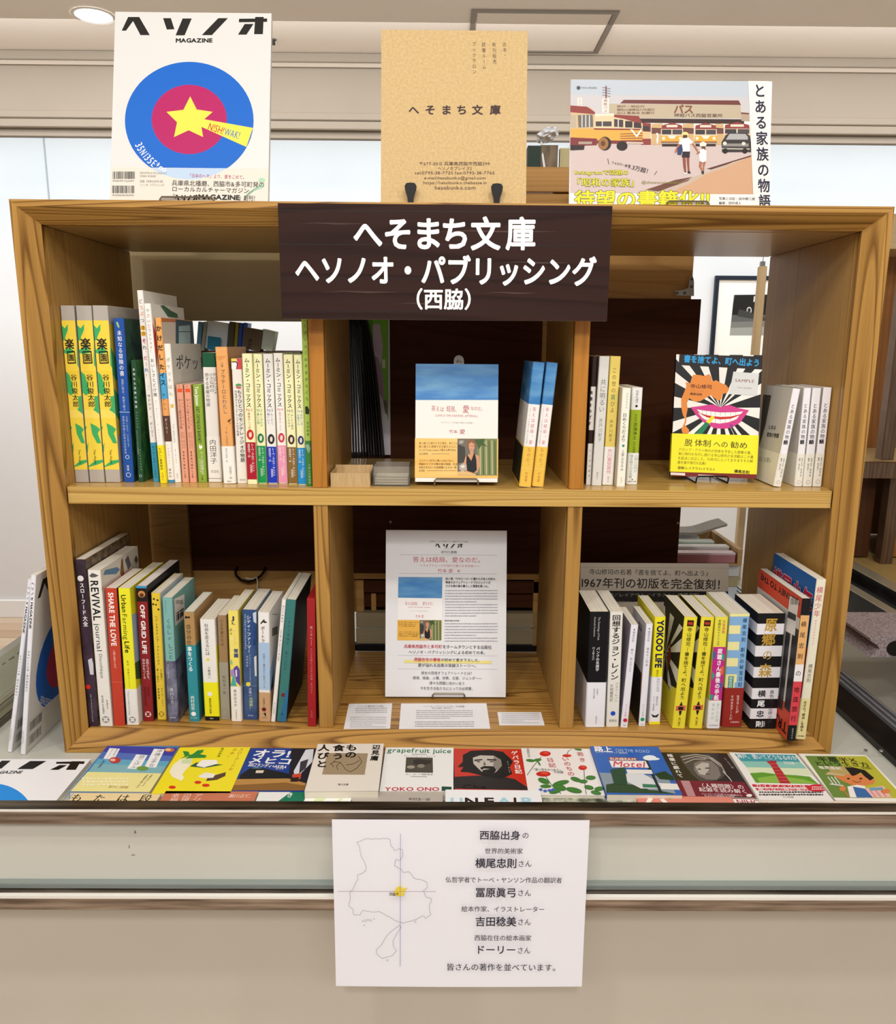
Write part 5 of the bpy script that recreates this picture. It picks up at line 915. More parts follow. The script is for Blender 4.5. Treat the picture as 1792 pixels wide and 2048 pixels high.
F.pp('#a8cfae', 1370, 1515, 1410, 1530, 1400, 1560, 1365, 1560, 1350, 1545); F.pp('#a8cfae', 1400, 1565, 1395, 1600, 1340, 1620, 1260, 1650, 1235, 1690, 1270, 1640, 1330, 1600)
F.h('「日本のへそ」より、愛をこめて。', 750, 1498, 1250, 1515, 36, '#c0567a'); F.h('兵庫県北播磨、西脇市&多可町発の', 612, 1562, 1405, 1578, 52, '#35302c', .004); F.h('ローカルカルチャーマガジン', 612, 1612, 1275, 1630, 48, '#35302c', .004); F.h('『', 600, 1680, 640, 1682, 52, '#35302c'); heso(F, (640, 1664, 835, 1710), KB); F.h('MAGAZINE', 838, 1680, 1195, 1688, 56, KB, .035); F.h('』創刊！', 1185, 1688, 1350, 1695, 50, '#35302c', .004)
pm = MB(); pm.box(.001, bk['w']-.0005, .0012, .0072, -.0002, bk['h']-.0004, pages('page_block_w', '#d6d2ca', '#efece6'))
wire_stand('wire stand holding the white magazine on the shelf top', at(375, 400, Y=.04).x, .040, ZT, .075, .09, .12, steel, lip=.0105, ang=15, thick=.008)
kr = noisy('speckled_kraft_paper', '#c4a674', '#cfb481', (260, 260, 260), .8, 3)
bk = board('leaflet', 'brown kraft paper leaflet with small dark lettering standing on the shelf top', 'leaflet', 'brn', (125, 122), (1618, 95), (1688, 1935), (108, 1930), ZT+.003, .070, 10, .002, kr, part='paper_sheet')
F = bk['F']; KD = '#3a2220'
for t_, x, y0, y1 in (('古本・', 1422, 230, 400), ('新刊販売', 1313, 230, 470), ('読書ルーム', 1203, 230, 525), ('ブックサロン', 1097, 225, 575)): F.v(t_, x-(6 if x > 1200 else 0), y0, x+2, y1, 42, KD)
for i, ch in enumerate('へそまち文庫'): x = (462, 635, 805, 968, 1132, 1320)[i]; F.h(ch, x-58, 948, x+58, 948, 108, KD, .028)
for t_, x0, x1, y, s_ in (('〒677-0015 兵庫県西脇市西脇299', 512, 1265, 1515, 44), ('ヘソノオプレイス2', 712, 1075, 1565, 42), ('tel:0795-38-7725 fax:0795-38-7765', 472, 1315, 1612, 44), ('e-mail:hesobunko@gmail.com', 570, 1220, 1665, 44), ('https://hesobunko.thebasse.in', 560, 1232, 1715, 44), ('hesobunko.com', 680, 1115, 1768, 56)): F.h(t_, x0, y, x1, y, s_, '#4a302a')
xs = at(*zp('brn', 428, 1850), Y=.062).x; xe = at(*zp('brn', 1337, 1850), Y=.062).x
ro = empty('display_stand', T((xs+xe)/2, .062, ZT), 'black stand with two spoon-shaped prongs in front of the kraft leaflet', 'stand', 'wire display stands')
for x in (xs, xe):
    dx = x-(xs+xe)/2; m = MB(); hh = at(*zp('brn', 428, 1712), Y=.062).z-ZT
    m.prism([(dx-.0035, .001), (dx+.0035, .001), (dx+.0045, hh*.45), (dx+.008, hh*.75), (dx+.0085, hh*.88), (dx+.006, hh*.98), (dx, hh), (dx-.006, hh*.98), (dx-.0085, hh*.88), (dx-.008, hh*.75), (dx-.0045, hh*.45)], .0, .0022, blackw, 'y'); m.build('prong', ro)
    m = MB(); m.box(dx-.0035, dx+.0035, .0022, .07, .0, .0025, blackw); m.build('foot', ro)
m = MB(); m.box(xs-(xs+xe)/2, xe-(xs+xe)/2, .055, .062, .0, .0025, blackw); m.build('crossbar', ro)
bk = board('picture_board', 'wide photo board of old red and cream buses with yellow lettering on the shelf top', 'poster', 'bus', (80, 78), (1700, 92), (1730, 1090), (82, 1085), ZT+.0052, .060, 9, .004, '#f0ede8', part='panel')
F = bk['F']; bk['F'].step = .000004
g = lambda c, *a: F.pp(c, *a)
g('#b9c3cc', 80, 78, 1533, 90, 1545, 350, 80, 330); g('#c6c2c4', 80, 200, 1538, 220, 1545, 420, 80, 400)
g('#c9b8b4', 82, 560, 1555, 570, 1575, 1015, 82, 1005)
g('#bfae9c', 1560, 690, 1575, 1015, 700, 1008, 900, 960, 1060, 880, 1200, 830); g('#c99f7c', 1560, 700, 1575, 1015, 860, 1008, 1050, 930, 1180, 855, 1330, 800)
g('#5a3226', 1555, 695, 1558, 706, 1210, 808, 1190, 806); g('#5a3226', 1410, 750, 1360, 770, 1230, 812, 1200, 805); g('#6a4434', 1080, 870, 1040, 905, 800, 990, 700, 975, 940, 895)
g('#d8c8c0', 1060, 880, 1220, 815, 1120, 855, 960, 930)
g('#b9ab92', 400, 275, 1470, 285, 1480, 395, 400, 390); g('#6d3a34', 520, 243, 1455, 248, 1475, 285, 490, 272); g('#3a2420', 600, 395, 1500, 402, 1500, 440, 600, 430); g('#b09c88', 1475, 350, 1540, 355, 1545, 420, 1478, 415); g('#6d3a34', 1475, 345, 1540, 350, 1540, 362, 1475, 358)
F.h('パス', 925, 318, 1090, 320, 80, '#7a4a34', .03); F.h('神姫バス西脇営業所', 928, 368, 1325, 372, 32, '#4a2c22', .014)
for i, t_ in enumerate(('神戸・明石行', '福知山城崎谷川中国行', '広口 粟長谷 加賀行')): F.h(t_, 462, 298+i*26, (690, 770, 770)[i], 298+i*26, 22, '#6a4232', .014)
g('#e4dcd2', 342, 232, 398, 232, 398, 350, 342, 350); F.v('神姫バス', 370, 236, 370, 348, 32, '#8a3a34', .01); F.ln([(375, 130), (375, 232)], 10, '#6a3a34')
for y in (150, 170, 190, 212): F.ln([(345, y-8), (410, y+4)], 4, '#6a4a44')
g('#e4dcd2', 140, 225, 180, 225, 180, 295, 142, 295); F.v('ソフカ', 160, 228, 160, 292, 26, '#8a3a34')
def bus_front(x, y, w_, h_):
    q = lambda c, *a: g(c, *[x+a[i]*w_ if i % 2 == 0 else y+a[i]*h_ for i in range(len(a))])
    q('#8a3a34', .05, .12, .5, 0, .95, .12, .98, .3, .02, .3); q('#ded2c2', .25, .1, .75, .1, .75, .2, .25, .2); q('#d8c8b0', 0, .28, 1, .28, 1, .55, 0, .55)
    q('#3a3436', .04, .3, .47, .3, .47, .5, .04, .5); q('#4a4446', .52, .3, .96, .3, .96, .5, .52, .5); q('#d9a63c', 0, .55, 1, .55, 1, .8, 0, .8); q('#e8dcc8', .3, .55, .7, .55, .6, .68, .4, .68)
    q('#e8e0d0', .06, .6, .18, .6, .18, .72, .06, .72); q('#e8e0d0', .82, .6, .94, .6, .94, .72, .82, .72); q('#7a2c2c', .0, .8, 1, .8, 1, .9, 0, .9); q('#a89888', .0, .84, 1, .84, 1, .9, .0, .9); q('#2a1a18', .05, .9, .95, .9, .95, 1, .05, 1)
for x, w_ in ((1000, 90), (1262, 70), (745, 90)): g('#c8a878', x, 440, x+w_, 435, x+w_, 610, x, 610); g('#6a4038', x, 470, x+w_, 475, x+w_, 520, x, 520)
g('#8a3a34', 660, 430, 740, 435, 740, 610, 660, 610); g('#d8b888', 665, 500, 740, 505, 740, 560, 665, 560); g('#3a3230', 670, 455, 730, 458, 730, 500, 670, 498)
bus_front(822, 428, 180, 195); bus_front(1095, 430, 182, 192); bus_front(1335, 425, 215, 190)
g('#34302f', 1350, 530, 1380, 515, 1520, 515, 1548, 540, 1556, 600, 1556, 670, 1320, 670, 1315, 590); g('#a8a8a8', 1375, 528, 1385, 520, 1510, 522, 1530, 545, 1530, 568, 1350, 568); g('#8a8884', 1325, 600, 1535, 600, 1535, 625, 1325, 622); F.e(1342, 598, 16, 14, '#d8d4cc', 12); F.e(1495, 600, 16, 14, '#d8d4cc', 12); g('#b8b0a4', 1318, 636, 1545, 640, 1545, 650, 1318, 646); F.e(1345, 660, 22, 22, '#191614', 12); F.e(1505, 660, 22, 22, '#191614', 12)
# big bus at left
g('#d9c6a0', 275, 360, 640, 375, 672, 440, 675, 520, 275, 510); g('#8a3a34', 440, 365, 640, 375, 668, 430, 655, 440, 520, 400, 440, 385); g('#e8dcc8', 270, 360, 440, 355, 440, 372, 275, 378)
g('#4a4040', 290, 420, 420, 420, 420, 460, 290, 460); g('#d8cfc4', 340, 418, 348, 418, 348, 462, 340, 462); g('#4a3c3c', 440, 400, 515, 408, 515, 468, 440, 464); g('#e0d8d0', 470, 405, 478, 405, 478, 466, 470, 466); g('#3a3032', 530, 415, 590, 420, 590, 470, 530, 470); g('#3a3032', 600, 425, 660, 435, 665, 475, 600, 472)
g('#d9a648', 275, 485, 675, 490, 670, 580, 420, 575, 275, 570); g('#8a3a30', 275, 475, 675, 480, 675, 492, 275, 488)
for i in range(4): g('#8a4030', 490, 520+i*18, 672, 512+i*20, 672, 520+i*20, 490, 526+i*18)
g('#e8e0d4', 570, 485, 590, 485, 622, 530, 655, 485, 672, 485, 625, 552); g('#7a2c2c', 275, 575, 670, 580, 670, 605, 420, 600, 275, 598); g('#c8b8a8', 540, 585, 675, 588, 680, 604, 540, 602)
F.e(505, 620, 45, 38, '#241a18', 16); F.e(365, 600, 52, 56, '#241a18', 20); F.e(352, 600, 42, 50, '#9a6a3c', 20); F.e(350, 600, 18, 22, '#5a3a28', 14)
g('#c9b088', 84, 320, 250, 305, 285, 350, 275, 480, 84, 480); g('#8a3a34', 84, 290, 220, 300, 285, 345, 283, 362, 84, 345); g('#6a6660', 145, 370, 265, 365, 270, 465, 150, 470); g('#b8a890', 84, 370, 130, 370, 130, 470, 84, 470); g('#d9a648', 84, 480, 275, 478, 285, 560, 84, 560); g('#7a2c30', 84, 550, 300, 560, 300, 612, 84, 620); g('#2a1e20', 84, 612, 200, 615, 195, 650, 84, 655); g('#a89888', 150, 585, 260, 585, 260, 605, 150, 605)
for x in (175, 205, 235): g('#d8d4cc', x, 370, x+8, 370, x+8, 466, x, 466)
# people seen from behind in the photo
g('#f0ece6', 790, 535, 780, 520, 788, 512, 800, 520, 800, 575, 790, 610, 784, 575)
F.e(1018, 525, 28, 20, '#e8d488', 14); g('#4a3020', 1000, 530, 1036, 530, 1034, 556, 1004, 556)
g('#f0ece8', 985, 560, 1045, 552, 1082, 585, 1072, 605, 1056, 600, 1056, 668, 1000, 668, 990, 615, 962, 600); g('#a86a4c', 962, 600, 978, 606, 950, 670, 935, 680, 935, 660); g('#a86a4c', 1072, 602, 1085, 598, 1125, 655, 1120, 672); g('#2c3a6a', 955, 640, 990, 600, 1000, 650, 985, 695, 955, 690)
g('#2a2024', 998, 665, 1058, 665, 1055, 715, 990, 712); g('#8a4a3a', 998, 715, 1022, 715, 1028, 840, 1016, 842, 1004, 790); g('#8a4a3a', 1030, 715, 1052, 715, 1052, 780, 1056, 835, 1042, 838); g('#1c1818', 1040, 820, 1062, 832, 1062, 845, 1040, 842); g('#e4dcd4', 1005, 838, 1035, 838, 1032, 852, 1008, 852)
F.e(1164, 608, 28, 22, '#efe9cf', 14); g('#5a3a2c', 1150, 622, 1182, 622, 1188, 680, 1160, 650); g('#f4efe8', 1135, 655, 1170, 642, 1192, 662, 1190, 700, 1190, 745, 1160, 755, 1135, 740, 1130, 690); g('#a86a4c', 1120, 670, 1138, 660, 1140, 680, 1106, 688); g('#a86a4c', 1136, 745, 1160, 752, 1150, 790, 1165, 825, 1155, 828, 1130, 785); g('#a86a4c', 1164, 752, 1188, 745, 1175, 790, 1172, 840, 1160, 840); g('#2a2422', 1150, 825, 1172, 825, 1170, 848, 1154, 848)
g('#f0ede8', 82, 1005, 1600, 1015, 1600, 1200, 82, 1200); g('#efece2', 1533, 90, 1702, 92, 1735, 1200, 1576, 1200)
F.e(150, 146, 15, 15, '#4a4a50', 14); F.h('TWO VIRGINS', 168, 146, 300, 146, 20, '#6a6a70')
F.ln([(388, 722), (398, 768)], 4, '#3a3434'); F.ln([(790, 825), (768, 855)], 4, '#3a3434')
F.h('フォロワー数', 418, 752, 550, 783, 24, '#2a2626', .01); F.h('9.3万超！', 552, 783, 745, 832, 44, '#2a2626', .01)
YE = '#e4dc2a'; SH = '#6a6a2a'
for dx, c, b_ in ((0, SH, .034), (0, YE, .010)):
    F.h('Instagramで話題の', 118, 832, 560, 836, 46, c, b_); F.h('「昭和の家族」', 92, 915, 650, 918, 74, c, b_); F.h('待望の書籍化!!', 115, 1052, 1225, 1056, 150, c, b_+.01)
F.h('@showanokazoku', 662, 914, 975, 920, 30, '#8a8a34')
F.v('とある家族の物語', 1622, 105, 1668, 1135, 100, '#1c1a3a', .02)
F.h('写真と日記｜田中耕三郎', 1292, 1048, 1588, 1052, 26, '#2a2626', .012); F.h('編者：田中成人', 1292, 1084, 1475, 1086, 26, '#2a2626', .012)
wire_stand('wire stand holding the bus photo board on the shelf top', at(1375, 405, Y=.06).x, .060, ZT, .06, .09, .1, steel, lip=.014, ang=9, thick=.004)
# the dark sign hung over the front edge of the shelf
TLs, TRs, BRs, BLs = (556, 407), (1224, 411), (1215, 642), (563, 638)
dkw = wood('sign_print_wood', '#331d18', '#20100c', 'x', 14, 5, .5, .6, 41, .7, .15)
yq = -.009; P_ = [at(*p, Y=yq) for p in (TLs, TRs, BRs, BLs)]
x0, x1 = (P_[0].x+P_[3].x)/2, (P_[1].x+P_[2].x)/2; z1 = (P_[0].z+P_[1].z)/2; z0 = (P_[2].z+P_[3].z)/2
MW = T(x0, yq, z0); ro = empty('name_sign', MW, 'dark wood-look sign with large white lettering on the shelf front top edge', 'sign')
m = MB(); ww, hh = x1-x0, z1-z0; m.box(0, ww, 0, .005, 0, hh, dkw)
m.box(0, ww, .005, .0085, 0, hh, col('#e8e6e0', .6))
F = Face(m, MW, (0, 0, hh), (1, 0, 0), (0, 0, -1), ww, hh, 'sign')
for i, y in enumerate((80, 252, 425, 593)): F.ln([(45, y), (1745, y+8)], 4, '#150b08')
cols_ = ['#34201b', '#2e1c17', '#3c2822']
for z_, x_, w_, c_ in ((190, 800, 700, '#4a3029'), (500, 250, 420, '#463029'), (505, 1080, 300, '#48302a'), (150, 120, 380, '#402a24'), (350, 1150, 400, '#45302a'), (560, 620, 300, '#402a24')):
    F.p([(x_, z_), (x_+w_*.3, z_-9), (x_+w_, z_-3), (x_+w_*.6, z_+2), (x_+w_*.3, z_-5)], c_)
WT = '#f6f4f0'
for i, ch in enumerate('へそまち文庫'): x = (500, 655, 808, 950, 1104, 1284)[i]; F.h(ch, x-78, 198, x+78, 198, 178, WT, .026)
F.h('ヘソノオ・パブリッシング', 125, 382, 1672, 392, 158, WT, .028)
F.h('（西脇）', 680, 532, 1098, 534, 112, WT, .022)
m.build('panel', ro)

# ------------------------------------------------------------------ the paper notice under the rail
yq = YF-.031; P_ = [at(*p, Y=yq) for p in ((667, 1638), (1175, 1641), (1167, 1975), (669, 1965))]
x0, x1 = (P_[0].x+P_[3].x)/2, (P_[1].x+P_[2].x)/2; z1 = (P_[0].z+P_[1].z)/2; z0 = (P_[2].z+P_[3].z)/2; ww, hh = x1-x0, z1-z0
MW = T(x0, yq, z0); ro = empty('paper_notice', MW, 'white paper notice with outline map and black lettering hanging below the steel rail', 'notice')
pw = col('#e9e8ee', .6); m = MB(); n = 14
vs = []; 
for i in range(n+1):
    for j in range(n+1): 
        u, v = i/n, j/n; vs.append((ww*u, -.004*max(0, (.35-v))**1.5*2.2-.0012*math.sin(u*3)*(1-v), hh*v))
m.add(vs, [(i*(n+1)+j, (i+1)*(n+1)+j, (i+1)*(n+1)+j+1, i*(n+1)+j+1) for i in range(n) for j in range(n)], pw)
m.build('paper_sheet', ro); m2 = MB()
F = Face(m2, MW, (0, -.0042, hh), (1, 0, 0), (0, 0, -1), ww, hh, 'ppr', .000012); KM = '#232238'; LM = '#8a8a94'
mp_ = [208, 178, 240, 165, 280, 150, 300, 158, 340, 154, 400, 152, 425, 160, 428, 195, 455, 232, 485, 220, 503, 225, 508, 265, 492, 295, 460, 290, 452, 330, 490, 350, 515, 375, 545, 368, 562, 385, 580, 412, 640, 425, 665, 440, 668, 470, 640, 495, 655, 530, 695, 548, 678, 600, 690, 650, 655, 675, 640, 655, 570, 690, 505, 705, 470, 690, 400, 655, 355, 628, 300, 632, 245, 622, 230, 650, 188, 650, 178, 610, 155, 590, 165, 540, 162, 500, 185, 480, 200, 440, 215, 420, 212, 390, 265, 365, 268, 335, 250, 290, 235, 270, 225, 210]
pl = [(mp_[i], mp_[i+1]) for i in range(0, len(mp_), 2)]
rj = random.Random(9); dense = []
for a, b in zip(pl, pl[1:]+pl[:1]):
    dense.append(a); d = math.hypot(b[0]-a[0], b[1]-a[1])
    for k in range(1, int(d//10)): t = k/int(d//10); dense.append((a[0]+(b[0]-a[0])*t+rj.uniform(-2.5, 2.5), a[1]+(b[1]-a[1])*t+rj.uniform(-2.5, 2.5)))
F.ln(dense+[dense[0]], 2.2, LM)
isl = [490, 715, 495, 735, 470, 770, 442, 820, 445, 855, 465, 885, 440, 915, 372, 935, 335, 905, 335, 875, 365, 850, 400, 790, 430, 760, 455, 740]
q = [(isl[i], isl[i+1]) for i in range(0, len(isl), 2)]; F.ln(q+[q[0]], 2.2, LM)
for cx_, cy_, r_ in ((245, 692, 4), (262, 688, 7), (280, 684, 5), (298, 686, 6), (320, 677, 3), (255, 718, 3), (407, 946, 5), (588, 695, 6)): q = [(cx_+r_*math.cos(t*.8), cy_+r_*math.sin(t*.8)) for t in range(9)]; F.ln(q, 1.8, LM)
F.pp('#e8cf3a', 455, 495, 470, 470, 490, 462, 510, 480, 538, 472, 518, 500, 512, 525, 475, 530, 452, 515)
F.ln([(492, 122), (490, 985)], 2.5, '#5a7ac0'); F.ln([(83, 497), (725, 498)], 2, '#8a5a8a'); F.h('西脇市', 418, 515, 482, 515, 22, '#3a3414', .014)
for t_, x0_, x1_, y, s_, b_ in (('西脇出身', 1005, 1275, 130, 62, .014), ('の', 1283, 1330, 132, 46, .004), ('世界的美術家', 1040, 1290, 233, 40, .006), ('横尾忠則', 978, 1252, 312, 66, .016), ('さん', 1255, 1348, 316, 46, .004), ('仏哲学者でトーベ・ヤンソン作品の翻訳者', 785, 1545, 420, 40, .006), ('冨原眞弓', 978, 1248, 503, 66, .016), ('さん', 1252, 1345, 506, 46, .004), ('絵本作家、イラストレーター', 888, 1432, 610, 40, .006), ('吉田稔美', 978, 1248, 692, 66, .016), ('さん', 1252, 1343, 695, 46, .004), ('西脇在住の絵本画家', 972, 1345, 798, 40, .006), ('ドーリー', 978, 1245, 875, 62, .014), ('さん', 1250, 1340, 880, 46, .004), ('皆さんの著作を並べています。', 790, 1535, 988, 50, .006)):
    F.h(t_, x0_, y, x1_, y+(x1_-x0_)*.006, s_, KM, b_)
m2.build('printed_text', ro)

# ------------------------------------------------------------------ books lying in front of the shelf
c = GR['c']
q = flat('magazine', 'white magazine lying at far left of the counter, black masthead and blue arc', 'magazine', 'px', (-95, 1518), (182, 1518), None, None, .010, '#f1f2f6', c, h=.262); F = q['F']; F.z = 'c1'
F.pp(KB, 15, 200, 85, 200, 10, 262, -60, 262); F.pp(KB, 235, 203, 362, 203, 255, 266, 133, 266); F.pp(KB, 440, 210, 660, 205, 655, 226, 436, 224); F.pp(KB, 560, 205, 630, 205, 590, 272, 512, 272); F.pp(KB, 465, 235, 525, 235, 455, 272, 388, 272)
F.h('MAGAZINE', -70, 290, 175, 290, 26, KB, .03); F.e(-60, 640, 320, 262, '#1a8ee8', 48)
q = flat('book', 'paperback with blue sea sky cover and pale yellow band lying left on the counter', 'book', 'c1', (845, 70), (1385, 100), (1165, 450), (548, 440), .012, '#3f7fb8', c); F = q['F']
F.pp('#3a3fa8', 845, 70, 1385, 100, 1345, 165, 800, 130); F.pp('#4f6fc0', 800, 130, 1345, 165, 1320, 205, 765, 185); F.pp('#5fa8c8', 765, 185, 1320, 205, 1295, 245, 735, 225); F.pp('#7fb4c0', 735, 225, 1295, 245, 1262, 300, 685, 290); F.pp('#ece49a', 682, 288, 1262, 300, 1165, 450, 548, 440)
F.pp('#f0f2f4', 855, 102, 935, 108, 890, 190, 805, 186); F.pp('#f0f2f4', 1200, 108, 1285, 112, 1215, 255, 1125, 250); F.pp('#f0f2f4', 1062, 152, 1150, 158, 1085, 268, 990, 262)
F.v('沖縄上手な', 1250, 112, 1175, 250, 46, '#3a3a4a'); F.v('旅ごはん', 1115, 158, 1035, 262, 46, '#3a3a4a'); F.v('美味を食べ旅', 915, 108, 870, 186, 20, '#6a6a7a'); F.v('をするひと', 880, 108, 835, 186, 18, '#6a6a7a'); F.v('有元葉子', 812, 200, 765, 262, 24, '#1a2a4a')
F.e(1320, 118, 40, 16, '#c86a3a'); F.e(1310, 116, 22, 9, '#e8c89a'); F.e(895, 198, 45, 24, '#b83a34'); F.e(880, 196, 22, 11, '#e8b8a8'); F.e(1110, 262, 46, 18, '#6a9a44')
F.v('沖縄のおいしさと', 1185, 310, 1110, 400, 20, '#4a4a2a'); F.v('沖縄愛の旅ごはん', 1150, 310, 1065, 415, 20, '#4a4a2a'); F.h('書き下ろし・文春文庫版', 850, 405, 1000, 410, 16, '#a87a2a'); F.greek(640, 330, 1000, 400, 3, 22, '#f4efc0', 3)
q = flat('book', 'bright yellow paperback with drawn white radish, tofu and tomatoes on its cover', 'book', 'px', (362, 1493), (499, 1496), (462, 1586), (302, 1587), .013, '#f2e326', c); F = q['F']; F.z = 'c1'
F.pp('#f4f0d8', 1405, 190, 1440, 180, 1500, 185, 1490, 225, 1440, 280, 1420, 310, 1435, 330, 1415, 358, 1340, 325, 1320, 285, 1350, 230); F.pp('#cfe0b0', 1420, 190, 1500, 188, 1485, 225, 1410, 220)
for a in ([1405, 185, 1440, 165, 1430, 140, 1425, 125, 1470, 130, 1480, 160], [1440, 165, 1500, 150, 1540, 120, 1590, 115, 1580, 135, 1540, 160], [1480, 160, 1560, 150, 1610, 160, 1600, 178, 1520, 180, 1440, 185]): F.pp('#2f8a3a', *a)
F.pp('#2a5a44', 1478, 245, 1530, 215, 1740, 232, 1590, 258); F.pp('#f6f4ee', 1530, 235, 1575, 195, 1690, 195, 1695, 225, 1600, 250); F.pp('#dcdcd8', 1530, 235, 1600, 250, 1600, 258, 1535, 244)
F.pp('#5a4034', 1605, 360, 1620, 330, 1760, 290, 1755, 320, 1690, 350); F.pp('#f0ece4', 1540, 325, 1600, 292, 1680, 305, 1660, 335, 1580, 338); F.e(1342, 408, 28, 12, '#d8341e'); F.e(1542, 370, 27, 12, '#d8341e'); F.e(1604, 393, 30, 12, '#d8341e')
F.z = 'c2'; F.v('スローフードな', 165, 98, 75, 268, 36, '#c8742a'); F.v('日本！', 120, 98, 60, 175, 34, '#c8742a'); F.v('島村菜津', 22, 95, -15, 168, 26, '#3a4a1a')
q = flat('book', 'dark blue paperback with white katakana title and desert village photo, on the counter', 'book', 'px', (500, 1496), (652, 1497), (622, 1583), (462, 1583), .012, '#1c3f94', c); F = q['F']; F.z = 'c2'
F.pp('#20202a', 535, 98, 720, 100, 640, 415, 500, 410); F.pp('#d8dce4', 640, 110, 700, 105, 690, 200, 560, 330, 550, 270); F.pp('#3a3a44', 600, 200, 660, 180, 640, 250, 590, 290)
F.pp('#15181c', 150, 300, 230, 245, 330, 250, 520, 290, 520, 330, 140, 340); F.pp('#b98a4a', 110, 330, 510, 325, 640, 360, 630, 415, 80, 412); F.pp('#8a6230', 95, 375, 490, 355, 640, 380, 630, 415, 80, 415); F.pp('#5a8a9a', 230, 250, 270, 238, 310, 250); F.pp('#c84a34', 540, 295, 610, 285, 600, 330, 540, 335); F.pp('#2a1c18', 530, 320, 590, 315, 580, 350, 525, 350); F.pp('#e0d4c0', 270, 265, 330, 265, 320, 285, 265, 285)
F.h('オラ!', 250, 135, 530, 142, 62, '#f4f4f8', .03); F.h('メヒコ', 215, 185, 540, 200, 50, '#f4f4f8', .03); F.h('田口ランディ+AKIRA', 215, 222, 500, 240, 28, '#f4f4f8', .02); F.h('角川文庫', 415, 252, 475, 254, 14, '#d8d8e8')
q = flat('book', 'cream paperback with heavy brush title and brown sketch panel, on top of its neighbour', 'book', 'px', (636, 1486), (766, 1489), (758, 1583), (610, 1580), .024, '#e6e0d6', c); F = q['F']; F.z = 'c2'
F.pp('#a08e72', 800, 135, 1105, 137, 1080, 297, 762, 295)
for a in ([820, 220, 850, 200, 900, 205, 940, 260, 975, 275], [900, 205, 870, 230, 880, 262], [975, 275, 1020, 250, 1060, 200, 1035, 160], [940, 225, 1000, 215, 1040, 190], [850, 240, 830, 215, 860, 190]): F.ln([(a[i], a[i+1]) for i in range(0, len(a), 2)], 5, '#5a4a38')
for t_, x, y0, y1, dx in (('もの', 985, 68, 175, -12), ('食う', 890, 68, 190, -14), ('人びと', 780, 68, 248, -24)): F.v(t_, x, y0, x+dx, y1, 88, '#14110e', .03)
F.v('辺見庸', 1170, 72, 1150, 195, 62, '#14110e', .028); F.h('角川文庫', 880, 370, 960, 371, 16, '#3a3632', .01)
q = flat('book', 'white paperback with small square photo and red lettering, beside the red portrait book', 'book', 'px', (770, 1493), (908, 1497), (909, 1584), (761, 1581), .014, '#eceeed', c); F = q['F']; F.z = 'c2'
F.h('grapefruit juice', 1252, 112, 1730, 120, 46, '#2f7a5c', .018); F.h('グレープフルーツ・ジュース', 1370, 155, 1610, 160, 14, '#5a5a5a'); F.ln([(1432, 143), (1545, 145)], 3, '#4a4a4a'); F.ln([(1425, 310), (1545, 312)], 3, '#4a4a4a')
F.pp('#4c463c', 1390, 167, 1588, 170, 1590, 283, 1382, 280); F.pp('#2c2824', 1440, 190, 1480, 180, 1580, 190, 1570, 215, 1480, 230, 1445, 215); F.e(1425, 240, 30, 12, '#a09888'); F.e(1500, 232, 28, 14, '#8a8272'); F.h('オノ・ヨーコ 南風 椎 訳', 1385, 294, 1590, 296, 13, '#4a4a4a'); F.h('YOKO ONO', 1232, 404, 1640, 404, 38, '#c02a3a', .02); F.pp('#0f4a34', 1655, 385, 1728, 388, 1730, 420, 1655, 418)
q = flat('book', 'red paperback with black and white portrait of a bearded man in a dark cap', 'book', 'px', (907, 1497), (1042, 1499), (1056, 1583), (907, 1579), .014, '#c8301e', c); F = q['F']; F.z = 'c3'
F.pp('#2a2626', 100, 400, 110, 312, 240, 305, 420, 300, 560, 330, 660, 390, 662, 412); F.pp('#1a1716', 170, 150, 230, 118, 380, 112, 470, 125, 520, 170, 545, 200, 520, 240, 540, 290, 500, 310, 440, 330, 300, 300, 220, 280, 150, 275, 175, 240, 130, 240, 170, 200)
F.pp('#c4bdb4', 245, 170, 300, 152, 400, 155, 455, 185, 462, 230, 430, 265, 400, 290, 330, 290, 285, 250, 250, 215); F.pp('#8a847c', 400, 160, 455, 185, 462, 232, 430, 262, 390, 262, 400, 210); F.pp('#191615', 255, 185, 315, 180, 318, 188, 258, 196); F.pp('#191615', 350, 180, 420, 182, 418, 192, 352, 190)
F.pp('#191615', 300, 245, 330, 232, 400, 235, 420, 262, 400, 295, 350, 310, 310, 292, 320, 262, 375, 255, 330, 250, 310, 262); F.e(288, 200, 14, 4, '#2a2624', 10); F.e(385, 200, 16, 4, '#2a2624', 10); F.pp('#6a645c', 330, 195, 345, 225, 322, 228)
F.v('ゲバラ日記', 552, 118, 590, 292, 52, '#f2ece6', .024); F.v('チェ・ゲバラ', 505, 195, 520, 285, 16, '#e8dcd8')
F.h('Che', 165, 385, 350, 388, 46, '#15100f', .02)
q = flat('book', 'white paperback scattered with red roses and green leaves, on the counter', 'book', 'px', (1043, 1495), (1178, 1499), (1213, 1592), (1056, 1588), .015, '#efece8', c); F = q['F']; F.z = 'c3'
for a in ([755, 165, 700, 230, 650, 300], [985, 98, 955, 125, 948, 150], [1075, 262, 1080, 350, 1092, 445], [790, 310, 830, 370, 905, 440]): F.ln([(a[i], a[i+1]) for i in range(0, len(a), 2)], 5, '#3f5a34')
for cx_, cy_, rx, ry, c_ in ((785, 140, 42, 20, '#d0281e'), (948, 155, 34, 11, '#d0281e'), (1065, 245, 32, 18, '#d0281e'), (772, 292, 55, 20, '#c8281e')):
    F.e(cx_, cy_, rx, ry, c_, 16); F.e(cx_+rx*.1, cy_-ry*.2, rx*.5, ry*.5, '#e4503c', 12); F.ln([(cx_-rx*.4, cy_), (cx_+rx*.3, cy_+ry*.3)], 3, '#8a1814')
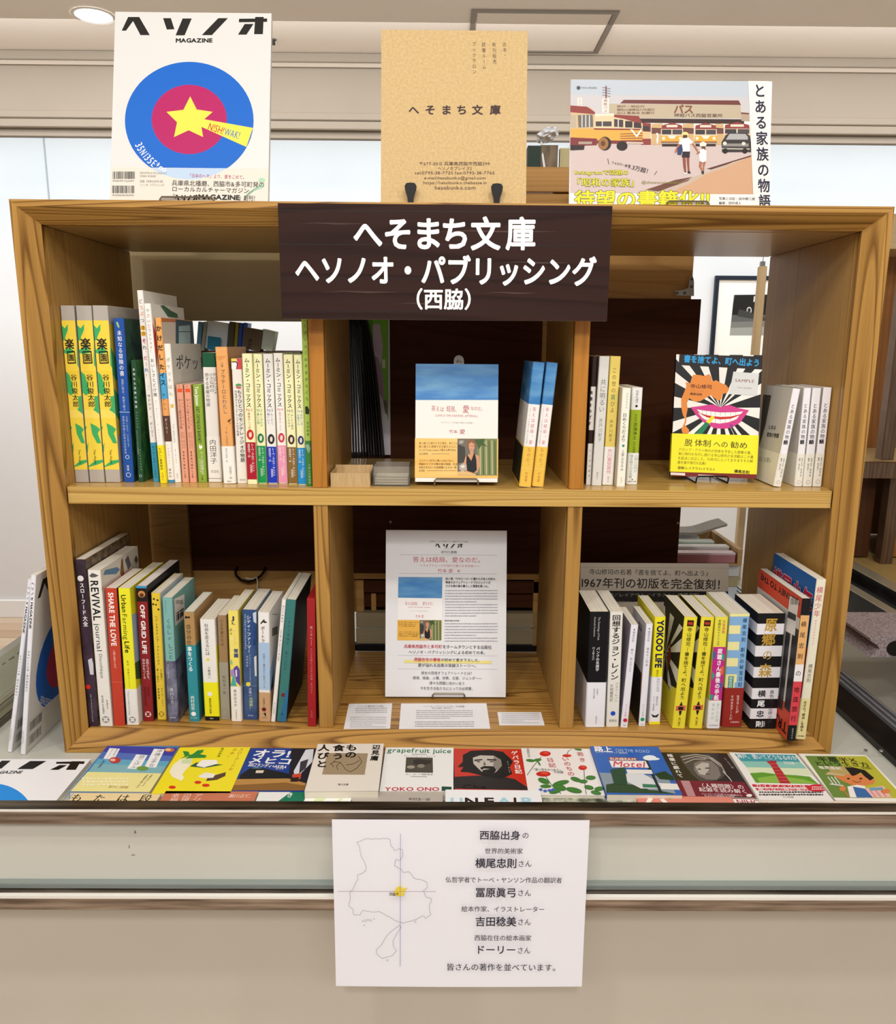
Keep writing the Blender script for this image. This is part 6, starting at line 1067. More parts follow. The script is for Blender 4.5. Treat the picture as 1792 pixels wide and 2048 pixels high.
for cx_, cy_, rx, ry, ro_ in ((675, 192, 34, 11, .1), (728, 188, 30, 11, -.1), (1030, 108, 30, 9, .2), (740, 214, 20, 6, 1.), (775, 345, 46, 20, .35), (790, 385, 42, 14, 0), (905, 360, 60, 18, -.2), (890, 392, 55, 24, .3), (1000, 415, 62, 20, .2), (860, 425, 45, 16, -.2), (1015, 335, 42, 16, .3), (1070, 350, 32, 14, 0), (1125, 322, 38, 16, 0), (1112, 395, 36, 16, .2), (1190, 405, 38, 16, -.1), (1165, 435, 40, 15, .2)):
    F.e(cx_, cy_, rx, ry, '#3f7a34', 14, ro_); F.ln([(cx_-rx*.8*math.cos(ro_), cy_-rx*.8*math.sin(ro_)), (cx_+rx*.8*math.cos(ro_), cy_+rx*.8*math.sin(ro_))], 2, '#6aa050')
for cx_, cy_ in ((752, 412), (785, 422), (818, 418), (845, 412)): F.e(cx_, cy_, 15, 10, '#4a6ac0', 10)
F.v('若き', 1040, 125, 1070, 210, 52, '#c85060', .004); F.v('いのちの', 930, 165, 985, 312, 54, '#c85060', .004); F.v('日記', 815, 170, 845, 250, 56, '#c85060', .004); F.v('大島みち子', 655, 102, 665, 172, 24, '#3a3a3a'); F.h('「愛と死をみつめて」', 688, 262, 912, 266, 20, '#3a3a3a'); F.h('の記録', 850, 280, 922, 283, 20, '#3a3a3a')
q = flat('book', 'glossy blue paperback picturing a roadside motel sign against blue sky', 'book', 'px', (1181, 1490), (1315, 1496), (1368, 1590), (1212, 1588), .020, '#2a62b8', c); F = q['F']; F.z = 'c3'
F.pp('#8a9aa8', 1190, 280, 1700, 310, 1760, 440, 1240, 430); F.pp('#2f4a2c', 1240, 370, 1300, 360, 1500, 375, 1560, 410, 1640, 415, 1760, 440, 1240, 430); F.pp('#d8dce0', 1380, 290, 1500, 280, 1640, 360, 1640, 400, 1500, 400, 1400, 350); F.pp('#3a7a5a', 1510, 365, 1630, 372, 1640, 395, 1515, 392); F.pp('#1d3a20', 1600, 290, 1680, 270, 1740, 310, 1750, 340, 1640, 330); F.pp('#e8e8e4', 1640, 360, 1780, 365, 1790, 410, 1650, 405); F.pp('#1c2a34', 1520, 180, 1545, 178, 1660, 430, 1640, 432)
F.pp('#9a4a40', 1255, 165, 1465, 170, 1480, 192, 1268, 190); F.pp('#eceae6', 1262, 192, 1535, 195, 1560, 245, 1285, 243); F.h('SUNBEAM', 1268, 178, 1462, 182, 22, '#f0ece4', .02); F.h('Motel', 1290, 216, 1535, 222, 60, '#d0405a', .014, .25); F.pp('#e4e4e0', 1390, 258, 1578, 262, 1590, 292, 1400, 290); F.pp('#2a4a30', 1270, 260, 1380, 240, 1400, 372, 1300, 370); F.e(1565, 172, 50, 20, '#e8eef4', 14); F.e(1600, 180, 40, 10, '#e8eef4', 14)
F.h('路上', 1150, 105, 1285, 110, 42, '#f2f2f4', .03); F.h('ON THE ROAD', 1310, 115, 1565, 124, 32, '#a8c0dc', .01); F.h('ジャック・ケルアック 福田実訳', 1160, 132, 1400, 136, 13, '#e0e4ec')
q = flat('book', 'dark paperback with grey portrait of a curly haired woman and maroon band', 'book', 'px', (1318, 1501), (1455, 1510), (1513, 1597), (1366, 1590), .014, '#2a2522', c); F = q['F']; F.z = 'c4'
F.pp('#4c4844', 190, 150, 230, 138, 400, 145, 480, 200, 530, 280, 500, 320, 420, 345, 330, 340, 280, 300, 240, 250, 200, 200); F.pp('#7a746e', 290, 210, 340, 190, 420, 195, 470, 240, 490, 300, 460, 335, 380, 330, 320, 300, 290, 260); F.pp('#b8b2aa', 300, 235, 350, 205, 400, 210, 400, 260, 370, 300, 330, 290)
for a in ([190, 165, 300, 145, 400, 160, 480, 215], [205, 185, 300, 160, 410, 175, 490, 235], [220, 210, 290, 180, 380, 180], [420, 170, 490, 220, 525, 290]): F.ln([(a[i], a[i+1]) for i in range(0, len(a), 2)], 7, '#a8a098')
F.e(390, 247, 20, 4, '#2a2624', 10); F.e(330, 255, 14, 4, '#2a2624', 10); F.ln([(375, 290), (410, 294)], 4, '#3a3430'); F.ln([(505, 270), (560, 330), (575, 355)], 5, '#d8d4cc')
F.pp('#741e30', 155, 338, 660, 350, 760, 480, 210, 470); F.pp('#b88a90', 190, 340, 255, 342, 310, 470, 250, 470)
F.v('暗闇に戯れて', 105, 140, 195, 320, 42, '#ece6e0', .02); F.h('〈人種問題〉の', 320, 375, 660, 388, 34, '#f0e4e4', .01); F.h('起源を読み解く', 325, 405, 690, 422, 32, '#f0e4e4', .01); F.h('ハーバード大学での講義から', 345, 437, 650, 452, 15, '#e8d4d4'); F.h('生まれた画期的文学論', 365, 452, 590, 462, 15, '#e8d4d4'); F.e(700, 452, 22, 12, '#f0e8e8', 12); F.v('トニ・モリスン著', 515, 170, 580, 250, 16, '#d8d0c8')
q = flat('book', 'white bordered paperback with a red lattice tower above green hills', 'book', 'px', (1458, 1504), (1592, 1508), (1668, 1602), (1518, 1599), .018, '#eceae8', c); F = q['F']; F.z = 'c4'
F.pp('#3f9aa8', 590, 140, 1040, 148, 1080, 200, 640, 195); F.pp('#8ac4b8', 640, 195, 1080, 200, 1130, 250, 680, 240); F.pp('#d8e4c0', 680, 240, 1130, 250, 1170, 300, 715, 290); F.pp('#5f9a2c', 705, 285, 800, 278, 900, 292, 1050, 300, 1150, 310, 1215, 365, 750, 355); F.pp('#8ab84a', 760, 320, 900, 300, 1100, 330, 1200, 360, 780, 355)
F.pp('#b02a34', 825, 195, 900, 192, 905, 215, 960, 290, 1010, 362, 930, 360, 895, 290, 860, 225)
for y in (215, 240, 265, 290, 315, 340): F.ln([(858+(y-215)*.55, y), (905+(y-215)*.75, y)], 2, '#e08a8a')
F.ln([(862, 180), (864, 195)], 4, '#b02a34')
F.h('神戸、書いてどうなるのか', 610, 158, 1055, 172, 36, '#f4f6f4', .012); F.h('安田謙一', 955, 207, 1060, 212, 22, '#eef0ec', .01)
F.pp('#c8283e', 720, 368, 1140, 375, 1160, 392, 730, 386); F.pp('#c8283e', 745, 396, 1150, 400, 1170, 416, 758, 412); F.e(1210, 395, 82, 28, '#c8283e'); F.h('ガイドブックには', 745, 377, 1120, 383, 20, '#f4ecec', .01); F.h('載らない神戸案内', 765, 404, 1140, 408, 20, '#f4ecec', .01); F.greek(775, 418, 1250, 455, 2, 14, '#3a3436', 2); F.h('ちくま文庫', 950, 462, 1030, 464, 12, '#555555'); F.greek(1165, 382, 1260, 412, 2, 10, '#f4d8d8', 4)
q = flat('book', 'white bordered paperback with a cartoon boy in dungarees holding a fork, far right', 'book', 'px', (1596, 1506), (1732, 1511), (1822, 1604), (1672, 1601), .012, '#f0eee4', c); F = q['F']; F.z = 'c4'
F.pp('#6a8a40', 1115, 155, 1345, 157, 1560, 470, 1325, 465); F.pp('#b9b83a', 1345, 157, 1565, 158, 1850, 470, 1560, 470); F.pp('#b8a468', 1285, 235, 1420, 235, 1470, 308, 1315, 300)
F.pp('#d8844c', 1330, 305, 1500, 285, 1600, 310, 1640, 335, 1625, 365, 1560, 378, 1470, 375, 1400, 345); F.pp('#1a1614', 1410, 240, 1470, 240, 1560, 262, 1630, 320, 1600, 340, 1560, 310, 1530, 280, 1490, 300, 1465, 305); F.e(1438, 325, 12, 6, '#1a1614', 10); F.e(1530, 325, 12, 6, '#1a1614', 10); F.ln([(1470, 340), (1495, 352), (1520, 350), (1532, 342)], 4, '#3a1a10')
F.pp('#c8b48a', 1265, 295, 1290, 275, 1420, 300, 1400, 305)
for x in (1285, 1310, 1335): F.ln([(x, 312), (x+40, 365)], 7, '#dfe0dc')
F.ln([(1300, 365), (1400, 378)], 8, '#dfe0dc'); F.ln([(1380, 380), (1440, 460)], 9, '#c07a44')
F.pp('#f0ece6', 1430, 385, 1500, 372, 1560, 380, 1600, 470, 1450, 465); F.pp('#3a6aa8', 1470, 385, 1560, 400, 1620, 468, 1500, 466); F.pp('#e8b8b0', 1560, 400, 1700, 380, 1760, 465, 1620, 468); F.pp('#6aa0b8', 1590, 395, 1690, 390, 1700, 412, 1600, 415); F.e(1395, 400, 24, 20, '#d8844c', 12); F.e(1715, 420, 36, 18, '#d8844c', 12)
for x in (1600, 1640, 1680): F.ln([(x, 415), (x+40, 462)], 4, '#b84a54')
F.h('半農半X', 1205, 180, 1500, 188, 34, '#24200f', .012); F.h('という生き方', 1185, 212, 1590, 222, 34, '#24200f', .010); F.h('塩見直紀', 1215, 243, 1385, 250, 22, '#f0efe0', .02); F.h('〈決定版〉', 1515, 245, 1625, 250, 16, '#4a4a1a')
# front row, tucked behind the rail
c = GR['c2']
def front(lbl, tl, tr, colr, th=.012, h=.14, nm='book', zb=.0006): 
    q = flat(nm, lbl, 'book', 'px', tl, tr, None, None, th, colr, c, h=h, zb=zb); return q['F']
F = front('cream book with brushed black characters, first behind the rail from the left', (150, 1586), (322, 1588), '#ecd6a4', .014); F.z = 'c1'
for ch, x, y in (('も', 600, 488), ('た', 775, 492), ('は', 960, 492), ('段', 1135, 494)): F.h(ch, x-48, y, x+48, y, 60, '#2a2a1c', .012)
F = front('salmon orange book with white lettering behind the rail, wide, left half', (332, 1582), (516, 1583), '#c9785a', .013); F.z = 'c1'
F.h('幸 辺 ア', 1335, 472, 1580, 472, 34, '#f0d0c0', .008); F.h('福 境 ジ', 1320, 505, 1565, 505, 34, '#f0d0c0', .008); F.z = 'c2'; F.h('瀬川正仁', 62, 455, 232, 455, 28, '#f0d8c8', .008)
F = front('white and dark green book behind the rail', (519, 1584), (612, 1584), '#eceeec', .012); F.z = 'c2'; F.pp('#1c7a5c', 530, 418, 650, 420, 625, 520, 400, 520); F.h('き', 500, 448, 545, 448, 40, '#e8f0ec', .02)
F = front('white book with a pale green curved stroke behind the rail', (615, 1583), (706, 1585), '#eff0ec', .012); F.z = 'c2'; F.pp('#cfe0b0', 700, 490, 740, 455, 820, 425, 960, 425, 985, 440, 850, 445, 790, 475, 760, 500, 700, 505); F.ln([(960, 425), (880, 500)], 16, '#cfe0b0')
F = front('plain beige grey book behind the rail in front of the white photo paperback', (708, 1584), (886, 1586), '#b7afa6', .013); F.z = 'c2'; F.h('松村圭一郎', 1408, 477, 1570, 482, 22, '#2f2b28', .01)
F = front('white book with large black and pale blue capitals behind the rail, centre', (891, 1579), (1080, 1581), '#eef1f4', .020); F.z = 'c3'
for t_, x0_, x1_, c_ in (('U', 75, 175, '#a8d4e4'), ('N', 180, 290, '#2a1a1a'), ('F', 325, 410, '#2a1a1a'), ('A', 430, 540, '#a8d4e4'), ('I', 545, 575, '#2a1a1a'), ('R', 600, 710, '#a8d4e4')): F.h(t_, x0_, 495, x1_, 496, 76, c_, .03)
F = front('book with a sunlit forest photo behind the rail, right of the white one', (1085, 1592), (1268, 1597), noisy('forest_photo', '#28301c', '#c4c8b4', (70, 70, 70), .4, 6), .010); F.z = 'c3'
F = front('salmon pink book with white outlined katakana behind the rail', (1271, 1590), (1463, 1594), '#dd8878', .014); F.z = 'c3'
F.pp('#f2eee6', 1555, 470, 1590, 475, 1550, 540, 1515, 540); F.pp('#f2eee6', 1640, 480, 1670, 475, 1740, 540, 1700, 540); F.pp('#8a9a4a', 1690, 470, 1720, 463, 1745, 472, 1715, 482); F.z = 'c4'; F.pp('#f2eee6', 245, 505, 415, 512, 405, 535, 390, 530, 270, 525, 275, 545, 250, 545)
F = front('white book with red Latin capitals and maroon top edge behind the rail', (1464, 1596), (1652, 1600), '#efece8', .013); F.z = 'c4'; F.pp('#8a2a44', 560, 468, 1270, 486, 1270, 492, 560, 474); F.h('NIHON TO IU KUNI', 605, 495, 1255, 512, 40, '#b0243c', .012); F.h('日本という国', 665, 550, 1275, 560, 60, '#1a1614', .02)
F = front('pale pink book with black hiragana behind the rail, far right', (1654, 1602), (1840, 1606), '#f3dccc', .012); F.z = 'c4'; F.h('いのちの食べ', 1350, 534, 1840, 545, 50, '#1a1614', .02)

# ------------------------------------------------------------------ magazines leaning on the shelf's left side
for k, (bl, br, tl, tr, yb, yt, z) in enumerate((((215), (275), (335), (385), 2046, 112, 'fl'), ((75), (125), (300), (345), 2020, 160, 'fl'))):
    lab = ['white magazine standing upright against the left side of the bookshelf, spine outward', 'second white magazine leaning behind the first at the left side of the bookshelf'][k]
    A = at(*zp('fl', bl, yb), Z=0.0); Bx = at(*zp('fl', br, yb), Z=0)
    bk = book('fl', tl, tr, bl, br, yt, yb, 0.0, .2099, '#eeedf2', lab, [('h', 'MAGAZINE', .5, yt+280, yt+560, .44, KB, .03), ('v', '日本のヘその緒・播州織新時代', .5, yt+790, yt+1240, .4, '#4a4a4a'), ('v', 'ヘソノオ', .5, yt+60, yt+270, .55, KB, .03), ('h', 'heso publishing', .4, yb-260, yb-120, .26, '#8a8a8a'), ('b', '#dcdbe0', yb-400, yb-397)], sr='#e4e2de', ymin=-.2, grp='magazines leaning on the left side of the bookshelf', name='magazine', cat='magazine')
    F = bk['R']; F.k = 6; s = F.w; 
    F.raw([(s*.04, s*.19), (s*.10, s*.06), (s*.18, s*.06), (s*.28, s*.2), (s*.21, s*.2), (s*.13, s*.10), (s*.08, s*.19)], KB)
    import math as _m
    HH = bk['h']
    F.raw([(s*.5+s*.41*_m.cos(t*.2), HH*.59+HH*.285*_m.sin(t*.2)) for t in range(32)], '#0a5fc0'); F.raw([(s*.5+s*.25*_m.cos(t*.2), HH*.59+HH*.17*_m.sin(t*.2)) for t in range(32)], '#b01c50')
    H = bk['h']; rb = random.Random(3)
    F.raw([(0, H-.055), (s, H-.055), (s, H), (0, H)], '#dcd9d2')
    for r0 in (H-.05, H-.026):
        x = .008
        while x < .045:
            wv = rb.choice([.0006, .001, .0016]); F.raw([(x, r0), (x+wv, r0), (x+wv, r0+.016), (x, r0+.016)], '#2a2a2a'); F.k -= 1; x += wv+rb.choice([.0007, .001, .0013])
    F.fh('35N135E*', .17, .74, .36, .83, .08, '#e8eef4', .01)
# ------------------------------------------------------------------ behind the shelf: a second shelving unit seen from the back
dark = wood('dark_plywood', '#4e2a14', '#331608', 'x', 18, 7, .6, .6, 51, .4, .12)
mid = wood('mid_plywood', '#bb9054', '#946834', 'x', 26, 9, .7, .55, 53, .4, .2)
beige = noisy('beige_back_board', '#a8956c', '#b09d74', (3, 3, 3), .5)
RY = 0.40
ru = empty('rear_shelf_unit', T(0, RY, 0), 'dark plywood backs of a second shelving unit standing behind the bookshelf', 'shelf unit')
def rb(x0, y0, x1, y1, Y, mat, name, t=.012, z0=None, z1=None, ch=.0008):
    """board whose front face fills the photo rectangle at depth Y"""
    a, b = at(x0, y0, Y=Y), at(x1, y1, Y=Y); xx = at(x1, y0, Y=Y).x
    m = MB(); m.box(a.x, xx, Y-RY, Y-RY+t, (b.z if z0 is None else z0), (a.z if z1 is None else z1), mat, ch); return m.build(name, ru)
zt_ = at(1100, 333, Y=RY).z
rb(240, 470, 606, 643, RY, beige, 'back_board', z1=.80)                 # pale board upper left
rb(240, 702, 606, 760, RY, dark, 'back_board')                    # shelf edge under the opening
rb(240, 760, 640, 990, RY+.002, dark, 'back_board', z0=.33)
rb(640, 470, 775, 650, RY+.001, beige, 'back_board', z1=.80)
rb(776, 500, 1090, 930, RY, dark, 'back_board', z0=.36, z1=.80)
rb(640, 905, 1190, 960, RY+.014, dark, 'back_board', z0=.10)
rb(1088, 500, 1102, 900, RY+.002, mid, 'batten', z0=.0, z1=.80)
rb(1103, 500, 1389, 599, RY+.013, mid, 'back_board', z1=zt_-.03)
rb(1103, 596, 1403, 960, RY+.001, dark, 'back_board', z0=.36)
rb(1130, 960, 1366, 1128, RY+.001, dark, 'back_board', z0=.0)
rb(1000, 333, 1400, 386, RY, mid, 'top_rail')
rb(1000, 387, 1400, 440, RY+.001, mid, 'top_rail')
a = at(260, 333, Y=RY)
# lower storey
rb(290, 985, 372, 1300, RY-.02, wood('plywood_lit_tone', '#9a7440', '#7a5628', 'x', 40, 14, .8, .45, 57, .5), 'back_board', z0=.0)  # lit part of one board, painted paler; its shaded part follows in dark
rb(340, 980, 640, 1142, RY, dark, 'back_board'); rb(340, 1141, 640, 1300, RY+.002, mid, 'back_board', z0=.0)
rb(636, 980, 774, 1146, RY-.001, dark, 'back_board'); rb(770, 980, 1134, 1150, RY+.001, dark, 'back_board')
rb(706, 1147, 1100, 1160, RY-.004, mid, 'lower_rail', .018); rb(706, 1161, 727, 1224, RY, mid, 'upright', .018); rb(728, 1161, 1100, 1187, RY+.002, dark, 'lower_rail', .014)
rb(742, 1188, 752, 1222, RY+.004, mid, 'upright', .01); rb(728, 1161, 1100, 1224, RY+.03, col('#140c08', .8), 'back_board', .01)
lt = wood('pale_ash_board', '#a89a7c', '#91825f', 'x', 20, 9, .5, .4, 61, .3)
rb(712, 1226, 1068, 1256, RY-.006, lt, 'pale_board', .02); rb(712, 1257, 1068, 1289, RY-.003, lt, 'pale_board', .02); rb(700, 1290, 1080, 1306, RY, col('#15100c', .8), 'back_board', .02, z0=.0)  # last piece: near-black strip standing in for the shade of the gap
m = MB(); p0, p1 = at(700, 1302, Y=DP+.004), at(1076, 1303, Y=DP+.004); m.box(p0.x, p1.x, DP+.001-RY, DP+.005-RY, .002, p0.z, col('#b8bcb8', .35, .3)); m.build('edge_strip', ru)
# metal corner bracket with screws
q = [at(1030+x/2.352, 200+y/2.352, Y=RY-.0022) for x, y in ((752, 898), (790, 893), (815, 885), (822, 832), (836, 828), (842, 850), (842, 922), (756, 918))]
br = empty('corner_bracket', T(q[0].x, RY-.0022, q[0].z), 'L-shaped metal corner bracket screwed on the plywood at upper right', 'bracket')
m = MB(); m.prism([(p.x-q[0].x, p.z-q[0].z) for p in q], 0, .002, col('#9a9688', .35, .85), 'y'); m.build('plate', br)
for x, y in ((762, 908), (798, 908), (832, 842), (830, 878)):
    c_ = at(1030+x/2.352, 200+y/2.352, Y=RY-.0022); m = MB(); m.prism([(c_.x-q[0].x+.0028*math.cos(t*.785), c_.z-q[0].z+.0028*math.sin(t*.785)) for t in range(8)], -.001, .0, col('#5a564c', .4, .8), 'y'); m.build('screw', br)
for x, y in ((773, 1044), (1356, 1046)):
    c_ = at(x-(0 if x > 1000 else -8), y, Y=RY-.001); m = MB(); m.prism([(c_.x+.0026*math.cos(t*.785), c_.z+.0026*math.sin(t*.785)) for t in range(8)], -.0012-.0005, .0, col('#a8946c', .4, .5), 'y'); o = m.build('screw', ru)
# things standing on the rear unit's top
zt = at(1100, 333, Y=RY).z
m = MB(); m.box(at(1000, 333, Y=RY).x, at(1400, 333, Y=RY).x, .014, .30, zt-.02, zt-.001, mid); m.build('top_board', ru)
def bx(nm, lab, cat, x0, y0, x1, y1, Y, d, mat, grp=None, lean=0, z0=None, part=None, ribs=None):
    a, b = at(x0, y0, Y=Y), at(x1, y1, Y=Y); zb = b.z if z0 is None else z0
    M_ = T(a.x, Y, zb)@Matrix.Rotation(lean, 4, 'Y'); ro = empty(nm, M_, lab, cat, grp)
    w_, h_ = b.x-a.x, a.z-zb; m = MB()
    if cat == 'book':
        m.box(0, w_, 0, .0025, 0, h_, mat); m.box(0, .0025, .0025, d, 0, h_, mat); m.box(w_-.0025, w_, .0025, d, 0, h_, mat); m.build('cover', ro)
        p = MB(); p.box(.0025, w_-.0025, .0025, d-.004, .002, h_-.004, pages()); p.build('page_block', ro)
    else: m.box(0, w_, 0, d, 0, h_, mat, .0005); m.build(part or 'panel', ro)
    return ro
gb = 'objects standing on the rear shelf unit'
bx('book', 'dark green old book on the rear unit beside the kraft leaflet', 'book', 1056, 291, 1081, 333, .43, .16, '#0c2a1c' and col('#0c2a1c', .5), gb, z0=zt)
bx('book', 'thick brown worn book wrapped in clear plastic on the rear unit', 'book', 1082, 290, 1115, 333, .43, .15, noisy('worn_brown_cloth', '#4a3c2a', '#7a6a50', (90, 90, 20), .6), gb, z0=zt)
bx('folder', 'pale olive folder standing open on the rear unit, next to the bus photo board', 'folder', 1120, 296, 1139, 333, .44, .012, col('#b8ae84', .6), gb, z0=zt, part='cover')
pl_ = empty('plastic_wrap', T(at(1095, 290, Y=.44).x, .44, zt), 'crumpled clear plastic wrapping over the brown book on the rear unit', 'wrapping')
m = MB(); bmx = bmesh.new(); bmesh.ops.create_icosphere(bmx, subdivisions=3, radius=1); rw = random.Random(4)
zw = at(1090, 258, Y=.44).z-zt; 
for v in bmx.verts: k = rw.uniform(.72, 1.12); v.co = Vector((v.co.x*.022*k, v.co.y*.03*k, zw*.86+v.co.z*zw*.16*k+.006*v.co.x))
bmx.verts.index_update(); m.add([v.co.copy() for v in bmx.verts], [[v.index for v in f.verts] for f in bmx.faces], col('#e8ecf0', .25)); bmx.free()
m.tube([(-.012, -.004, zw*.7), (-.010, -.008, zw*.4), (-.006, -.012, .004)], .0022, col('#e8ecf0', .25)); m.build('plastic_film', pl_)
# things seen through the upper left opening
g_ = 'folders and books seen through the gap behind the upper left shelf'
zs_ = at(400, 702, Y=RY+.02).z
m = MB(); m.box(at(240, 702, Y=RY).x, at(640, 702, Y=RY).x, .012, .30, zs_-.02, zs_, dark); m.build('inner_shelf', ru)
def folder(lab, xb0, xb1, xt0, xt1, yt, yb, Y, d, mat, cat='folder'):
    a, b, c_, e_ = at(xb0, yb, Y=Y), at(xb1, yb, Y=Y), at(xt0, yt, Y=Y), at(xt1, yt, Y=Y)
    lean = math.atan2((c_.x+e_.x-a.x-b.x)/2, c_.z-zs_); w_ = ((b.x-a.x)+(e_.x-c_.x))/2*math.cos(lean); h_ = (c_.z-zs_)/math.cos(lean)
    xa = Vector((math.cos(lean), 0, -math.sin(lean))); za = Vector((math.sin(lean), 0, math.cos(lean)))
    M_ = Matrix((xa, Vector((0, 1, 0)), za)).transposed().to_4x4(); M_.translation = Vector((a.x, Y, zs_+(w_*math.sin(lean) if lean > 0 else 0)))
    ro = empty('folder' if cat == 'folder' else 'book', M_, lab, cat, g_); m = MB(); m.box(0, w_, 0, d, 0, h_, mat, .0006); m.build('cover', ro); return ro, m, M_, w_, h_
folder('grey blue folder seen through the gap, leftmost of the leaning folders', 392, 400, 396, 405, 644, 700, .42, .03, col('#6aa0b8', .5))
folder('olive grey folder in the gap beside the grey blue one', 401, 408, 408, 415, 644, 700, .42, .03, col('#a8a894', .5))
folder('folder with white sheets sticking out, seen through the gap', 409, 452, 412, 458, 646, 700, .425, .03, col('#f2f6fa', .5))
folder('teal picture card in front of the white sheets in the gap', 414, 440, 416, 442, 675, 700, .412, .002, col('#2f86a4', .5))
folder('dark olive folder in the gap right of the white sheets', 455, 466, 459, 470, 644, 700, .42, .03, col('#5a5238', .5))
folder('olive yellow folder in the gap beside the navy ones', 467, 473, 471, 478, 645, 700, .42, .03, col('#a8941c', .5))
folder('navy blue folder in the gap, left one of two', 474, 481, 478, 486, 646, 700, .42, .03, col('#2c4aa0', .4))
folder('navy blue folder in the gap, right one of two', 482, 490, 487, 496, 646, 700, .42, .03, col('#2f5cc0', .4))
r_ = folder('worn brown book with two black characters, seen through the gap', 484, 522, 490, 526, 660, 700, .41, .03, col('#6e5a42', .7), 'book')
FF = Face(r_[1], r_[2], (0, 0, r_[4]), (1, 0, 0), (0, 0, -1), r_[3], r_[4], 'ul2'); FF.v('大正', 730, 310, 705, 430, 55, '#14100c', .02)
folder('pale green book with rounded top leaning in the gap, before the bright wall', 519, 545, 526, 552, 663, 700, .415, .03, col('#dfe8d4', .5), 'book')
# fan of dark papers and the green magazine behind the upper middle compartment
ro = empty('paper_bundle', T(.410, .362, ZS+TS), 'fan of dark loose sheets bulging behind the upper middle compartment', 'papers')
for i in range(13):
    m = MB(); xt_, xb_ = .001+i*.0022, .001+i*.0052; pts = []
    for k in range(11): v = k/10; pts.append((xt_+(xb_-xt_)*(1-v)**.55*(1 if v < 1 else 0), v*.27))
    m.prism(pts+[(px_+.0014, v_) for px_, v_ in reversed(pts)], -.010+.0015*(i % 5), .020+.001*i, col(['#17140f', '#2a251c', '#0f0d0a', '#35301f'][i % 4], .6), 'y'); m.build('sheet', ro)
a = at(729, 651, Y=.398); b = at(777, 651, Y=.398); M_ = T(a.x, .398, ZS+TS)
ro = empty('magazine', M_, 'bright green and purple flowered magazine standing behind the upper middle compartment', 'magazine')
m = MB(); w_, h_ = b.x-a.x, .272; m.box(0, w_+.002, 0, .004, 0, h_, col('#e4e0e4', .4)); F = Face(m, M_, (0, 0, h_), (1, 0, 0), (0, 0, -1), w_+.002, h_, 'uc')
F.pp('#7fc83a', 340, 20, 445, 20, 445, 700, 425, 600, 405, 400, 380, 250, 350, 120); F.pp('#d8c4d8', 330, 60, 390, 60, 410, 200, 400, 320, 370, 260, 330, 180); F.pp('#b896b0', 335, 250, 380, 280, 410, 400, 420, 560, 390, 520, 350, 380); F.pp('#6ab42c', 290, 20, 345, 20, 345, 200, 320, 300, 300, 250); F.pp('#8a6a7a', 410, 550, 435, 560, 440, 650, 425, 640); F.pp('#efefef', 405, 290, 425, 290, 425, 345, 405, 345)
m.build('cover', ro)
# things seen at the lower right opening: a wooden crate of records and a pile under it
cr = wood('pale_crate_wood', '#c9a874', '#a8854e', 'x', 14, 9, .7, .5, 71, .3)
CY0 = .46; p = at(1364, 1128, Y=CY0); q = at(1484, 1128, Y=CY0)
zc0 = at(1400, 1131, Y=CY0).z; zc1 = at(1486, 1099, Y=.46).z
x0, x1 = p.x-.04, at(1486, 1100, Y=CY0).x
ro = empty('wooden_crate', T(x0, CY0, zc0), 'open pale wooden crate filled with thin books behind the lower right shelf', 'crate')
W1, D1 = x1-x0, .18; xb = W1-.0103
m = MB(); m.box(0, W1, 0, D1, 0, .004, cr); m.build('base', ro)
m = MB(); m.box(0, xb, D1-.010, D1, .0041, zc1-zc0, cr); m.build('back_panel', ro)
m = MB(); m.box(W1-.010, W1, 0, D1, .0041, zc1-zc0, cr); m.build('side_board', ro)
m = MB(); m.box(0, .010, 0, D1-.0105, .0041, zc1-zc0, cr); m.build('side_board', ro)
hC = zc1-zc0
for i, (c_, nm_) in enumerate((('#c88a94', 'pink edged book, nearest in the wooden crate'), ('#dfe4e4', 'white book with pale spotted edge, second in the wooden crate'), ('#8fb4a0', 'sea green book lying third in the wooden crate'), ('#e8eaea', 'white bundle of leaflets at the back of the wooden crate'))):
    y0 = CY0+.003+i*.038; w_ = W1-.026-.020*max(0, i-1)
    ro2 = empty('book', T(x0+.0125, y0, zc0+.0045), nm_, 'book', 'thin books in the wooden crate'); h_ = hC*(.62, .74, .8, .82)[i]
    m = MB(); m.box(0, w_, 0, .024, 0, h_-.004, col(c_, .5), .001); m.box(0, w_, .0, .0235, h_-.004, h_, col(['#f0dfe8', '#eef2f2', '#dfeee6', '#f4f6f6'][i], .5)); m.build('cover', ro2)
m = MB(); pz = zc1+.001
ro = empty('magazine', T(x0+.02, CY0+.10, pz), 'loose magazines with curling corner lying across the crate', 'magazine')
vs = []; n = 10
for j in range(2):
    for i in range(n+1): u = i/n; vs.append((u*(W1-.02), j*.06, .006+.030*max(0, u-.55)**1.2*2-.02*max(0, u-.85)))
m.add(vs+[(v[0], v[1], v[2]+.005) for v in vs], [(i, i+1, n+2+i, n+1+i) for i in range(n)]+[(2*n+2+i, 2*n+3+i, 3*n+4+i, 3*n+3+i) for i in range(n)]+[(i, i+1, 2*n+3+i, 2*n+2+i) for i in range(n)], col('#8a8478', .5)); m.build('paper_sheets', ro)
z = zc0-.001; kz = (z-.013)/.142
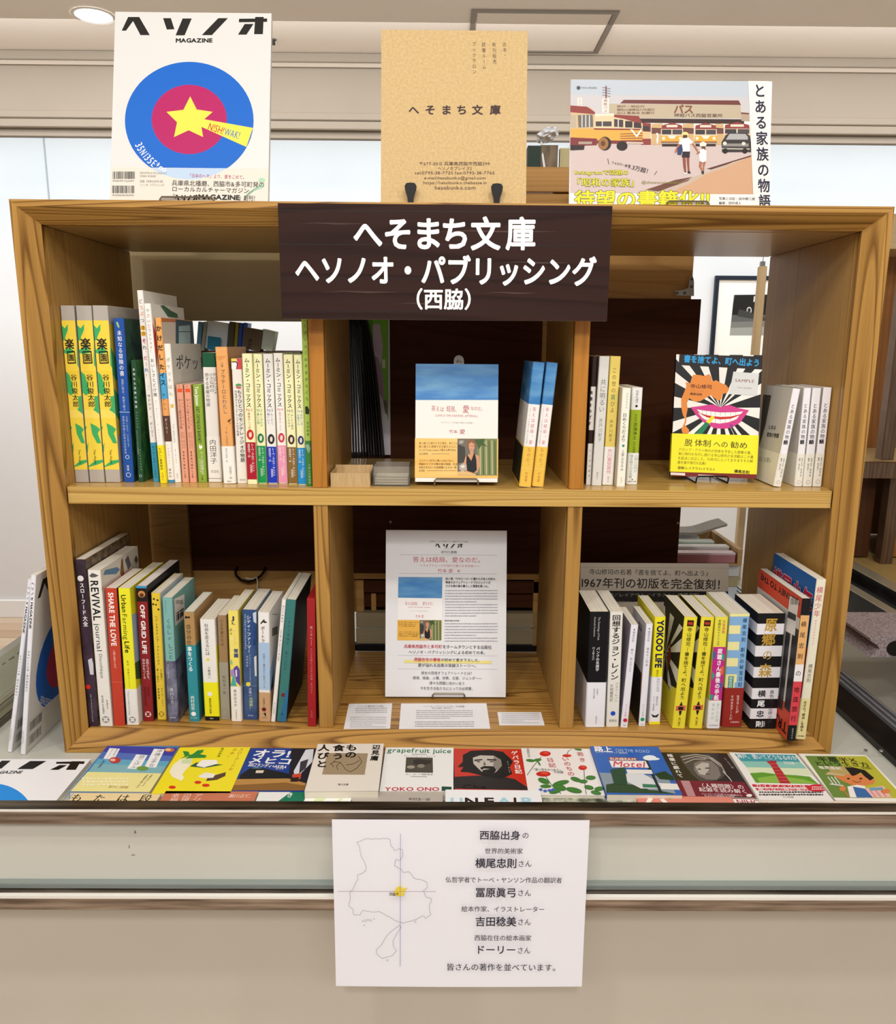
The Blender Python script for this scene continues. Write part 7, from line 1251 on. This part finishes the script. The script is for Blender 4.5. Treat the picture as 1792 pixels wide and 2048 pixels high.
for i, (c_, nm_) in enumerate((('#dfe4e6', 'pale book at the top of the pile under the crate'), ('#b8b08a', 'khaki book second in the pile under the crate'), ('#d8e2ec', 'white and blue book in the middle of the pile under the crate'), ('#b4a890', 'beige book fourth in the pile under the crate'), ('#4a7a94', 'teal blue book at the bottom of the pile under the crate'))):
    t_ = (.022, .020, .034, .036, .03)[i]*kz; ro2 = empty('book', T(x0-.02, CY0+.01+.002*i, z-t_), nm_, 'book', 'pile of books under the wooden crate')
    m = MB(); m.box(0, W1+.02, 0, .15, 0, t_-.0006, col(c_, .6), .0008); m.build('cover', ro2); z -= t_
m = MB(); m.box(x0-.1-0, x1+.005, CY0-.02, CY0+.3, .0002, .0125, mid); o = m.build('low_table'); tag(o, 'low wooden plinth that carries the pile and the crate behind the shelf', 'plinth')
# picture frame and easel post
FY = YW-.021
a = at(1432, 551, Y=FY); b = at(1520, 714, Y=FY); x1_ = at(1560, 551, Y=FY).x; zb_ = at(1424, 712, Y=FY).z
zb_ -= .22
wf, hf = x1_-a.x+.12, a.z-zb_
ro = empty('framed_photograph', T(a.x, FY, zb_), 'thin dark framed black and white photograph with wide cream mount', 'picture')
m = MB(); dk = col('#16202e', .4)
for q in ((0, wf, 0, .02, 0, .02), (0, wf, 0, .02, hf-.02, hf), (0, .02, 0, .02, .02, hf-.02), (wf-.02, wf, 0, .02, .02, hf-.02)): m.box(*q, dk, .001)
m.build('frame_moulding', ro)
m = MB(); m.box(.02, wf-.02, .010, .014, .02, hf-.02, col('#f4efe4', .8)); F = Face(m, T(a.x, FY, zb_), (.02, .010, hf-.02), (1, 0, 0), (0, 0, -1), wf-.04, hf-.04)
ZF['rt'] = (1380, 480, 4.267); F.z = 'rt'
F.pp('#5a5a58', 375, 468, 700, 465, 700, 815, 338, 815); F.pp('#14140f', 385, 470, 700, 466, 700, 640, 360, 640, 365, 560); F.pp('#6a6a64', 560, 470, 620, 470, 620, 560, 570, 600); F.pp('#d0d0c8', 545, 480, 572, 478, 568, 520, 540, 530); F.e(505, 600, 22, 30, '#c8c8c0', 14); F.e(505, 600, 14, 20, '#2a2a28', 12); F.pp('#3a3a34', 420, 590, 490, 610, 700, 680, 700, 700, 400, 650); F.pp('#9a9a92', 345, 740, 700, 700, 700, 815, 338, 815); F.pp('#77776f', 350, 700, 700, 690, 700, 740, 345, 750)
m.build('mount_board', ro)
a = at(1520, 545, Y=.95); b = at(1532, 720, Y=.95); za_ = at(1528, 532, Y=.95).z
m = MB(); m.box(a.x, a.x+.018, .95, .97, 0, za_, wood('pale_post', '#d8bd90', '#bb9c68', 'z', 10, 9, .6, .5, 81, .3), .002)
o = m.build('wooden_post'); tag(o, 'pale square wooden post standing beside the framed photograph', 'post')
h_ = at(1532, 527, Y=.97)
m = MB(); m.box(a.x+.003, a.x+.014, .955, .966, za_, za_+.012, col('#8a8a8a', .3, .8), .001); m.tube([(a.x+.009, .96, za_+.01), (a.x+.009, .96, za_+.06)], .001, col('#9a9a9a', .4)); o = m.build('picture_hook'); tag(o, 'small grey metal hook on top of the pale wooden post', 'hook')

# ------------------------------------------------------------------ the printed panel and floor things at far left
P1 = at(24, 1434, Z=0); P2 = at(2, 1455, Z=0)
XL0 = (P1.x+P2.x)/2
ro = empty('portfolio_stack', T(XL0-.5, -.12, 0), 'stack of large beige boards at far left topped by a handwritten grey-green sheet', 'portfolio')
zz = 0
for i, (hh, cc, dx) in enumerate(((.012, '#5a5848', 0), (.014, '#a39f86', -.002), (.008, '#8a8770', .0), (.012, '#b3ae96', -.003))):
    m = MB(); m.box(.43, .5+dx, 0, .52, zz, zz+hh-.0008, col(cc, .6), .001); m.build('board', ro); zz += hh
zb1 = zz; ang = math.radians(40)
m = MB(); hp = .105; M_ = T(XL0-.5, -.12, 0)
x_e = .5-.004
m.add([(x_e, 0, zz), (x_e, .52, zz), (x_e-.03, .52, zz+hp*.55), (x_e-.03, 0, zz+hp*.55), (x_e-.045, 0, zz), (x_e-.045, .52, zz)], [(0, 1, 2, 3), (0, 3, 4), (1, 5, 2), (3, 2, 5, 4), (0, 4, 5, 1)], noisy('grey_green_sheet', '#9a9c84', '#a8a992', (8, 8, 8), .6))
hv = Vector((-.03, 0, hp*.55)).length
F = Face(m, M_, (x_e-.03, 0, zz+hp*.55), (0, 1, 0), (.03, 0, -hp*.55), .52, hv)
F.raw([(0, 0), (.52, 0), (.52, .010), (0, .010)], '#b9b9ae')
rg = random.Random(8)
for r_ in range(4):
    u = .05
    while u < .9:
        L = rg.uniform(.01, .03); F.raw([(u, .022+r_*.014), (u+L, .022+r_*.014), (u+L, .024+r_*.014+rg.uniform(0, .002)), (u, .024+r_*.014)], '#6e7060'); F.k -= 1; u += L+.01
F.k += 1
F.raw([(.3, .03), (.36, .02), (.4, .05), (.33, .06)], '#9aa052'); 
for k in range(5): F.raw([(.05+k*.17, hv*.52), (.3+k*.15, .012), (.3025+k*.15, .012), (.0525+k*.17, hv*.52)], '#74765f')
F.raw([(0, hv-.010), (.52, hv-.010), (.52, hv-.004), (0, hv-.004)], '#1a1a16')
m.build('handwritten_sheet', ro)

# ------------------------------------------------------------------ display case, cabinet and stone block at the right
XR0 = at(1735, 1482, Z=0).x
ro = empty('sliding_door_track', T(XR0, -.2, 0), 'black and silver sliding glass tracks running back along the right counter edge', 'track')
bk_ = noisy('dark_anodised_metal', '#161412', '#2c2825', (20, 20, 20), .3, 4, .5)
m = MB(); m.box(0, .050, -.08, 1.3, 0, .012, bk_, .0008); m.build('base_rail', ro)
for i, x in enumerate((.056, .068, .080)): m = MB(); m.box(x, x+.005, -.08, 1.3, 0, .014, col('#c8ccd4', .25, .7), .0004); m.build('silver_runner', ro); m = MB(); m.box(x+.005, x+.012, -.08, 1.3, 0, .008, col('#15161c', .4)); m.build('dark_groove', ro)
m = MB(); m.box(.096, .24, -.08, 1.3, 0, .004, col('#a9a698', .25)); m.build('shelf_strip', ro)
m = MB(); m.box(.24, .26, -.08, 1.3, .0, .085, bk_, .001); m.box(.239, .262, -.08, 1.3, .085, .0875, col('#c9c1a8', .3, .6)); m.build('upright_rail', ro)
m = MB(); m.box(.30, .33, -.08, 1.3, .0, .105, bk_, .001); m.box(.299, .332, -.08, 1.3, .105, .1075, col('#c9c1a8', .3, .6)); m.box(.262, .299, -.08, 1.3, .07, .075, col('#33322f', .3)); m.build('upright_rail', ro)
for xx, yy in ((1731, 1502), (1763, 1502)):
    c_ = at(xx, yy, Z=.0125); m = MB(); m.prism([(c_.x-XR0+.003*math.cos(t*.785), c_.y+.2+.003*math.sin(t*.785)) for t in range(8)], .012, .0145, col('#d8d8d4', .2, .9)); m.build('screw', ro)
XC = XR0+.335
cabv = wood('cabinet_wood', '#96622c', '#6e4319', 'z', 20, 8, .5, .45, 91, .5)
cabd = wood('cabinet_wood_dark', '#4e2c14', '#38200e', 'z', 16, 8, .5, .45, 93, .4)
ro = empty('display_cabinet', T(XC, 0, 0), 'tall brown wooden cabinet with steel shelf rails standing at the right behind', 'cabinet')
ZC = .105
def cb(x0, x1, y0, y1, z0, z1, mat, nm, ch=.001): m = MB(); m.box(x0-XC, x1-XC, y0, y1, z0, z1, mat, ch); return m.build(nm, ro)
cb(XC+.001, XC+.9, -.05, 1.25, ZC-.02, ZC, wood('cabinet_base_wood', '#b59a62', '#96793f', 'y', 12, 7, .5, .4, 95, .3), 'base_board')
YCb = 1.05
cb(at(1600, 700, Y=YCb).x, XC+.9, YCb, YCb+.02, ZC+.004, .93, cabv, 'rear_board')
a = at(1712, 600, Y=.86)
zsh = at(1733, 892, Y=.86).z
cb(at(1700, 900, Y=.80).x-.12, at(1762, 900, Y=.80).x, .80, YCb-.001, ZC+.004, zsh-.031, cabd, 'side_board')
cb(at(1700, 900, Y=.80).x-.10, XC+.8, .74, YCb, zsh-.03, zsh-.028, wood('cabinet_shelf_pale', '#cdb98a', '#b8a474', 'x', 12, 7, .5, .4, 97, .3), 'shelf_board')
steelb = noisy('brushed_steel_rail', '#5c4838', '#7c6450', (200, 8, 8), .35, 3, .7)
cb(at(1700, 900, Y=.72).x-.15, XC+.8, .715, .735, zsh-.06, zsh-.022, steelb, 'steel_rail')
px_ = at(1770, 800, Y=.76).x; cb(px_, px_+.03, .745, .775, zsh-.02, .85, steelb, 'upright_post')
px_ = at(1757, 1100, Y=.76).x; cb(px_, px_+.03, .745, .775, ZC, zsh-.064, steelb, 'upright_post')
cb(px_+.04, px_+.5, .80, .82, ZC+.004, zsh-.035, cabv, 'side_board')
a = at(1778, 430, Y=.9); b = at(1792, 500, Y=.9); cb(a.x, a.x+.3, .88, YCb, b.z, a.z, wood('cabinet_top_pale', '#c8b088', '#b09468', 'x', 12, 7, .5, .4, 99, .3), 'top_board')
# stone block with a green block
zb_ = .1085
c0 = at(1737, 1314, Z=zb_)
ro = empty('stone_block', T(c0.x, c0.y, zb_), 'speckled pinkish grey stone block with scooped end and a round hole, far right', 'stone block')
stone = noisy('pink_grey_stone', '#77696a', '#a8999a', (260, 260, 260), .7, 3, 0, .3)
m = MB(); hS = .036
prof_ = [(0, 0), (.30, 0), (.30, hS), (.02, hS), (0, hS*.92), (.0, hS*.8), (.012, hS*.62), (.018, hS*.4), (.008, hS*.2)]
m.prism([(y, z) for y, z in [(0, 0), (.11, 0), (.11, hS), (0, hS)]], 0, .001, stone, 'x')
m.v = []; m.f = []; m.m = []
m.prism(prof_, 0, .13, stone, 'y'); m.build('carved_body', ro)
m = MB(); m.prism([((.045)+.016*math.cos(t*.3927), hS*.45+.014*math.sin(t*.3927)) for t in range(16)], -.0012, .0005, col('#15110f', .9), 'y'); m.build('recess_shade_disc', ro)  # near-black disc on the face paints the shade inside the hole
m = MB(); m.box(0, .07, -.003, .14, 0, .062, col('#1c4a34', .5), .002); o = m.build('green_block'); g2 = at(1755, 1325, Z=zb_); o.location = (c0.x+.062, c0.y-.146, zb_); m2 = None
tag(o, 'dark green stone block set against the pinkish stone, far right', 'stone block')
ro['group'] = 'carved stone blocks at the right'; o['group'] = 'carved stone blocks at the right'
finish()
print('BOOKS'); 
for b in BOOKS: print(' ', [round(x, 4) if isinstance(x, float) else x for x in b])
